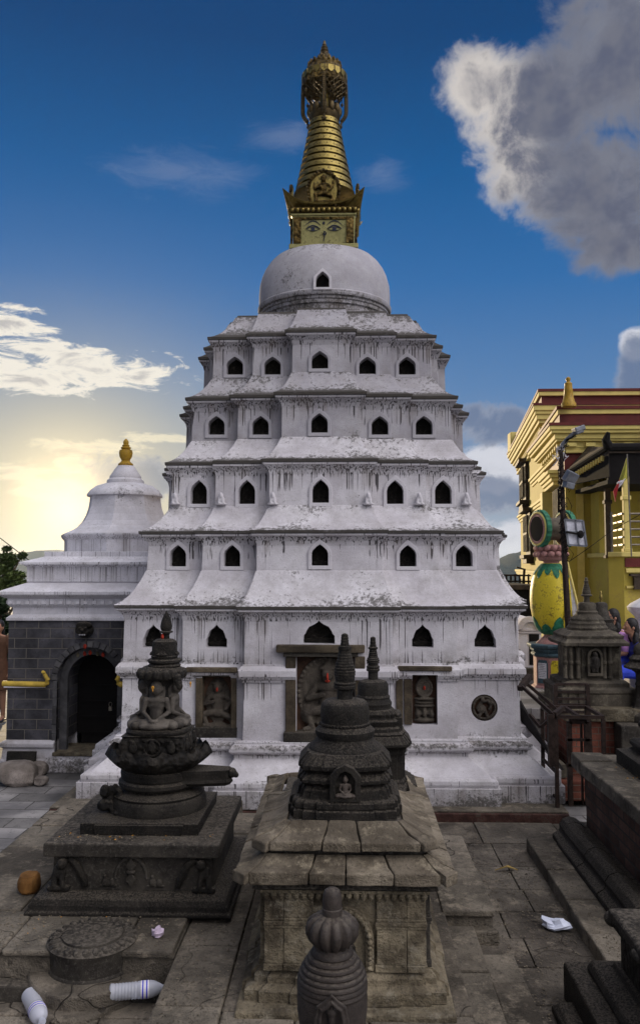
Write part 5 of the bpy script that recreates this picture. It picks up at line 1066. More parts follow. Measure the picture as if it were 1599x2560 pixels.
# seated women ---------------------------------------------------------
def seated(cxp, Yp, zseat, top, legs, rz, label, lean=0, stripe=False, glasses=False, sleeve=True, foot=True):
    x = at(cxp, 1650, Yp).x; T = Matrix.Translation((x, Yp, zseat)) @ Matrix.Rotation(rz, 4, 'Z')
    root = thing('person', label, 'person', (x, Yp, zseat-.42))
    H = Vector((0, -.16+lean, .70))
    b = MB(); b.ell((0, 0, .06), (.17, .13, .12)); b.cap((0, 0, .1), (0, -.05+lean*.5, .38), .12, .13); b.ell((0, -.06+lean*.6, .42), (.18, .10, .10)); b.cap((0, -.07+lean*.7, .46), H-Vector((0, 0, .08)), .05, .048)
    b.ell(H, (.072, .092, .112)); b.ell(H+Vector((0, -.02, -.06)), (.055, .07, .055)); b.ell(H+Vector((0, -.098, -.012)), (.014, .022, .024)); b.ell(H+Vector((0, -.085, -.055)), (.026, .016, .010))
    for k in (-1, 1):
        b.ell(H+Vector((k*.074, .01, -.01)), (.012, .02, .03)); b.ell(H+Vector((k*.03, -.082, .012)), (.014, .01, .008))
        sh_ = Vector((k*.185, -.06+lean*.6, .42)); el = Vector((k*.22, -.12, .20)); ha = Vector((k*.07, -.34, .13)); b.cap(sh_, el, .05, .04); b.cap(el, ha, .038, .026); b.ell(ha+Vector((-k*.02, -.04, 0)), (.035, .045, .018))
        for f in range(4): b.cap(ha+Vector((-k*.03+k*.018*f, -.07, .0)), ha+Vector((-k*.045+k*.018*f, -.115-.01*(f in (1, 2)), -.018)), .0085, .007)
        b.cap(ha+Vector((-k*.045, -.02, .012)), ha+Vector((-k*.07, -.06, .012)), .010, .008)
        hp = Vector((k*.09, -.03, .06)); kn = Vector((k*.10, -.44, .08)); an = Vector((k*.10, -.42, -.34)); b.cap(hp, kn, .085, .06); b.cap(kn, an, .055, .036); b.cap(an+Vector((0, .01, -.03)), an+Vector((0, -.15, -.045)), .034, .026)
    b.xf(T).build('body', 'skin', root, remesh=.009)
    c = MB(); c.ell((0, 0, .07), (.185, .15, .13)); c.cap((0, 0, .12), (0, -.05+lean*.5, .38), .137, .147); c.ell((0, -.06+lean*.6, .415), (.20, .118, .10))
    for k in (-1, 1):
        sh_ = Vector((k*.185, -.06+lean*.6, .42)); el = Vector((k*.22, -.12, .20)); ha = Vector((k*.07, -.34, .13)); c.cap(sh_, sh_+(el-sh_)*(.75 if not sleeve else 1.0), .066, .062)
        if sleeve: c.cap(el, el+(ha-el)*.8, .052, .042)
    c.xf(T).build('top', top, root, remesh=.010)
    c = MB(); c.ell((0, -.02, .04), (.19, .15, .10))
    for k in (-1, 1): hp = Vector((k*.09, -.03, .06)); kn = Vector((k*.10, -.44, .08)); an = Vector((k*.10, -.42, -.32)); c.cap(hp, kn, .105, .085); c.cap(kn, an, .082, .07)
    tr = c.xf(T).build('trousers', legs, root, remesh=.011)
    if stripe:
        c = MB()
        for k in (-1, 1): c.cap(Vector((k*.19, -.44, .06)), Vector((k*.178, -.42, -.30)), .018, .018)
        c.xf(T).build('trouser_stripe', 'pavew', tr, remesh=.008)
    c = MB(); c.ell(H+Vector((0, .022, .028)), (.088, .095, .108)); c.ell(H+Vector((0, .075, -.06)), (.075, .055, .13)); c.ell(H+Vector((0, .08, -.17)), (.085, .05, .15)); c.ell(H+Vector((.05, .05, -.2)), (.045, .05, .14)); c.ell(H+Vector((-.06, .04, -.12)), (.035, .05, .12))
    # keep the face free
    c.xf(T).build('hair', 'hair', root, remesh=.009)
    if glasses:
        c = MB()
        for k in (-1, 1): c.tube([T @ (H+Vector((k*.032+.024*math.cos(q), -.100, .012+.018*math.sin(q)))) for q in [2*PI*i/10 for i in range(10)]], .003, 5, True); c.tube([T @ (H+Vector((k*.056, -.098, .014))), T @ (H+Vector((k*.076, .0, .016)))], .003, 5)
        c.build('glasses', 'black', root)
    c = MB()
    for k in (-1, 1): c.ell(Vector((k*.1, -.47, -.385)), (.045, .11, .03))
    c.xf(T).build('shoe', 'black', root)
    return root
seated(1560, 12.3, .92, 'lilac', 'blue', -PI/2+.25, 'woman in lilac top and glasses with long black hair seated by the votive shrine', -.03, glasses=True, sleeve=False)
seated(1606, 12.0, .80, 'navy', 'blue', -PI/2+.15, 'younger woman in dark navy top with striped blue trousers seated at the right edge', -.02, stripe=True)
BE = thing('stone_bench', 'low pale plastered ledge that the two women sit on', 'ledge', (at(1592, 1700, 12.3).x, 12.3, .47))
m = MB(); a = at(1562, 1700, 12.3); m.bx(a.x+.1, a.x+1.5, 11.7, 13.2, .46, .78); m.bx(a.x+.13, a.x+1.5, 12.2, 12.8, .78, .80); m.build('seat_block', 'plaster_l', BE, bevel=.02)
m = MB(); m.bx(a.x+.08, a.x+1.5, 11.68, 13.2, .44, .50); m.build('ledge_foot', 'grey', BE, bevel=.01)
# small stone pillar stupa in front of the women
SP = thing('small_shrine', 'small grey stone lantern-like shrine at the right edge before the women', 'shrine', (at(1604, 1700, 9.2).x, 9.2, .8))
XS = at(1606, 1700, 9.2).x; 
def pS(L): return [(w*mpp(9.2, y), zat(y, 9.2)) for w, y in L]
m = MB(); m.lathe(XS, 9.2, pS([(50, 1800), (50, 1780), (40, 1770), (28, 1762), (22, 1740), (18, 1712), (20, 1708), (17, 1700), (18, 1680), (28, 1672), (44, 1668), (46, 1664), (36, 1656), (30, 1650), (34, 1644), (20, 1632)]), 8, PI/8); m.build('shaft', 'greyd', SP, bevel=.008)
m = MB(); m.lathe(XS, 9.2, pS([(20, 1634), (22, 1626), (18, 1612), (8, 1604), (5, 1590), (1, 1575)]), 16); m.build('cap', 'greyd', SP, smooth=True)
m = MB(); m.bx(XS-.35, XS+.4, 8.9, 9.5, -.16, zat(1796, 9.2)); m.build('pedestal', 'greyd', SP, bevel=.015)
# small white stupa behind the women at the edge
WS = thing('white_votive_stupa', 'small white rounded stupa at the right edge below the yellow parapet', 'stupa', (at(1622, 1560, 12.9).x, 12.9, .5))
m = MB(); XW = at(1622, 1560, 12.9).x; m.lathe(XW, 12.9, [(w*mpp(12.9, y), zat(y, 12.9)) for w, y in [(38, 1705), (38, 1600), (30, 1585), (34, 1560), (34, 1540), (50, 1524), (52, 1516), (44, 1508), (30, 1500), (12, 1490), (4, 1470), (1, 1460)]], 24); m.build('bell', 'plaster_l', WS, smooth=True)
# white barrel-vaulted little shrine
WA = thing('arched_shrine', 'small whitewashed barrel-roofed shrine beside the yellow vase pillar', 'shrine', (at(1322, 1690, 14.2).x, 14.2, .47))
Yw = 14.0; xa, xb = at(1296, 1600, Yw).x, at(1352, 1600, Yw).x; zb_ = zat(1668, Yw); zs = zat(1572, Yw); r_ = (xb-xa)/2; xm = (xa+xb)/2
P = [(xa, zb_), (xb, zb_)]+[(xm+r_*math.cos(t), zs+r_*1.0*math.sin(t)) for t in [PI*i/16 for i in range(17)]]
m = MB(); m.prism(P, lambda u, v, d: Vector((u, Yw+d, v)), 0, 1.2); m.build('vault', 'plaster_l', WA)
m = MB(); m.bx(xa-.02, xb+.02, Yw-.02, Yw+1.22, zs-.03, zs); m.bx(xa-.02, xb+.02, Yw-.02, Yw+1.22, zs-.07, zs-.05); m.build('string_moulding', 'plaster', WA, bevel=.005)
m = MB(); P2_ = [(xm+(r_+.03)*math.cos(t), zs+(r_+.03)*math.sin(t)) for t in [PI*i/16 for i in range(17)]]; P3 = [(xm+(r_-.06)*math.cos(t), zs+(r_-.06)*math.sin(t)) for t in [PI*i/16 for i in range(17)]]; m.prism(P2_+P3[::-1], lambda u, v, d: Vector((u, Yw-.05+d, v)), 0, .08); m.build('arch_rim', 'plaster', WA)
m = MB(); m.bx(xa-.06, xb+.1, Yw-.12, Yw+1.3, .46, zb_+.01); m.build('plinth', 'grey', WA, bevel=.02)
m = MB(); m.bx(xm-.02, xb-.04, Yw-.01, Yw+.05, zb_+.05, zs-.08); m.build('opening', 'void', WA)
# ================================================================ VASE PILLAR
ZV = 13.2; XV2 = at(1378, 1600, ZV).x; VP = thing('vase_pillar', 'bright yellow vase-shaped pillar with green leaves carrying a drum on a painted pedestal', 'pillar', (XV2, ZV, .47))
def pv(L): return [(w*mpp(ZV, y), zat(y, ZV)) for w, y in L]
a8 = PI/8
m = MB(); m.lathe(XV2, ZV, pv([(52, 1722), (52, 1712), (46, 1708), (46, 1640), (48, 1636)]), 8, a8); ped = m.build('pedestal', 'pink', VP, bevel=.01)
m = MB(); m.lathe(XV2, ZV, pv([(48, 1638), (52, 1634), (52, 1630), (48, 1628), (54, 1622), (54, 1618), (60, 1615), (62, 1609), (60, 1606)]), 8, a8); m.build('pedestal_cornice', 'teal', VP, bevel=.006)
R8 = 46*mpp(ZV, 1670)*math.cos(PI/8)
for k, (mt) in ((-3, 'teal'), (-2, 'vase'), (-1, 'vase')):
    q = k*PI/4-PI/4*0; q = -PI/2+(k+2)*PI/4; n_ = Vector((math.cos(q), math.sin(q), 0)); t_ = Vector((-math.sin(q), math.cos(q), 0)); hw_ = R8*math.tan(PI/8)
    zl, zh = zat(1702, ZV), zat(1645, ZV); m = MB(); m.prism([(-hw_*.78, zl), (hw_*.78, zl), (hw_*.78, zh-.05), (hw_*.6, zh), (-hw_*.6, zh), (-hw_*.78, zh-.05)], lambda u, v, d: Vector((XV2, ZV, 0))+n_*(R8+d)+t_*u+Vector((0, 0, v)), -.005, .012); pp_ = m.build('painted_panel', mt, VP)
    if k == -3 or k == -2:
        if k == -2: continue
q = -PI/2-PI/4; n_ = Vector((math.cos(q), math.sin(q), 0)); t_ = Vector((-math.sin(q), math.cos(q), 0))
m = MB(); m.prism([(-.07, zat(1690, ZV)), (.07, zat(1690, ZV)), (.07, zat(1652, ZV)), (-.07, zat(1652, ZV))], lambda u, v, d: Vector((XV2, ZV, 0))+n_*(R8+d)+t_*(u+.0)+Vector((0, 0, v)), .01, .02); tb = m.build('inscribed_tablet', 'pale', VP)
m = MB()
for i in range(8):
    zr = zat(1655+i*4.2, ZV)
    u = -.055
    while u < .05: w_ = random.uniform(.008, .022); m.prism([(u, zr-.006), (u+w_, zr-.006), (u+w_, zr), (u, zr)], lambda a, v, d: Vector((XV2, ZV, 0))+n_*(R8+d)+t_*a+Vector((0, 0, v)), .0195, .0215); u += w_+.006
m.build('worn_lettering', 'black', tb)
m = MB(); m.lathe(XV2, ZV, pv([(38, 1609), (37, 1604), (28, 1596), (20, 1588), (18, 1584)]), 32, fn=lambda a, z: 1+.05*math.cos(a*8)); m.build('lotus_foot', 'pink', VP, smooth=True)
vp = [(18, 1585), (22, 1582), (30, 1577), (39, 1563), (46, 1542), (50, 1518), (51, 1496), (50, 1474), (46, 1450), (40, 1432), (32, 1420), (24, 1412), (22, 1408)]
m = MB(); m.lathe(XV2, ZV, pv(vp), 48); m.build('vase', 'vase', VP, smooth=True)
def vr(y):
    for i in range(len(vp)-1):
        if vp[i][1] >= y >= vp[i+1][1]: t = (vp[i][1]-y)/(vp[i][1]-vp[i+1][1]); return vp[i][0]+(vp[i+1][0]-vp[i][0])*t
    return vp[-1][0]
def vleaf(m, q0, ya, yb, hw, jag=0):
    n = 9; nu = 6; V = []; Fc = []
    for i in range(n+1):
        t = i/n; y_ = ya+(yb-ya)*t; w_ = hw*((1-t)**.55)*(1+.25*jag*math.sin(t*20)); 
        for j in range(nu+1): u = -1+2*j/nu; r_ = (vr(y_)+1.1+.9*(1-abs(u)))*mpp(ZV, y_); a = q0+u*w_; V.append((XV2+r_*math.cos(a), ZV+r_*math.sin(a), zat(y_, ZV)))
    for i in range(n):
        for j in range(nu): a = i*(nu+1)+j; Fc.append((a, a+1, a+nu+2, a+nu+1))
    m.add(V, Fc)
m = MB()
for j in range(12): vleaf(m, 2*PI*j/12+.1, 1409, 1446 if j % 2 else 1438, .34, .4)
m.build('upper_leaf_collar', 'green', VP, smooth=True)
m = MB()
for j in range(8): vleaf(m, 2*PI*j/8+.2, 1584, 1538 if j % 2 == 0 else 1556, .5, .35)
m.build('lower_leaf_collar', 'green', VP, smooth=True)
XV3 = at(1376, 1390, ZV).x
m = MB(); m.lathe(XV3, ZV, pv([(19, 1410), (20, 1403), (28, 1402), (33, 1397), (34, 1394)]), 32); 
for j in range(14):
    q = 2*PI*j/14; r_ = 36*mpp(ZV, 1386); m.ell((XV3+r_*math.cos(q), ZV+r_*math.sin(q), zat(1386, ZV)), (.055, .055, .05)); r_ = 34*mpp(ZV, 1372); m.ell((XV3+r_*math.cos(q+.2), ZV+r_*math.sin(q+.2), zat(1371, ZV)), (.055, .055, .05))
m.lathe(XV3, ZV, pv([(34, 1394), (36, 1384), (30, 1378), (36, 1372), (34, 1364), (10, 1362)]), 32); m.build('lotus_capital', 'pink', VP, smooth=True)
rD = 46*mpp(ZV, 1320); zD = zat(1322, ZV); ax = Vector((-math.cos(R(17)), -math.sin(R(17)), 0)); c0 = at(1349, 1322, ZV-.1); 
def axl(m, c, prof, seg=36, wob=0):
    u = Vector((-ax.y, ax.x, 0)); w = Vector((0, 0, 1)); m.loft([[c+ax*d+(u*math.cos(2*PI*j/seg)+w*math.sin(2*PI*j/seg))*r*(1+(wob if j % 2 else 0)) for j in range(seg)] for r, d in prof]); return m
m = MB(); axl(m, c0, [(rD*.8, -.40), (rD*.62, -.30), (rD*.60, -.2), (rD*.66, -.1), (rD*.82, -.02)], 36); m.build('drum_body', 'hide', VP, smooth=True)
for d in (-.02, -.47):
    m = MB(); axl(m, c0, [(rD*.9, d-.02), (rD, d-.015), (rD, d+.06), (rD*.9, d+.065)], 44, .03); rg = m.build('drum_rim', 'green', VP)
    m = MB(); axl(m, c0, [(rD*.9, d+.055), (rD*.9, d+.075), (rD*.85, d+.085), (rD*.8, d+.075)], 40); m.build('rim_band', 'ytrim', rg)
    m = MB(); axl(m, c0, [(rD*.8, d+.05), (rD*.8, d+.08), (rD*.68, d+.083)], 40); m.build('drum_ring', 'pink', rg)
    m = MB(); axl(m, c0, [(rD*.68, d+.06), (rD*.66, d+.088), (.01, d+.089)], 36); m.build('drum_skin', 'void', rg)
# ================================================================ YELLOW BUILDING
YA = 16.0; YB = thing('yellow_building', 'yellow monastery building with maroon bands and dentil cornices on the right', 'building', (6.5, 19, .47))
d_ = Vector((.136, 1, 0)); A0 = Vector((4.25, YA, 0)); n0 = Vector((-.991, .135, 0))
def zy(y, Y=YA): return 2.4+(1410-y)*Y/F
def plan(t0, t1, o, xr=14):
    a = A0+d_*t0+n0*o; b = A0+d_*t1+n0*o; return [(a.x+.0, a.y-o), (xr, a.y-o), (xr, b.y+o), (b.x, b.y+o)]
def strip(m, t0, t1, o, z0, z1): poly_slab(m, plan(t0, t1, o), z0, z1)
m = MB(); strip(m, 0, 3.2, 0, .4, zy(1195)); w1_ = m.build('front_wall', 'ybl', YB)
m = MB(); strip(m, 3.2, 11.2, .03, .4, 6.05); w2_ = m.build('rear_wall', 'ybl', YB)
m = MB(); strip(m, 0, 3.2, .015, zy(1195), zy(1135)); m.build('maroon_band', 'maroon', YB)
def cornice(t0, t1, zs_, par, nm='ytrim'):
    m = MB(); L = zs_
    for (za, zb_, o) in L: strip(m, t0-.0, t1, o, za, zb_)
    return m.build('cornice', nm, YB, bevel=.012)
zc1 = zy(1135)
cornice(0, 3.2, [(zc1, zc1+.06, .10), (zc1+.06, zc1+.10, .07), (zc1+.10, zc1+.22, .09), (zc1+.22, zc1+.26, .20), (zc1+.26, zc1+.36, .24), (zc1+.36, zc1+.42, .32), (zc1+.42, zc1+.50, .36)], 0)
m = MB(); strip(m, 0, 3.2, .38, zc1+.50, zc1+.555); m.build('roof_edge', 'maroon', YB)
m = MB(); strip(m, .1, 3.1, .10, zc1+.555, zy(1036)); m.build('maroon_parapet', 'maroon', YB)
m = MB(); strip(m, .1, 3.1, .14, zy(1036), zy(1024)); m.build('parapet_coping', 'ytrim', YB, bevel=.01)
m = MB(); strip(m, .1, 3.1, .17, zy(1024), zy(1016)); m.build('parapet_cap', 'maroon', YB)
def dent(t0, t1, o, z0, z1, yf, xr, st=.20):
    x = (A0+d_*t0+n0*o).x+.1
    while x < min(xr, 8.2): MB().bx(x, x+st*.5, yf-o-.06, yf-o+.02, z0, z1).build('dentil', 'ytrim', YB); x += st
    t = t0+.05
    while t < t1: c = A0+d_*t+n0*(o+.02); MB().obx((c.x, c.y, (z0+z1)/2), (.08, st*.5, z1-z0), (0, 0, -.135)).build('dentil', 'ytrim', YB); t += st
dent(0, 3.1, .09, zc1+.12, zc1+.19, YA, 12, .36)
zc2 = 5.36
cornice(3.2, 11.2, [(zc2, zc2+.06, .12), (zc2+.06, zc2+.30, .10), (zc2+.30, zc2+.38, .22), (zc2+.38, zc2+.50, .28), (zc2+.50, zc2+.58, .32), (zc2+.58, zc2+.70, .36)], 0)
dent(3.2, 11.2, .10, zc2+.10, zc2+.24, YA+3.2, 12, .26)
m = MB(); strip(m, 3.2, 11.2, .38, zc2+.70, zc2+.75); m.build('roof_edge', 'maroon', YB)
m = MB(); strip(m, 3.3, 11, .12, zc2+.75, 6.33); m.build('maroon_parapet', 'maroon', YB)
m = MB(); strip(m, 3.3, 11, .20, 6.33, 6.43); m.build('parapet_coping', 'ytrim', YB, bevel=.01)
m = MB(); strip(m, 3.3, 11, .22, 6.43, 6.49); m.build('parapet_cap', 'maroon', YB)
for t in (10.3,):
    m = MB(); c = A0+d_*t+n0*.25; m.obx((c.x, c.y, 6.3), (.35, .5, .6)); m.build('parapet_post', 'ytrim', YB, bevel=.02)
for (t0, t1, z, o, n_) in ((3.2, 11.2, 3.98, .06, 3), (3.2, 6.5, 4.72, .06, 3), (3.2, 11.2, 2.15, .10, 4)):
    m = MB()
    for i in range(n_): strip(m, t0, t1, o+.035*i, z-.22+.075*i, z-.22+.075*(i+1)) 
    m.build('string_course', 'ytrim', YB, bevel=.01)
def lwin(t, w, z0, z1, bars=4):
    c = A0+d_*t+n0*.03; rt = -.135
    def B(m, tt, dw, dz0, dz1, o, th): cc = A0+d_*(t+tt)+n0*(.03+o); m.obx((cc.x, cc.y, (dz0+dz1)/2), (th, dw, dz1-dz0), (0, 0, rt))
    m = MB(); B(m, 0, w+.24, z0-.1, z1+.1, .03, .14); f = m.build('window', 'wood', YB, bevel=.02)
    m = MB(); B(m, 0, w, z0, z1, .08, .06); m.build('pane', 'void', f)
    m = MB()
    for i in range(bars+1): B(m, -w/2+w*i/bars, .05, z0, z1, .16, .05)
    B(m, 0, w, (z0+z1)/2-.03, (z0+z1)/2+.03, .16, .05); m.build('window_bars', 'wood', f)
    m = MB(); B(m, 0, w+.5, z1+.1, z1+.2, .14, .3); m.build('window_hood', 'wood', f, bevel=.01)
    m = MB(); B(m, 0, w+.36, z0-.2, z0-.1, .14, .28); B(m, 0, w+.1, z0-.34, z0-.19, .1, .2); m.build('window_sill', 'wood', f, bevel=.01)
lwin(8.5, 1.2, 4.35, 5.25); lwin(7.3, 1.2, 2.75, 3.75)
m = MB(); c = A0+d_*1.25+n0*.05
for i, (o, z) in enumerate(((.05, 4.0), (.09, 4.07), (.13, 4.14), (.17, 4.21))): cc = A0+d_*1.1+n0*o; m.obx((cc.x, cc.y, z), (.3, 1.7+.1*i, .07), (0, 0, -.135))
m.build('door_hood', 'ytrim', YB, bevel=.01)
m = MB(); cc = A0+d_*1.0+n0*.0; m.obx((cc.x, cc.y, 3.3), (.12, .9, 1.3), (0, 0, -.135)); f = m.build('window', 'wood', YB)
m = MB()
for i in range(5): cc = A0+d_*(.62+.19*i)+n0*.07; m.obx((cc.x, cc.y, 3.3), (.04, .05, 1.25), (0, 0, -.135))
m.build('window_bars', 'wood', f)
m = MB(); cc = A0+d_*2.15+n0*.1; m.obx((cc.x, cc.y, 3.25), (.3, .45, 1.45), (0, 0, -.135)); m.build('pilaster', 'ytrim', YB, bevel=.02)
m = MB(); m.bx(4.45, 4.58, YA-.04, YA, .5, zy(1195)); m.bx(4.45, 12, YA-.06, YA, zy(1204), zy(1198)); m.bx(4.45, 12, YA-.09, YA, zy(1198), zy(1195)); m.build('wall_trim', 'ytrim', YB)
# roof finial (small stupa-like knob)
m = MB(); Yf = 15.8; xf_ = at(1420, 1000, Yf).x; m.lathe(xf_, Yf, [(w*mpp(Yf, y), zat(y, Yf)) for w, y in [(18, 1021), (18, 1012), (15, 1008), (12, 996), (10.5, 984), (11, 983), (9.5, 972), (9, 964), (9.5, 963), (7.5, 961), (3.5, 958), (6, 954), (5.5, 949), (1, 946)]], 20); m.build('parapet_pinnacle', 'ypot', YB, smooth=True)
# canopy, posts, balcony
m = MB(); T = at(1520, 1118, 13.9); Lp = at(1404, 1190, 15.7); Rt = Vector((9.5, 13.9, T.z)); Rb = Vector((9.5, 15.95, T.z-.1)); Lb = Vector((Lp.x+.3, 15.95, Lp.z+.25)); Tb = Vector((T.x+.25, 15.95, T.z+.3))
up = Vector((0, 0, .10)); V = [Lp, T, Tb, Lb]; m.add([p for p in V]+[p-up for p in V], [(0, 1, 2, 3), (4, 7, 6, 5), (0, 4, 5, 1), (1, 5, 6, 2), (2, 6, 7, 3), (3, 7, 4, 0)])
V = [T, Rt, Vector((9.5, 15.95, T.z+.3)), Tb]; m.add([p for p in V]+[p-up for p in V], [(0, 1, 2, 3), (4, 7, 6, 5), (0, 4, 5, 1), (1, 5, 6, 2), (2, 6, 7, 3), (3, 7, 4, 0)]); m.build('canopy_roof', 'wood', YB)
m = MB(); m.tube([T+Vector((0, 0, .0)), T+Vector((-.06, -.05, .12)), T+Vector((-.03, -.1, .24))], [.09, .07, .03], 8); m.tube([T, Rt], .07, 8); m.tube([Lp, (Lp+T)/2, T], .055, 8); m.build('ridge_tile', 'void', YB)
m = MB(); m.bx(T.x, 9.5, 13.95, 14.05, T.z-.55, T.z-.08); m.bx(T.x-.02, 9.5, 13.93, 15.9, T.z-.62, T.z-.55); m.add([Lp-up, T-up, T-Vector((0, 0, .5)), Lp-Vector((0, 0, .2)), Lp-up+Vector((.05, .1, 0)), T-up+Vector((.05, .1, 0)), T-Vector((-.05, -.1, .5)), Lp-Vector((-.05, -.1, .2))], [(0, 1, 2, 3), (7, 6, 5, 4), (0, 4, 5, 1), (1, 5, 6, 2), (2, 6, 7, 3), (3, 7, 4, 0)]); m.build('canopy_beam', 'void', YB)
n_ = 12; m = MB()
for i in range(n_): p = Lp+(T-Lp)*((i+6)/(n_+7)); m.obx(p+Vector((-.03, -.03, -.14)), (.05, .03, .09), (0, 0, .5))
m.build('eave_tile_ends', 'ytrim', YB)
zf = 2.60; Yq = 13.8
def post(px0, px1, Y, mat, nm, z0, z1): a = at(px0, 1300, Y).x; b = at(px1, 1300, Y).x; m = MB(); w = b-a; m.bx(a, b, Y, Y+w, z0, z1); m.bx(a-.02, b+.02, Y-.02, Y+w+.02, z0, z0+.06); m.bx(a-.02, b+.02, Y-.02, Y+w+.02, z1-.4, z1-.33); return m.build(nm, mat, YB, bevel=.01)
post(1513, 1527, 14.7, 'wood', 'dark_post', zf-.1, T.z-.5); post(1559, 1574, Yq, 'ytrim', 'porch_post', zf, T.z-.5)
m = MB(); a = at(1516, 1400, 14.9).x; b = at(1557, 1400, Yq).x; 
poly_slab(m, [(b, Yq), (9.5, Yq), (9.5, 15.99), (a, 15.99), (a, 14.9), (a+.05, 14.4), (b-.2, 13.95)], .47, zf-.08); m.build('balcony_wall', 'ybl', YB)
m = MB(); poly_slab(m, [(b-.04, Yq-.05), (9.5, Yq-.05), (9.5, 15.99), (a-.04, 15.99), (a-.04, 14.9), (a, 14.38), (b-.22, 13.91)], zf-.08, zf); m.build('balcony_coping', 'ytrim', YB, bevel=.01)
m = MB(); m.bx(b+.02, 9.5, Yq-.03, Yq, zf-.25, zf-.10); m.build('maroon_band', 'maroon', YB)
m = MB(); m.bx(b+.03, 9.5, Yq-.045, Yq, zf-.34, zf-.27); m.bx(b+.03, 9.5, Yq-.04, Yq, zf-.6, zf-.56); m.build('balcony_trim', 'ytrim', YB)
m = MB(); c = at(1592, 1450, Yq); m.bx(c.x-.08, c.x+.6, Yq-.08, Yq, zy(1472, Yq), zy(1436, Yq)); m.bx(c.x-.14, c.x+.6, Yq-.1, Yq, zy(1440, Yq), zy(1434, Yq)); m.build('bracket_window', 'wood', YB)
for i in range(5):
    z = zf+.12+i*.13; m = MB(); m.tube([(a+.03, 14.9, z), (b, Yq+.05, z), (9.5, Yq+.05, z)], .018, 6); m.build('balcony_rail', 'steel', YB)
for p in ((a+.03, 14.9), ((a+b)/2-.06, 14.3), (b+1.2, Yq+.05)): m = MB(); m.tube([(p[0], p[1], zf), (p[0], p[1], zf+.7)], .022, 6); m.build('rail_post', 'steel', YB)
m = MB(); m.bx(b+.1, 9.4, 15.4, 15.9, zf+.0, 4.2); m.build('porch_back_wall', 'ybl', YB)
# ================================================================ LAMP POLE, LIGHT, PANEL, FLAG
ZP = 12.6; LP = thing('street_lamp', 'leaning lamp pole wrapped in tangled wires in front of the yellow building', 'lamp', tuple(at(1424, 1700, ZP).xy)+(.47,))
b0_, b1_, b2_ = at(1426, 1690, ZP), at(1410, 1400, ZP), at(1400, 1125, ZP)
m = MB(); m.tube([b0_, b1_, b2_, at(1404, 1118, ZP)], [.05, .045, .038, .036], 10); pole = m.build('pole', 'rust', LP)
hd = at(1442, 1076, ZP-.1)
m = MB(); m.tube([b2_, at(1404, 1112, ZP), at(1418, 1096, ZP-.05), hd], [.036, .034, .03, .03], 8); m.build('lamp_arm', 'lampg', LP)
m = MB(); m.obx(hd+Vector((.02, 0, .02)), (.17, .13, .08), (0, -.35, .2)); m.obx(hd+Vector((.02, -.01, -.03)), (.13, .1, .05), (0, -.35, .2)); m.build('lamp_head', 'lampg', LP, bevel=.015)
m = MB(); random.seed(3)
for w_ in range(5):
    pts = []
    for i in range(46):
        t = i/45; p = b1_+(b2_-b1_)*t if t < .9 else b2_+(hd-b2_)*((t-.9)*7); r_ = .05+.02*math.sin(i*1.7+w_*2); q = i*(1.1+.25*w_)+w_*1.3; pts.append(p+Vector((r_*math.cos(q), r_*math.sin(q), random.uniform(-.02, .02))))
    m.tube(pts, .007, 4)
for i in range(7):
    t = random.random()*.8+.05; p = b1_+(b2_-b1_)*t; L_ = random.uniform(.1, .3); m.tube([p, p+Vector((.08, 0, .02)), p+Vector((.14, 0, -L_*.4)), p+Vector((.10, 0, -L_))], .005, 4)
m.build('wire_tangle', 'void', LP)
m = MB()
for i in range(26): p = b2_+Vector((random.uniform(-.06, .06), random.uniform(-.05, .05), random.uniform(-.16, .04))); m.tube([p, p+Vector((random.uniform(-.08, .08), random.uniform(-.05, .05), random.uniform(-.08, .08))), p+Vector((random.uniform(-.07, .07), 0, random.uniform(-.1, .05)))], .008, 4)
m.build('bunting_knot', 'white', LP)
fl = at(1425, 1193, ZP-.15); m = MB(); m.obx(fl, (.20, .10, .17), (.5, .3, .5)); m.obx(fl+Vector((-.03, .02, -.12)), (.15, .12, .09), (.2, .2, .4)); m.tube([fl, b2_+(b1_-b2_)*.3], .02, 6); m.build('floodlight', 'lampg', LP, bevel=.015)
pc = at(1437, 1332, ZP-.15); u_ = Vector((1, 0, -.07)); v_ = Vector((-.12, 0, 1)); w2_, h2_ = 22*mpp(ZP, 1330), 31*mpp(ZP, 1330)
m = MB(); mpq = lambda u, v, d: pc+u_*u+v_*v+Vector((0, d, 0)); m.prism([(-w2_, -h2_), (w2_, -h2_), (w2_, h2_), (-w2_, h2_)], mpq, -.01, .02); pn = m.build('sheet_panel', 'panelg', LP)
m = MB()
for u, v, a_, b_ in ((0, h2_, w2_, .014), (0, -h2_, w2_, .014), (-w2_, 0, .014, h2_), (w2_, 0, .014, h2_), (.02, 0, .01, h2_), (0, h2_*.05, w2_, .012)): m.prism([(u-a_, v-b_), (u+a_, v-b_), (u+a_, v+b_), (u-a_, v+b_)], mpq, -.025, -.008)
m.build('panel_frame', 'lampg', pn)
m = MB(); m.tube([mpq(w2_*.35, -.02, -.04), mpq(-w2_, 0, -.05), b1_+(b2_-b1_)*.25], .018, 6); m.ell(mpq(w2_*.45, -.02, -.05), (.05, .04, .06)); m.build('panel_bracket', 'void', pn)
FG = thing('flag', 'folded green, white and red prayer flag on a thin pole by the porch', 'flag', tuple(at(1576, 1390, 13.3)))
m = MB(); m.tube([at(1577, 1392, 13.3), at(1568, 1180, 13.3), at(1566, 1135, 13.3)], .012, 6); m.build('flag_pole', 'steel', FG)
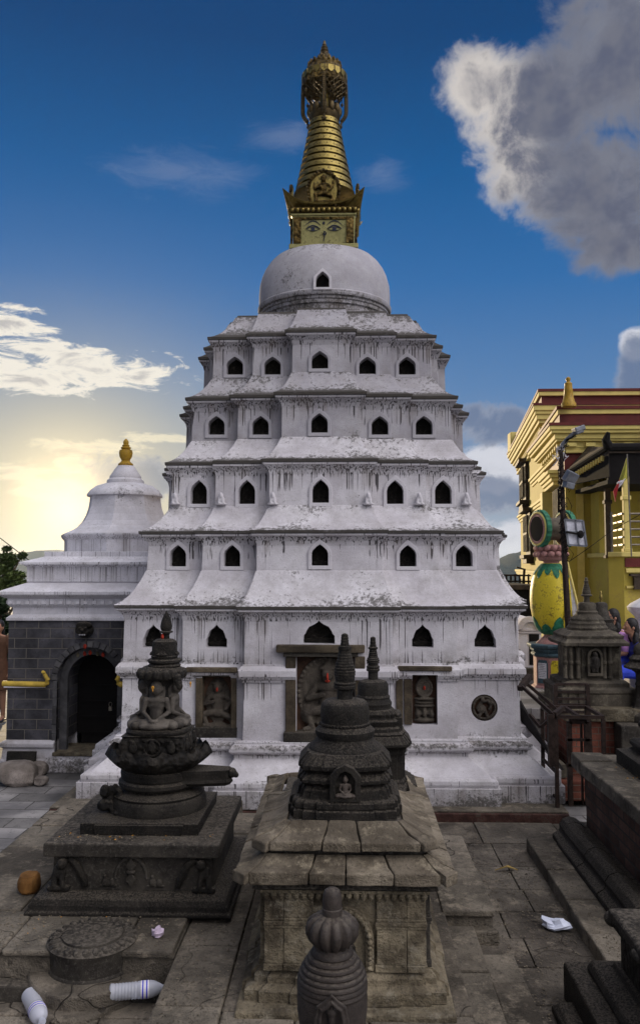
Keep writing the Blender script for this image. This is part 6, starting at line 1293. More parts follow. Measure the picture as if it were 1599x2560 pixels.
for (cols, mt) in (([(1566, 1142), (1567, 1195), (1550, 1212), (1547, 1200)], 'yel'), ([(1567, 1190), (1553, 1212), (1543, 1222), (1541, 1206), (1551, 1199)], 'white'), ([(1549, 1196), (1543, 1222), (1537, 1254), (1532, 1228)], 'red')):
    m = MB(); P = [at(x, y, 13.3) for x, y in cols]; mc = sum(P, Vector())/len(P)+Vector((0, -.05, 0)); nn_ = len(P); V = P+[mc]+[p+Vector((0, .02, 0)) for p in P]+[mc+Vector((0, .02, 0))]
    Fc = [(i, (i+1) % nn_, nn_) for i in range(nn_)]+[((i+1) % nn_+nn_+1, i+nn_+1, 2*nn_+1) for i in range(nn_)]+[(i, i+nn_+1, (i+1) % nn_+nn_+1, (i+1) % nn_) for i in range(nn_)]; m.add(V, Fc); m.build('cloth', mt, FG, smooth=True)
# yellow stair rail with pale bars
RLg = thing('stair_rail', 'pale sloping handrail with thin bars right of the yellow vase', 'railing', (at(1430, 1560, 12.9).x, 12.9, .5))
m = MB(); m.tube([at(1416, 1405, 12.9), at(1446, 1530, 12.9)], .022, 8); m.tube([at(1446, 1530, 12.9), at(1446, 1722, 12.9)], .02, 8); m.tube([at(1416, 1405, 12.9), at(1412, 1722, 12.9)], .02, 8); m.build('handrail', 'ytrim', RLg)
for i in range(5): m = MB(); m.tube([at(1424+i*4, 1450+i*14, 12.9), at(1432+i*3.4, 1545, 12.9)], .008, 5); m.build('rail_bar', 'pale', RLg)
# shed and rail behind, between stupa and building
SH = thing('shed', 'low dark shed with flat roof and stored goods behind the right corner of the stupa', 'shed', (at(1290, 1500, 16.5).x, 16.5, .47))
a = at(1225, 1480, 16.2).x; b = at(1336, 1480, 16.2).x
m = MB(); m.bx(a, b, 16.0, 18, zat(1474, 16), zat(1462, 16)); m.build('flat_roof', 'wood', SH, bevel=.01)
m = MB(); m.bx(a, b, 17.2, 17.4, .4, zat(1474, 16)); m.bx(b-.35, b, 16.1, 17.2, .4, zat(1474, 16)); m.build('back_wall', 'void', SH)
m = MB(); m.obx((at(1303, 1490, 16.6).x, 16.6, zat(1488, 16.6)), (.36, .3, .2)); m.build('hanging_tray', 'ypot', SH, bevel=.02)
m = MB(); m.obx((at(1286, 1520, 16.4).x, 16.4, zat(1524, 16.4)), (.3, .3, .25), (0, .3, .2)); m.build('red_bundle', 'red', SH, bevel=.04)
FR = thing('metal_railing', 'thin rusty metal railing in front of the wooded hill', 'railing', (at(1290, 1450, 19).x, 19, .47))
for i in range(9): px = 1232+i*11; m = MB(); m.tube([(at(px, 1450, 19).x, 19, .47), (at(px, 1450, 19).x, 19, zat(1437+random.uniform(-3, 3), 19))], .022, 5); m.build('rail_post', 'rust', FR)
for y in (1437, 1452): m = MB(); m.tube([at(1228, y, 19), at(1326, y+2, 19)], .02, 5); m.build('rail_bar', 'rust', FR)
m = MB(); m.tube([at(1306, 1470, 18.9), at(1310, 1422, 18.9)], .03, 5); m.tube([at(1290, 1418, 18.9), at(1312, 1424, 18.9)], .018, 5); m.build('bent_post', 'rust', FR)
# ================================================================ RUSTY STEEL FRAMES
def bar(m, a, b, w=.022): 
    a, b = Vector(a), Vector(b); d = (b-a); L = d.length; q = d.to_track_quat('Z', 'Y').to_matrix().to_4x4(); t = MB(); t.bx(-w, w, -w, w, -L/2, L/2); t.xf(Matrix.Translation((a+b)/2) @ q); m.join(t)
def atz(px, py, Y): return at(px, py, Y)
TF = thing('steel_table_frame', 'rusty empty steel table frame standing behind the right platform', 'table frame', (at(1445, 1850, 8.2).x, 8.2, 0))
Ya, Yb = 8.0, 8.55; xa_, xb_ = at(1388, 1790, Ya).x, at(1506, 1790, Ya).x; zt_ = zat(1789, Ya)
m = MB()
for p, q in (((xa_, Ya), (xb_, Ya)), ((xa_, Yb), (xb_, Yb)), ((xa_, Ya), (xa_, Yb)), ((xb_, Ya), (xb_, Yb)), (((xa_+xb_)/2, Ya), ((xa_+xb_)/2, Yb))): bar(m, (*p, zt_), (*q, zt_), .016)
m.build('top_frame', 'rust', TF)
for p in ((xa_, Ya), (xb_, Ya), (xa_, Yb), (xb_, Yb)): m = MB(); bar(m, (*p, zt_-.017), (*p, 0), .017); m.build('leg', 'rust', TF)
for z in (.18, .42):
    m = MB(); bar(m, (xa_, Ya, z), (xa_, Yb, z), .012); bar(m, (xa_+.1, Ya+.05, z+.3), (xb_-.1, Ya+.05, z+.3), .012); bar(m, (xb_, Ya, z), (xb_, Yb, z), .012); m.build('stretcher', 'rust', TF)
m = MB(); bar(m, (xa_+.14, Ya+.06, zt_-.05), (xa_+.14, Ya+.06, .1)); bar(m, (xb_-.14, Ya+.06, zt_-.05), (xb_-.14, Ya+.06, .1)); bar(m, (xa_+.14, Ya+.06, zt_-.05), (xb_-.14, Ya+.06, zt_-.05)); bar(m, (xa_+.26, Ya+.08, zt_-.05), (xa_+.26, Ya+.08, .1), .01); m.build('inner_frame', 'rust', TF)
CF = thing('steel_chair_frame', 'rusty steel chair-back frame with cross bars behind the table frame', 'chair frame', (at(1428, 1760, 8.7).x, 8.7, 0))
Yk = 8.72; xa_, xb_ = at(1386, 1700, Yk).x, at(1466, 1700, Yk).x; m = MB(); bar(m, (xa_, Yk, 0), (xa_, Yk, zat(1708, Yk)), .02); bar(m, (xb_+.03, Yk, 0), (xb_, Yk, zat(1708, Yk)), .02); m.build('upright', 'rust', CF)
for y in (1708, 1727, 1744, 1759, 1777): m = MB(); bar(m, (xa_, Yk, zat(y, Yk)), (xb_, Yk, zat(y, Yk)), .013); m.build('cross_bar', 'rust', CF)
LF = thing('steel_trestle', 'rusty steel trestle leaning against the table frame beside the stupa corner', 'trestle', (at(1340, 1780, 8.0).x, 8.0, 0))
m = MB(); bar(m, at(1303, 1716, 8.1), at(1383, 1788, 7.9), .014); bar(m, at(1312, 1706, 8.3), at(1394, 1777, 8.2), .014); m.build('long_bar', 'rust', LF)
m = MB(); bar(m, at(1298, 1722, 8.1), at(1324, 1690, 8.3), .024); m.build('end_plate', 'rust', LF); m = MB(); bar(m, at(1384, 1786, 7.9), at(1406, 1768, 8.2), .02); m.build('end_plate', 'rust', LF)
m = MB(); bar(m, at(1323, 1786, 8.1), at(1350, 1818, 8.0), .014); bar(m, at(1350, 1818, 8.0), at(1382, 1790, 8.0), .014); bar(m, at(1375, 1786, 7.9), at(1378, 1915, 7.9), .03); m.build('lower_brace', 'rust', LF)
PK = thing('leaning_plank', 'long black plank leaning against the side of the white stupa', 'plank', (at(1370, 1900, 8.2).x, 8.2, 0))
m = MB(); A_ = [at(1293, 1752, 9.3), at(1302, 1744, 9.3), at(1402, 1916, 7.95), at(1392, 1928, 7.95)]
A_ = [at(1290, 1790, 9.4), at(1296, 1752, 9.4), at(1350, 1848, 8.8), at(1403, 1926, 8.0), at(1388, 1906, 8.0)]
m.add(A_+[p+Vector((.03, .03, .0)) for p in A_], [(0, 1, 2, 3, 4), (9, 8, 7, 6, 5), (0, 5, 6, 1), (1, 6, 7, 2), (2, 7, 8, 3), (3, 8, 9, 4), (4, 9, 5, 0)]); m.build('board', 'void', PK)
# ================================================================ LITTER AND LOOSE STONES
def bottle(cx, cy, z, rz, s, label, group='empty plastic water bottles'):
    root = thing('plastic_bottle', label, 'bottle', (cx, cy, z), group); T = Matrix.Translation((cx, cy, z)) @ Matrix.Rotation(rz, 4, 'Z') @ Matrix.Rotation(PI/2, 4, 'Y') @ Matrix.Diagonal((s, s, s, 1))
    pr = [(.001, .004), (.034, .0), (.042, .006)]
    for i in range(8): zz_ = .02+i*.016; pr += [(.042, zz_), (.039, zz_+.006), (.039, zz_+.009), (.042, zz_+.014)]
    pr += [(.042, .155), (.042, .21), (.039, .225), (.028, .25), (.016, .268), (.015, .28), (.001, .281)]
    m = MB(); m.lathe(0, 0, pr, 24); m.xf(T); m.build('bottle_body', 'plastic', root, smooth=True)
    m = MB(); m.lathe(0, 0, [(.0425, .165), (.0432, .166), (.0432, .172), (.0425, .173)], 24); m.lathe(0, 0, [(.0425, .185), (.0432, .186), (.0432, .192), (.0425, .193)], 24); m.xf(T); m.build('label_band', 'label', root)
    m = MB(); m.lathe(0, 0, [(.0422, .158), (.0428, .159), (.0428, .199), (.0422, .2)], 24); m.xf(T); m.build('label_wrap', 'white', root)
    m = MB(); m.lathe(0, 0, [(.018, .278), (.018, .283), (.014, .284), (.014, .288), (.001, .289)], 16); m.xf(T); m.build('neck_ring', 'plastic', root)
    return root
b = gz(274, 2482, .078); bottle(b.x, b.y, .078, .22, 1.05, 'clear water bottle with blue and white label lying against the kerb slabs')
b = gz(75, 2488, .05); bottle(b.x, b.y, .05, -1.0, 1.08, 'clear ribbed water bottle lying with open neck towards the bottom left corner')
def crumple(name, px, py, z, r, mat, label, cat, flatk=.5, group=None):
    p = gz(px, py, z); m = MB(); u, w = 10, 7; m.ell((0, 0, r*flatk*.8), (r, r*.8, r*flatk), u=u, w=w)
    m.mod(lambda v: v*(1+.55*mnoise.noise(v*(2.2/r)+Vector((px, py, 0))))+Vector((0, 0, 0))); m.xf(Matrix.Translation((p.x, p.y, z))); o = m.build(name, mat, None, root=(p.x, p.y, z)); return tag(o, label, cat, group)
crumple('plastic_bag', 1388, 2320, .0, .095, 'paper', 'crumpled pale blue plastic bag on the court paving', 'bag', .35)
crumple('paper_scrap', 394, 2342, .235, .04, 'pinkp', 'crumpled pink and white paper on the left terrace edge', 'paper', .7)
crumple('paper_scrap', 250, 2076, .648, .028, 'white', 'small white paper scrap on the black pedestal', 'paper', 1.0)
p = gz(1265, 2178, 0); m = MB(); m.add([(p.x-.09, p.y, .01), (p.x, p.y-.02, .045), (p.x+.09, p.y+.01, .01), (p.x+.02, p.y+.035, .035), (p.x-.09, p.y, .004), (p.x, p.y-.02, .039), (p.x+.09, p.y+.01, .004), (p.x+.02, p.y+.035, .029)], [(0, 1, 3), (1, 2, 3), (4, 7, 5), (5, 7, 6), (0, 4, 5, 1), (1, 5, 6, 2), (2, 6, 7, 3), (3, 7, 4, 0)]); tag(m.build('dry_leaf', 'dry', None, root=(p.x, p.y, 0)), 'curled yellow dry leaf lying on the court paving', 'leaf')
def rockm(c, r, seed, ):
    m = MB(); m.ell((0, 0, 0), r, u=14, w=9); m.mod(lambda v: v*(1+.35*mnoise.noise(v*4+Vector((seed, 0, 0))))); 
    m.mod(lambda v: Vector((max(-r[0]*.8, min(r[0]*.8, v.x)), max(-r[1]*.8, min(r[1]*.8, v.y)), max(-r[2]*.85, min(r[2]*.8, v.z))))); return m.xf(Matrix.Translation(c))
def rock(name, c, r, seed, mat, label, cat, group=None): o = rockm(c, r, seed).build(name, mat, None, root=(c[0], c[1], c[2]-r[2]), smooth=True, disp=.02, sub=1); return tag(o, label, cat, group)
p = gz(70, 2232, .235); rock('loose_stone', (p.x, p.y, .235+.06), (.085, .09, .075), 2, 'rock', 'orange-brown block of stone on the left terrace beside the black pedestal', 'stone')
for i, (px, py, r, lb) in enumerate(((40, 1958, (.30, .22, .15), 'largest pale rubble stone lying at the left edge before the domed shrine'), (90, 1935, (.17, .15, .09), 'rubble stone resting nearest the shrine step'), (28, 1915, (.13, .11, .13), 'rubble stone stained with pink powder at the left edge'), (104, 1962, (.09, .08, .06), 'smallest broken stone of the rubble heap'))):
    p = gz(px, py, -.15); rock('rubble_stone', (p.x, p.y, -.15+r[2]*.8), r, i*3.3, 'rubble', lb, 'stone', 'rubble before the domed shrine')
# grain, petals and grit strewn over the stones
random.seed(11); m = MB()
def grit(n, fn, s0, s1):
    for _ in range(n):
        x, y, z = fn(); s_ = random.uniform(s0, s1); q = random.uniform(0, PI); c, s2 = math.cos(q)*s_, math.sin(q)*s_; m.add([(x+c, y+s2, z), (x-s2*.7, y+c*.7, z), (x-c, y-s2, z), (x+s2*.7, y-c*.7, z), (x, y, z+s_*.5)], [(0, 1, 4), (1, 2, 4), (2, 3, 4), (3, 0, 4), (3, 2, 1, 0)])
grit(500, lambda: (random.uniform(2.0, 2.2), random.uniform(5.2, 6.9), zt+.006), .003, .007)
grit(1500, lambda: (random.uniform(.95, 1.5), random.uniform(3.6, 7.6), .006), .003, .010); grit(700, lambda: (random.uniform(-.93, -.6), random.uniform(3.6, 6.8), .205), .003, .009); grit(400, lambda: (random.uniform(1.52, 1.7), random.uniform(4.6, 6.9), .105), .003, .008)
grit(160, lambda: (PX+random.uniform(-.5, .5), PY-.45+random.uniform(-.08, .07), .654), .003, .008)
grit(600, lambda: (random.uniform(-2.3, -1.0), random.uniform(4.72, 5.2), .24), .003, .010); grit(400, lambda: (random.uniform(-2.3, -1.2), random.uniform(3.9, 4.5), .01), .004, .01)
tag(m.build('scattered_grain', 'tanr', None), 'pale grain and grit strewn over the paving and ledges', 'grit', kind='stuff')
random.seed(12); m = MB(); grit(14, lambda: (PX+random.uniform(-.5, .5), PY-.44+random.uniform(-.06, .07), .654), .004, .010); grit(8, lambda: (random.uniform(-1.9, -1.0), random.uniform(4.8, 5.15), .24), .004, .009); grit(8, lambda: (2.1+random.uniform(-.04, .06), random.uniform(5.6, 6.6), zt+.01), .005, .011)
tag(m.build('fallen_petals', 'saff', None), 'yellow and orange flower petals fallen on the pedestal and terrace', 'petals', kind='stuff')
# carved lotus disc on the left terrace
LD = thing('lotus_disc', 'round carved lotus stone set into the left terrace edge', 'disc', (gz(238, 2325, .26).x, gz(238, 2325, .26).y, .2))
lc = gz(233, 2334, .27); m = MB(); m.lathe(lc.x, lc.y, [(.25, -.02), (.25, .10), (.235, .12), (.24, .20), (.25, .23), (.255, .245), (.225, .262), (.18, .266), (.178, .262), (.172, .262), (.17, .274), (.01, .276)], 56); m.build('disc', 'greyd', LD, smooth=True)
m = MB()
for j in range(26): q = 2*PI*j/26; m.ell((lc.x+.212*math.cos(q), lc.y+.212*math.sin(q), .254), (.034, .021, .022), (0, 0, q), u=8, w=6)
m.build('petal_ring', 'greyd', LD)
m = MB(); m.lathe(lc.x, lc.y-.03, [(.34, -.02), (.34, .10), (.33, .105)], 40); m.build('round_step', 'slab', LD, bevel=.01)
m = MB(); m.lathe(lc.x-.03, lc.y-.22, [(.25, -.04), (.24, .02), (.22, .03)], 40); m.build('lower_round_step', 'slab', LD, bevel=.008)
# stupa kerb bits left: red stepped stones
m = MB(); p = gz(92, 2100, -.15); m.bx(p.x-.06, p.x+.2, 7.45, 7.8, -.2, -.06); o = m.build('red_step', 'redkerb', None, bevel=.02, root=(p.x, 7.6, -.15)); tag(o, 'low dark red painted stone step at the left corner of the stupa slab', 'step')
# ================================================================ PLANTS AND DISTANT PERSON
def leaves(m, c, r, n, s, flatness=.4):
    for _ in range(n):
        v = Vector((random.gauss(0, 1), random.gauss(0, 1), random.gauss(0, 1))).normalized()*random.random()**.4; p = Vector(c)+Vector((v.x*r[0], v.y*r[1], v.z*r[2])); a = Vector((random.uniform(-1, 1), random.uniform(-1, 1), random.uniform(-.6, .6))).normalized(); b = a.cross(Vector((random.random(), random.random(), random.random()))).normalized(); L = s*random.uniform(.6, 1.3)
        m.add([p-a*L, p+b*L*.35, p+a*L, p-b*L*.35], [(0, 1, 2, 3)])
def tree(name, cxp, Y, zb_, clumps, n, s, label, cat, mat='leaf', group=None):
    x = at(cxp, 1400, Y).x; root = thing(name, label, cat, (x, Y, zb_), group); cr = MB(); tr = MB(); top = max(c[1] for c in clumps)
    cs = [(at(px, py, Y), rx*mpp(Y, py), rz*mpp(Y, py)) for px, py, rx, rz in clumps]; zt_ = max(c[0].z for c in cs)
    tr.tube([(x, Y, zb_), (x+.05, Y, zb_+(zt_-zb_)*.5), (x-.03, Y, zt_)], [.12, .08, .03], 8)
    for c, rx, rz in cs:
        tr.tube([(x, Y, max(zb_+.2, c.z-.9)), c], [.05, .015], 6); leaves(cr, c, (rx, rx, rz), n, s)
    tr.build('trunk', 'bark', root); cr.build('crown', mat, root)
random.seed(21)
cl = [(20, 1395, 22, 14), (8, 1420, 26, 16), (38, 1440, 26, 14), (52, 1462, 24, 12), (5, 1458, 24, 18), (30, 1405, 14, 8), (56, 1389, 9, 8), (18, 1372, 9, 5), (-15, 1400, 24, 18), (20, 1480, 40, 22), (62, 1475, 14, 8), (-20, 1450, 30, 30)]
tree('tree', 12, 22, hillz(-9, 22), cl, 420, .085, 'feathery green tree behind the left end of the domed shrine', 'tree')
cl = [(6, 1510, 20, 26), (20, 1560, 14, 24), (2, 1590, 22, 30), (18, 1620, 12, 24), (-16, 1540, 30, 40), (8, 1660, 14, 30), (-20, 1640, 26, 40), (10, 1700, 12, 20)]
tree('bush', -2, 14.5, -.15, cl, 420, .06, 'tall dark leafy bush at the left edge beside the shrine wall', 'bush', 'leafd')
random.seed(5); cl = [(1312, 1470, 12, 10), (1296, 1474, 12, 8), (1270, 1470, 14, 8), (1250, 1468, 14, 8)]
tree('bush', 1290, 19.5, -.3, cl, 200, .06, 'low green bush behind the railing by the hill', 'bush')
WR = thing('overhead_cable', 'thin dark cable sloping down behind the domed shrine on the left', 'cable', tuple(at(70, 1395, 20)))
m = MB(); m.tube([at(-60, 1300, 20), at(5, 1348, 20), at(70, 1398, 20), at(160, 1450, 20)], .011, 5); m.build('wire', 'void', WR)
WR = thing('overhead_cable', 'thin wire rising across the yellow wall from the vase pillar to the porch', 'cable', tuple(at(1420, 1406, 13.3)))
m = MB(); m.tube([at(1418, 1406, 13.3), at(1470, 1370, 13.3), at(1530, 1325, 13.4), at(1610, 1280, 13.4)], .006, 5); m.build('wire', 'void', WR)
# standing person mostly outside the left edge
def standing(cxp, Y, zg, label):
    x = at(cxp, 1700, Y).x; root = thing('person', label, 'person', (x, Y, zg)); T = Matrix.Translation((x, Y, zg))
    b = MB()
    for k in (-1, 1):
        b.cap((k*.09, 0, .84), (k*.10, -.01, .46), .085, .058); b.cap((k*.10, -.01, .46), (k*.10, .02, .09), .055, .034); b.cap((k*.10, .03, .05), (k*.11, -.12, .03), .034, .026)
        b.cap((k*.18, 0, 1.32), (k*.23, .0, 1.06), .045, .038); b.cap((k*.23, 0, 1.06), (k*.23, -.08, .82), .036, .025); b.ell((k*.23, -.09, .76), (.02, .035, .05))
        for f in range(4): b.cap((k*.23, -.115+f*.017, .73), (k*.225, -.12+f*.017, .665+.006*abs(f-1)), .008, .007)
        b.cap((k*.225, -.11, .78), (k*.21, -.14, .73), .009, .008); b.ell((k*.072, 0, 1.50), (.012, .02, .03))
    b.ell((0, 0, .9), (.16, .11, .12)); b.cap((0, 0, .95), (0, 0, 1.25), .12, .13); b.ell((0, 0, 1.32), (.18, .09, .08)); b.cap((0, 0, 1.36), (0, -.01, 1.45), .048); b.ell((0, -.01, 1.51), (.072, .09, .112)); b.ell((0, -.1, 1.5), (.014, .02, .022)); b.ell((0, -.085, 1.455), (.025, .015, .01))
    b.xf(T).build('body', 'skin', root, remesh=.01)
    c = MB(); c.lathe(0, 0, [(.21, .50), (.20, .62), (.18, .85), (.145, 1.0), (.15, 1.1), (.17, 1.28), (.15, 1.36), (.06, 1.39)], 24, sy=.75)
    for k in (-1, 1): c.cap((k*.17, 0, 1.33), (k*.22, 0, 1.1), .06, .055)
    c.xf(T).build('dress', 'brown', root, remesh=.012); c = MB(); c.ell((0, .02, 1.54), (.086, .095, .105)); c.ell((0, .07, 1.42), (.08, .05, .14)); c.xf(T).build('hair', 'hair', root, remesh=.01)
    for k in (-1, 1): c = MB(); c.obx((k*.105, -.04, .012), (.085, .25, .024)); c.xf(T).build('sandal', 'black', root, bevel=.008)
standing(-6, 13.4, -.15, 'woman in brown dress and sandals standing at the left edge of the picture')
# haze -----------------------------------------------------------------
s = N('haze'); v = s.n('ShaderNodeVolumePrincipled'); s.put(v, 'Color', (.72, .84, 1.0)); v.inputs['Density'].default_value = .00012; v.inputs['Anisotropy'].default_value = .5
o = s.n('ShaderNodeOutputMaterial'); s.t.links.new(v.outputs[0], o.inputs['Volume']); M['haze'] = s.m
m = MB(); m.bx(-2560, 2560, -1560, 2560, -27.8, 52); o = m.build('haze', 'haze', None); tag(o, 'thin blue evening haze lying over the valley and hills', 'haze', kind='stuff'); o.display_type = 'WIRE'
#SECTION_LIGHT
# ================================================================ SKY AND LIGHT
W = bpy.data.worlds.new('World'); sc.world = W; W.use_nodes = True
s = N('w', W)
SAZ = -18.3; SEL = 5.5
tc = s.n('ShaderNodeTexCoord'); vm = s.n('ShaderNodeVectorMath', operation='NORMALIZE'); s.put(vm, 0, tc.outputs['Generated']); D = vm.outputs[0]
sx = s.n('ShaderNodeSeparateXYZ'); s.put(sx, 0, D); X_, Y_, Z_ = sx.outputs
AZ = s.math('MULTIPLY', s.math('ARCTAN2', X_, Y_), 180/PI); EL = s.math('MULTIPLY', s.math('ARCSINE', Z_), 180/PI)
sky = s.n('ShaderNodeTexSky', sky_type='NISHITA', sun_disc=False, sun_elevation=R(SEL), sun_rotation=R(SAZ), altitude=1400, air_density=1.0, dust_density=.6, ozone_density=2.5)
def ae(px, py):
    d = ray(px, py).normalized(); return math.degrees(math.atan2(d.x, d.y)), math.degrees(math.asin(d.z))
# clear sky: deep blue overhead fading to pale grey-blue at the horizon
rp = s.n('ShaderNodeValToRGB'); s.put(rp, 0, s.math('DIVIDE', EL, 60.0)); cr = rp.color_ramp
cr.elements[0].position = 0; cr.elements[0].color = (.36, .44, .56, 1); cr.elements[1].position = 1; cr.elements[1].color = (.001, .022, .11, 1)
for p, c in ((.10, (.22, .32, .50)), (.2, (.10, .24, .50)), (.32, (.022, .16, .45)), (.43, (.0, .11, .36)), (.56, (.0, .06, .22))):
    e = cr.elements.new(p); e.color = (*c, 1)
nish = s.mix(1.0, sky.outputs[0], (.05, .05, .05), 'MULTIPLY')
col = s.mix(.12, rp.outputs[0], nish)
# warm aureole round the low sun
sd = Vector((math.sin(R(SAZ-.6))*math.cos(R(3.6)), math.cos(R(SAZ-.6))*math.cos(R(3.6)), math.sin(R(3.6))))
dt = s.n('ShaderNodeVectorMath', operation='DOT_PRODUCT'); s.put(dt, 0, D); s.put(dt, 1, tuple(sd)); ang = s.math('MULTIPLY', s.math('ARCCOSINE', s.math('MINIMUM', dt.outputs['Value'], .99999)), 180/PI)
elf = s.math('MULTIPLY', s.math('ABSOLUTE', s.math('SUBTRACT', EL, 4.0)), .5); ang2 = s.math('ADD', ang, elf)
w1 = s.math('EXPONENT', s.math('MULTIPLY', s.math('POWER', s.math('DIVIDE', ang2, 14.0), 2.0), -1.0))
w2 = s.math('EXPONENT', s.math('MULTIPLY', s.math('POWER', s.math('DIVIDE', ang, 3.4), 1.4), -1.0))
col = s.mix(s.math('MULTIPLY', w1, .9), col, (.70, .62, .42))
# cloud field
v1 = s.n('ShaderNodeCombineXYZ'); s.put(v1, 0, AZ); s.put(v1, 1, EL)
mpn = s.n('ShaderNodeMapping'); s.put(mpn, 0, v1.outputs[0]); mpn.inputs[3].default_value = (.24, .26, 1)
nz = s.noise(mpn.outputs[0], 1.0, 6, .64, .3)
mp2 = s.n('ShaderNodeMapping'); s.put(mp2, 0, v1.outputs[0]); mp2.inputs[3].default_value = (.3, .95, 1)
nzs = s.noise(mp2.outputs[0], 1.0, 6, .68, .6)
mp3 = s.n('ShaderNodeMapping'); s.put(mp3, 0, v1.outputs[0]); mp3.inputs[3].default_value = (.55, .6, 1); nz3 = s.noise(mp3.outputs[0], 1.0, 2, .6, 0)
def field(blobs, nse, amp):
    f = None
    for px, py, rx, ry in blobs:
        a, e = ae(px, py); a2, _ = ae(px+rx, py); _, e2 = ae(px, py-ry); ra = a2-a; re = e2-e
        ma = s.n('ShaderNodeVectorMath', operation='MULTIPLY_ADD'); s.put(ma, 0, v1.outputs[0]); s.put(ma, 1, (1/ra, 1/re, 0)); s.put(ma, 2, (-a/ra, -e/re, 0))
        ln = s.n('ShaderNodeVectorMath', operation='LENGTH'); s.put(ln, 0, ma.outputs[0]); q = ln.outputs['Value']
        f = q if f is None else s.math('MINIMUM', f, q)
    f = s.math('SUBTRACT', 1.0, s.math('MINIMUM', f, 4.0))
    return s.math('ADD', f, s.math('MULTIPLY', s.math('SUBTRACT', nse, .5), amp))
def layer(col, f, lo, hi, edge, core, dlo, dhi, k=1.0):
    m_ = s.math('MULTIPLY', s.step(f, lo, hi), k); cc = s.mix(s.step(s.math('ADD', f, s.math('MULTIPLY', s.math('SUBTRACT', nz, .5), .9)), dlo, dhi), edge, core); return s.mix(m_, col, cc)
fA = field([(1330, 275, 200, 180), (1540, 140, 235, 260), (1480, 470, 215, 180), (1545, 620, 140, 85), (1215, 215, 150, 115), (1330, 420, 140, 110)], nz, 1.5)
eA = s.mix(s.step(AZ, ae(1200, 300)[0], ae(1400, 300)[0]), (.74, .69, .65), (.21, .225, .28))
cA = s.mix(s.step(nz3, .3, .7), (.115, .13, .195), (.17, .18, .23)); lf = s.step(s.math('ADD', AZ, s.math('MULTIPLY', s.math('SUBTRACT', nz, .5), 16.0)), ae(1170, 300)[0], ae(1350, 300)[0]); cA = s.mix(lf, (.52, .49, .485), cA)
col = layer(col, s.math('ADD', fA, s.math('MULTIPLY', s.math('SUBTRACT', nz3, .5), .35)), -.12, .42, eA, cA, .0, .8)
fB = field([(70, 945, 210, 42), (260, 930, 190, 44), (350, 930, 80, 50), (10, 805, 110, 46), (90, 870, 170, 28)], nzs, 3.6)
col = layer(col, fB, -.05, .45, (.92, .87, .78), (.55, .53, .52), .6, 1.3)
fC = field([(250, 1118, 170, 20), (410, 1098, 100, 16), (140, 1220, 130, 40), (60, 1180, 120, 26), (180, 1160, 60, 40)], nzs, 3.0)
col = layer(col, fC, .0, .6, (.90, .82, .62), (.7, .65, .52), .6, 1.2, .8)
fD = field([(1225, 1060, 120, 55), (1270, 1240, 130, 55), (1590, 930, 60, 90), (330, 1200, 130, 70)], nz, 2.2)
fE = field([(1260, 1170, 160, 60), (1270, 1350, 130, 50), (1590, 860, 45, 40)], nz, 2.2)
col = layer(col, fE, -.2, .3, (.66, .68, .76), (.5, .52, .6), .6, 1.6)
col = layer(col, fD, -.1, .3, (.30, .34, .44), (.15, .20, .32), .0, .6, .85)
fF = field([(450, 430, 260, 90), (720, 340, 150, 60), (960, 440, 90, 60), (1000, 1200, 60, 40)], nzs, 1.6)
col = s.mix(s.math('MULTIPLY', s.step(fF, .1, 1.1), .25), col, (.36, .40, .52))
col = s.mix(s.math('MULTIPLY', w2, 1.0), col, (1.9, 1.55, .95))
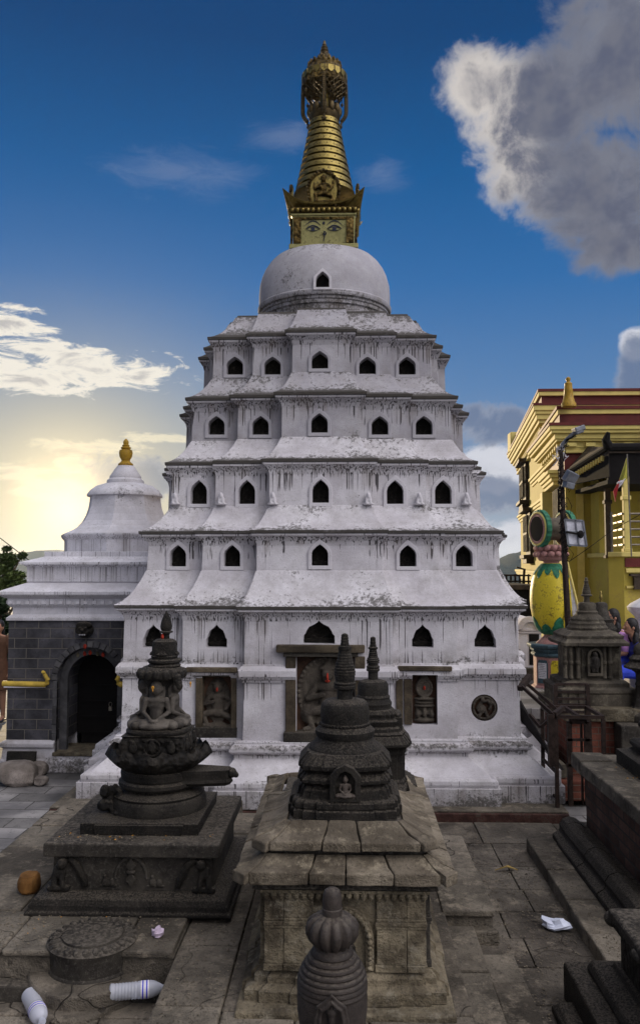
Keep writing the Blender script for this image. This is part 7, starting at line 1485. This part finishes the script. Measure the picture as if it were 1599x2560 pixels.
# behind the photographer: unseen bright bank and overhead glow added as fill light
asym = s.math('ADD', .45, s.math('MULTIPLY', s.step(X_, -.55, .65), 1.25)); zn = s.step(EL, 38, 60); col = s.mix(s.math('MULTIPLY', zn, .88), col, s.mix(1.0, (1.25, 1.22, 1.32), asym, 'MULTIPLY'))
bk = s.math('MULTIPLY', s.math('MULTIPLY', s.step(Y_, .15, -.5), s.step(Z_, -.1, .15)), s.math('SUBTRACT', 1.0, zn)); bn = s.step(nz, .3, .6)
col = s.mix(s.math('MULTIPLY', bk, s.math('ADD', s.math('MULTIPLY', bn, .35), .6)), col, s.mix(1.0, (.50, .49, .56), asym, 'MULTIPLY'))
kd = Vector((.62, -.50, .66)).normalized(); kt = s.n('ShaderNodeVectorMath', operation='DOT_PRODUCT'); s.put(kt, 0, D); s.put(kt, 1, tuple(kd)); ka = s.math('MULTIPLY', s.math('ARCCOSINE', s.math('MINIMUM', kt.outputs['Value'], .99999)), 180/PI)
kw = s.math('EXPONENT', s.math('MULTIPLY', s.math('POWER', s.math('DIVIDE', ka, 24.0), 2.0), -1.0)); col = s.mix(kw, col, (5.2, 4.95, 5.0))  # unseen bright sky patch added as a soft key light
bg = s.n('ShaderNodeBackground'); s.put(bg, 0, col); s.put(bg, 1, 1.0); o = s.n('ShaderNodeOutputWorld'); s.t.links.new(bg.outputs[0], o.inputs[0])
L_ = bpy.data.lights.new('sun', 'SUN'); L_.energy = 5.0; L_.angle = R(.6); L_.color = (1, .78, .48); so = bpy.data.objects.new('sun', L_); COL.objects.link(so)
sv = Vector((math.sin(R(SAZ))*math.cos(R(SEL)), math.cos(R(SAZ))*math.cos(R(SEL)), math.sin(R(SEL)))); so.rotation_euler = sv.to_track_quat('Z', 'Y').to_euler(); so.location = (0, 0, 30)
sc.view_settings.view_transform = 'Standard'; sc.view_settings.look = 'None'; sc.view_settings.exposure = -.1; sc.view_settings.gamma = 1
for o in list(bpy.data.objects):
    if '_o' in o: del o['_o']

W.cycles.sampling_method = 'MANUAL'; W.cycles.sample_map_resolution = 512
sc.cycles.max_bounces = 5; sc.cycles.diffuse_bounces = 3; sc.cycles.glossy_bounces = 3; sc.cycles.transmission_bounces = 5; sc.cycles.transparent_max_bounces = 6
sc.cycles.use_adaptive_sampling = True; sc.cycles.adaptive_threshold = .02
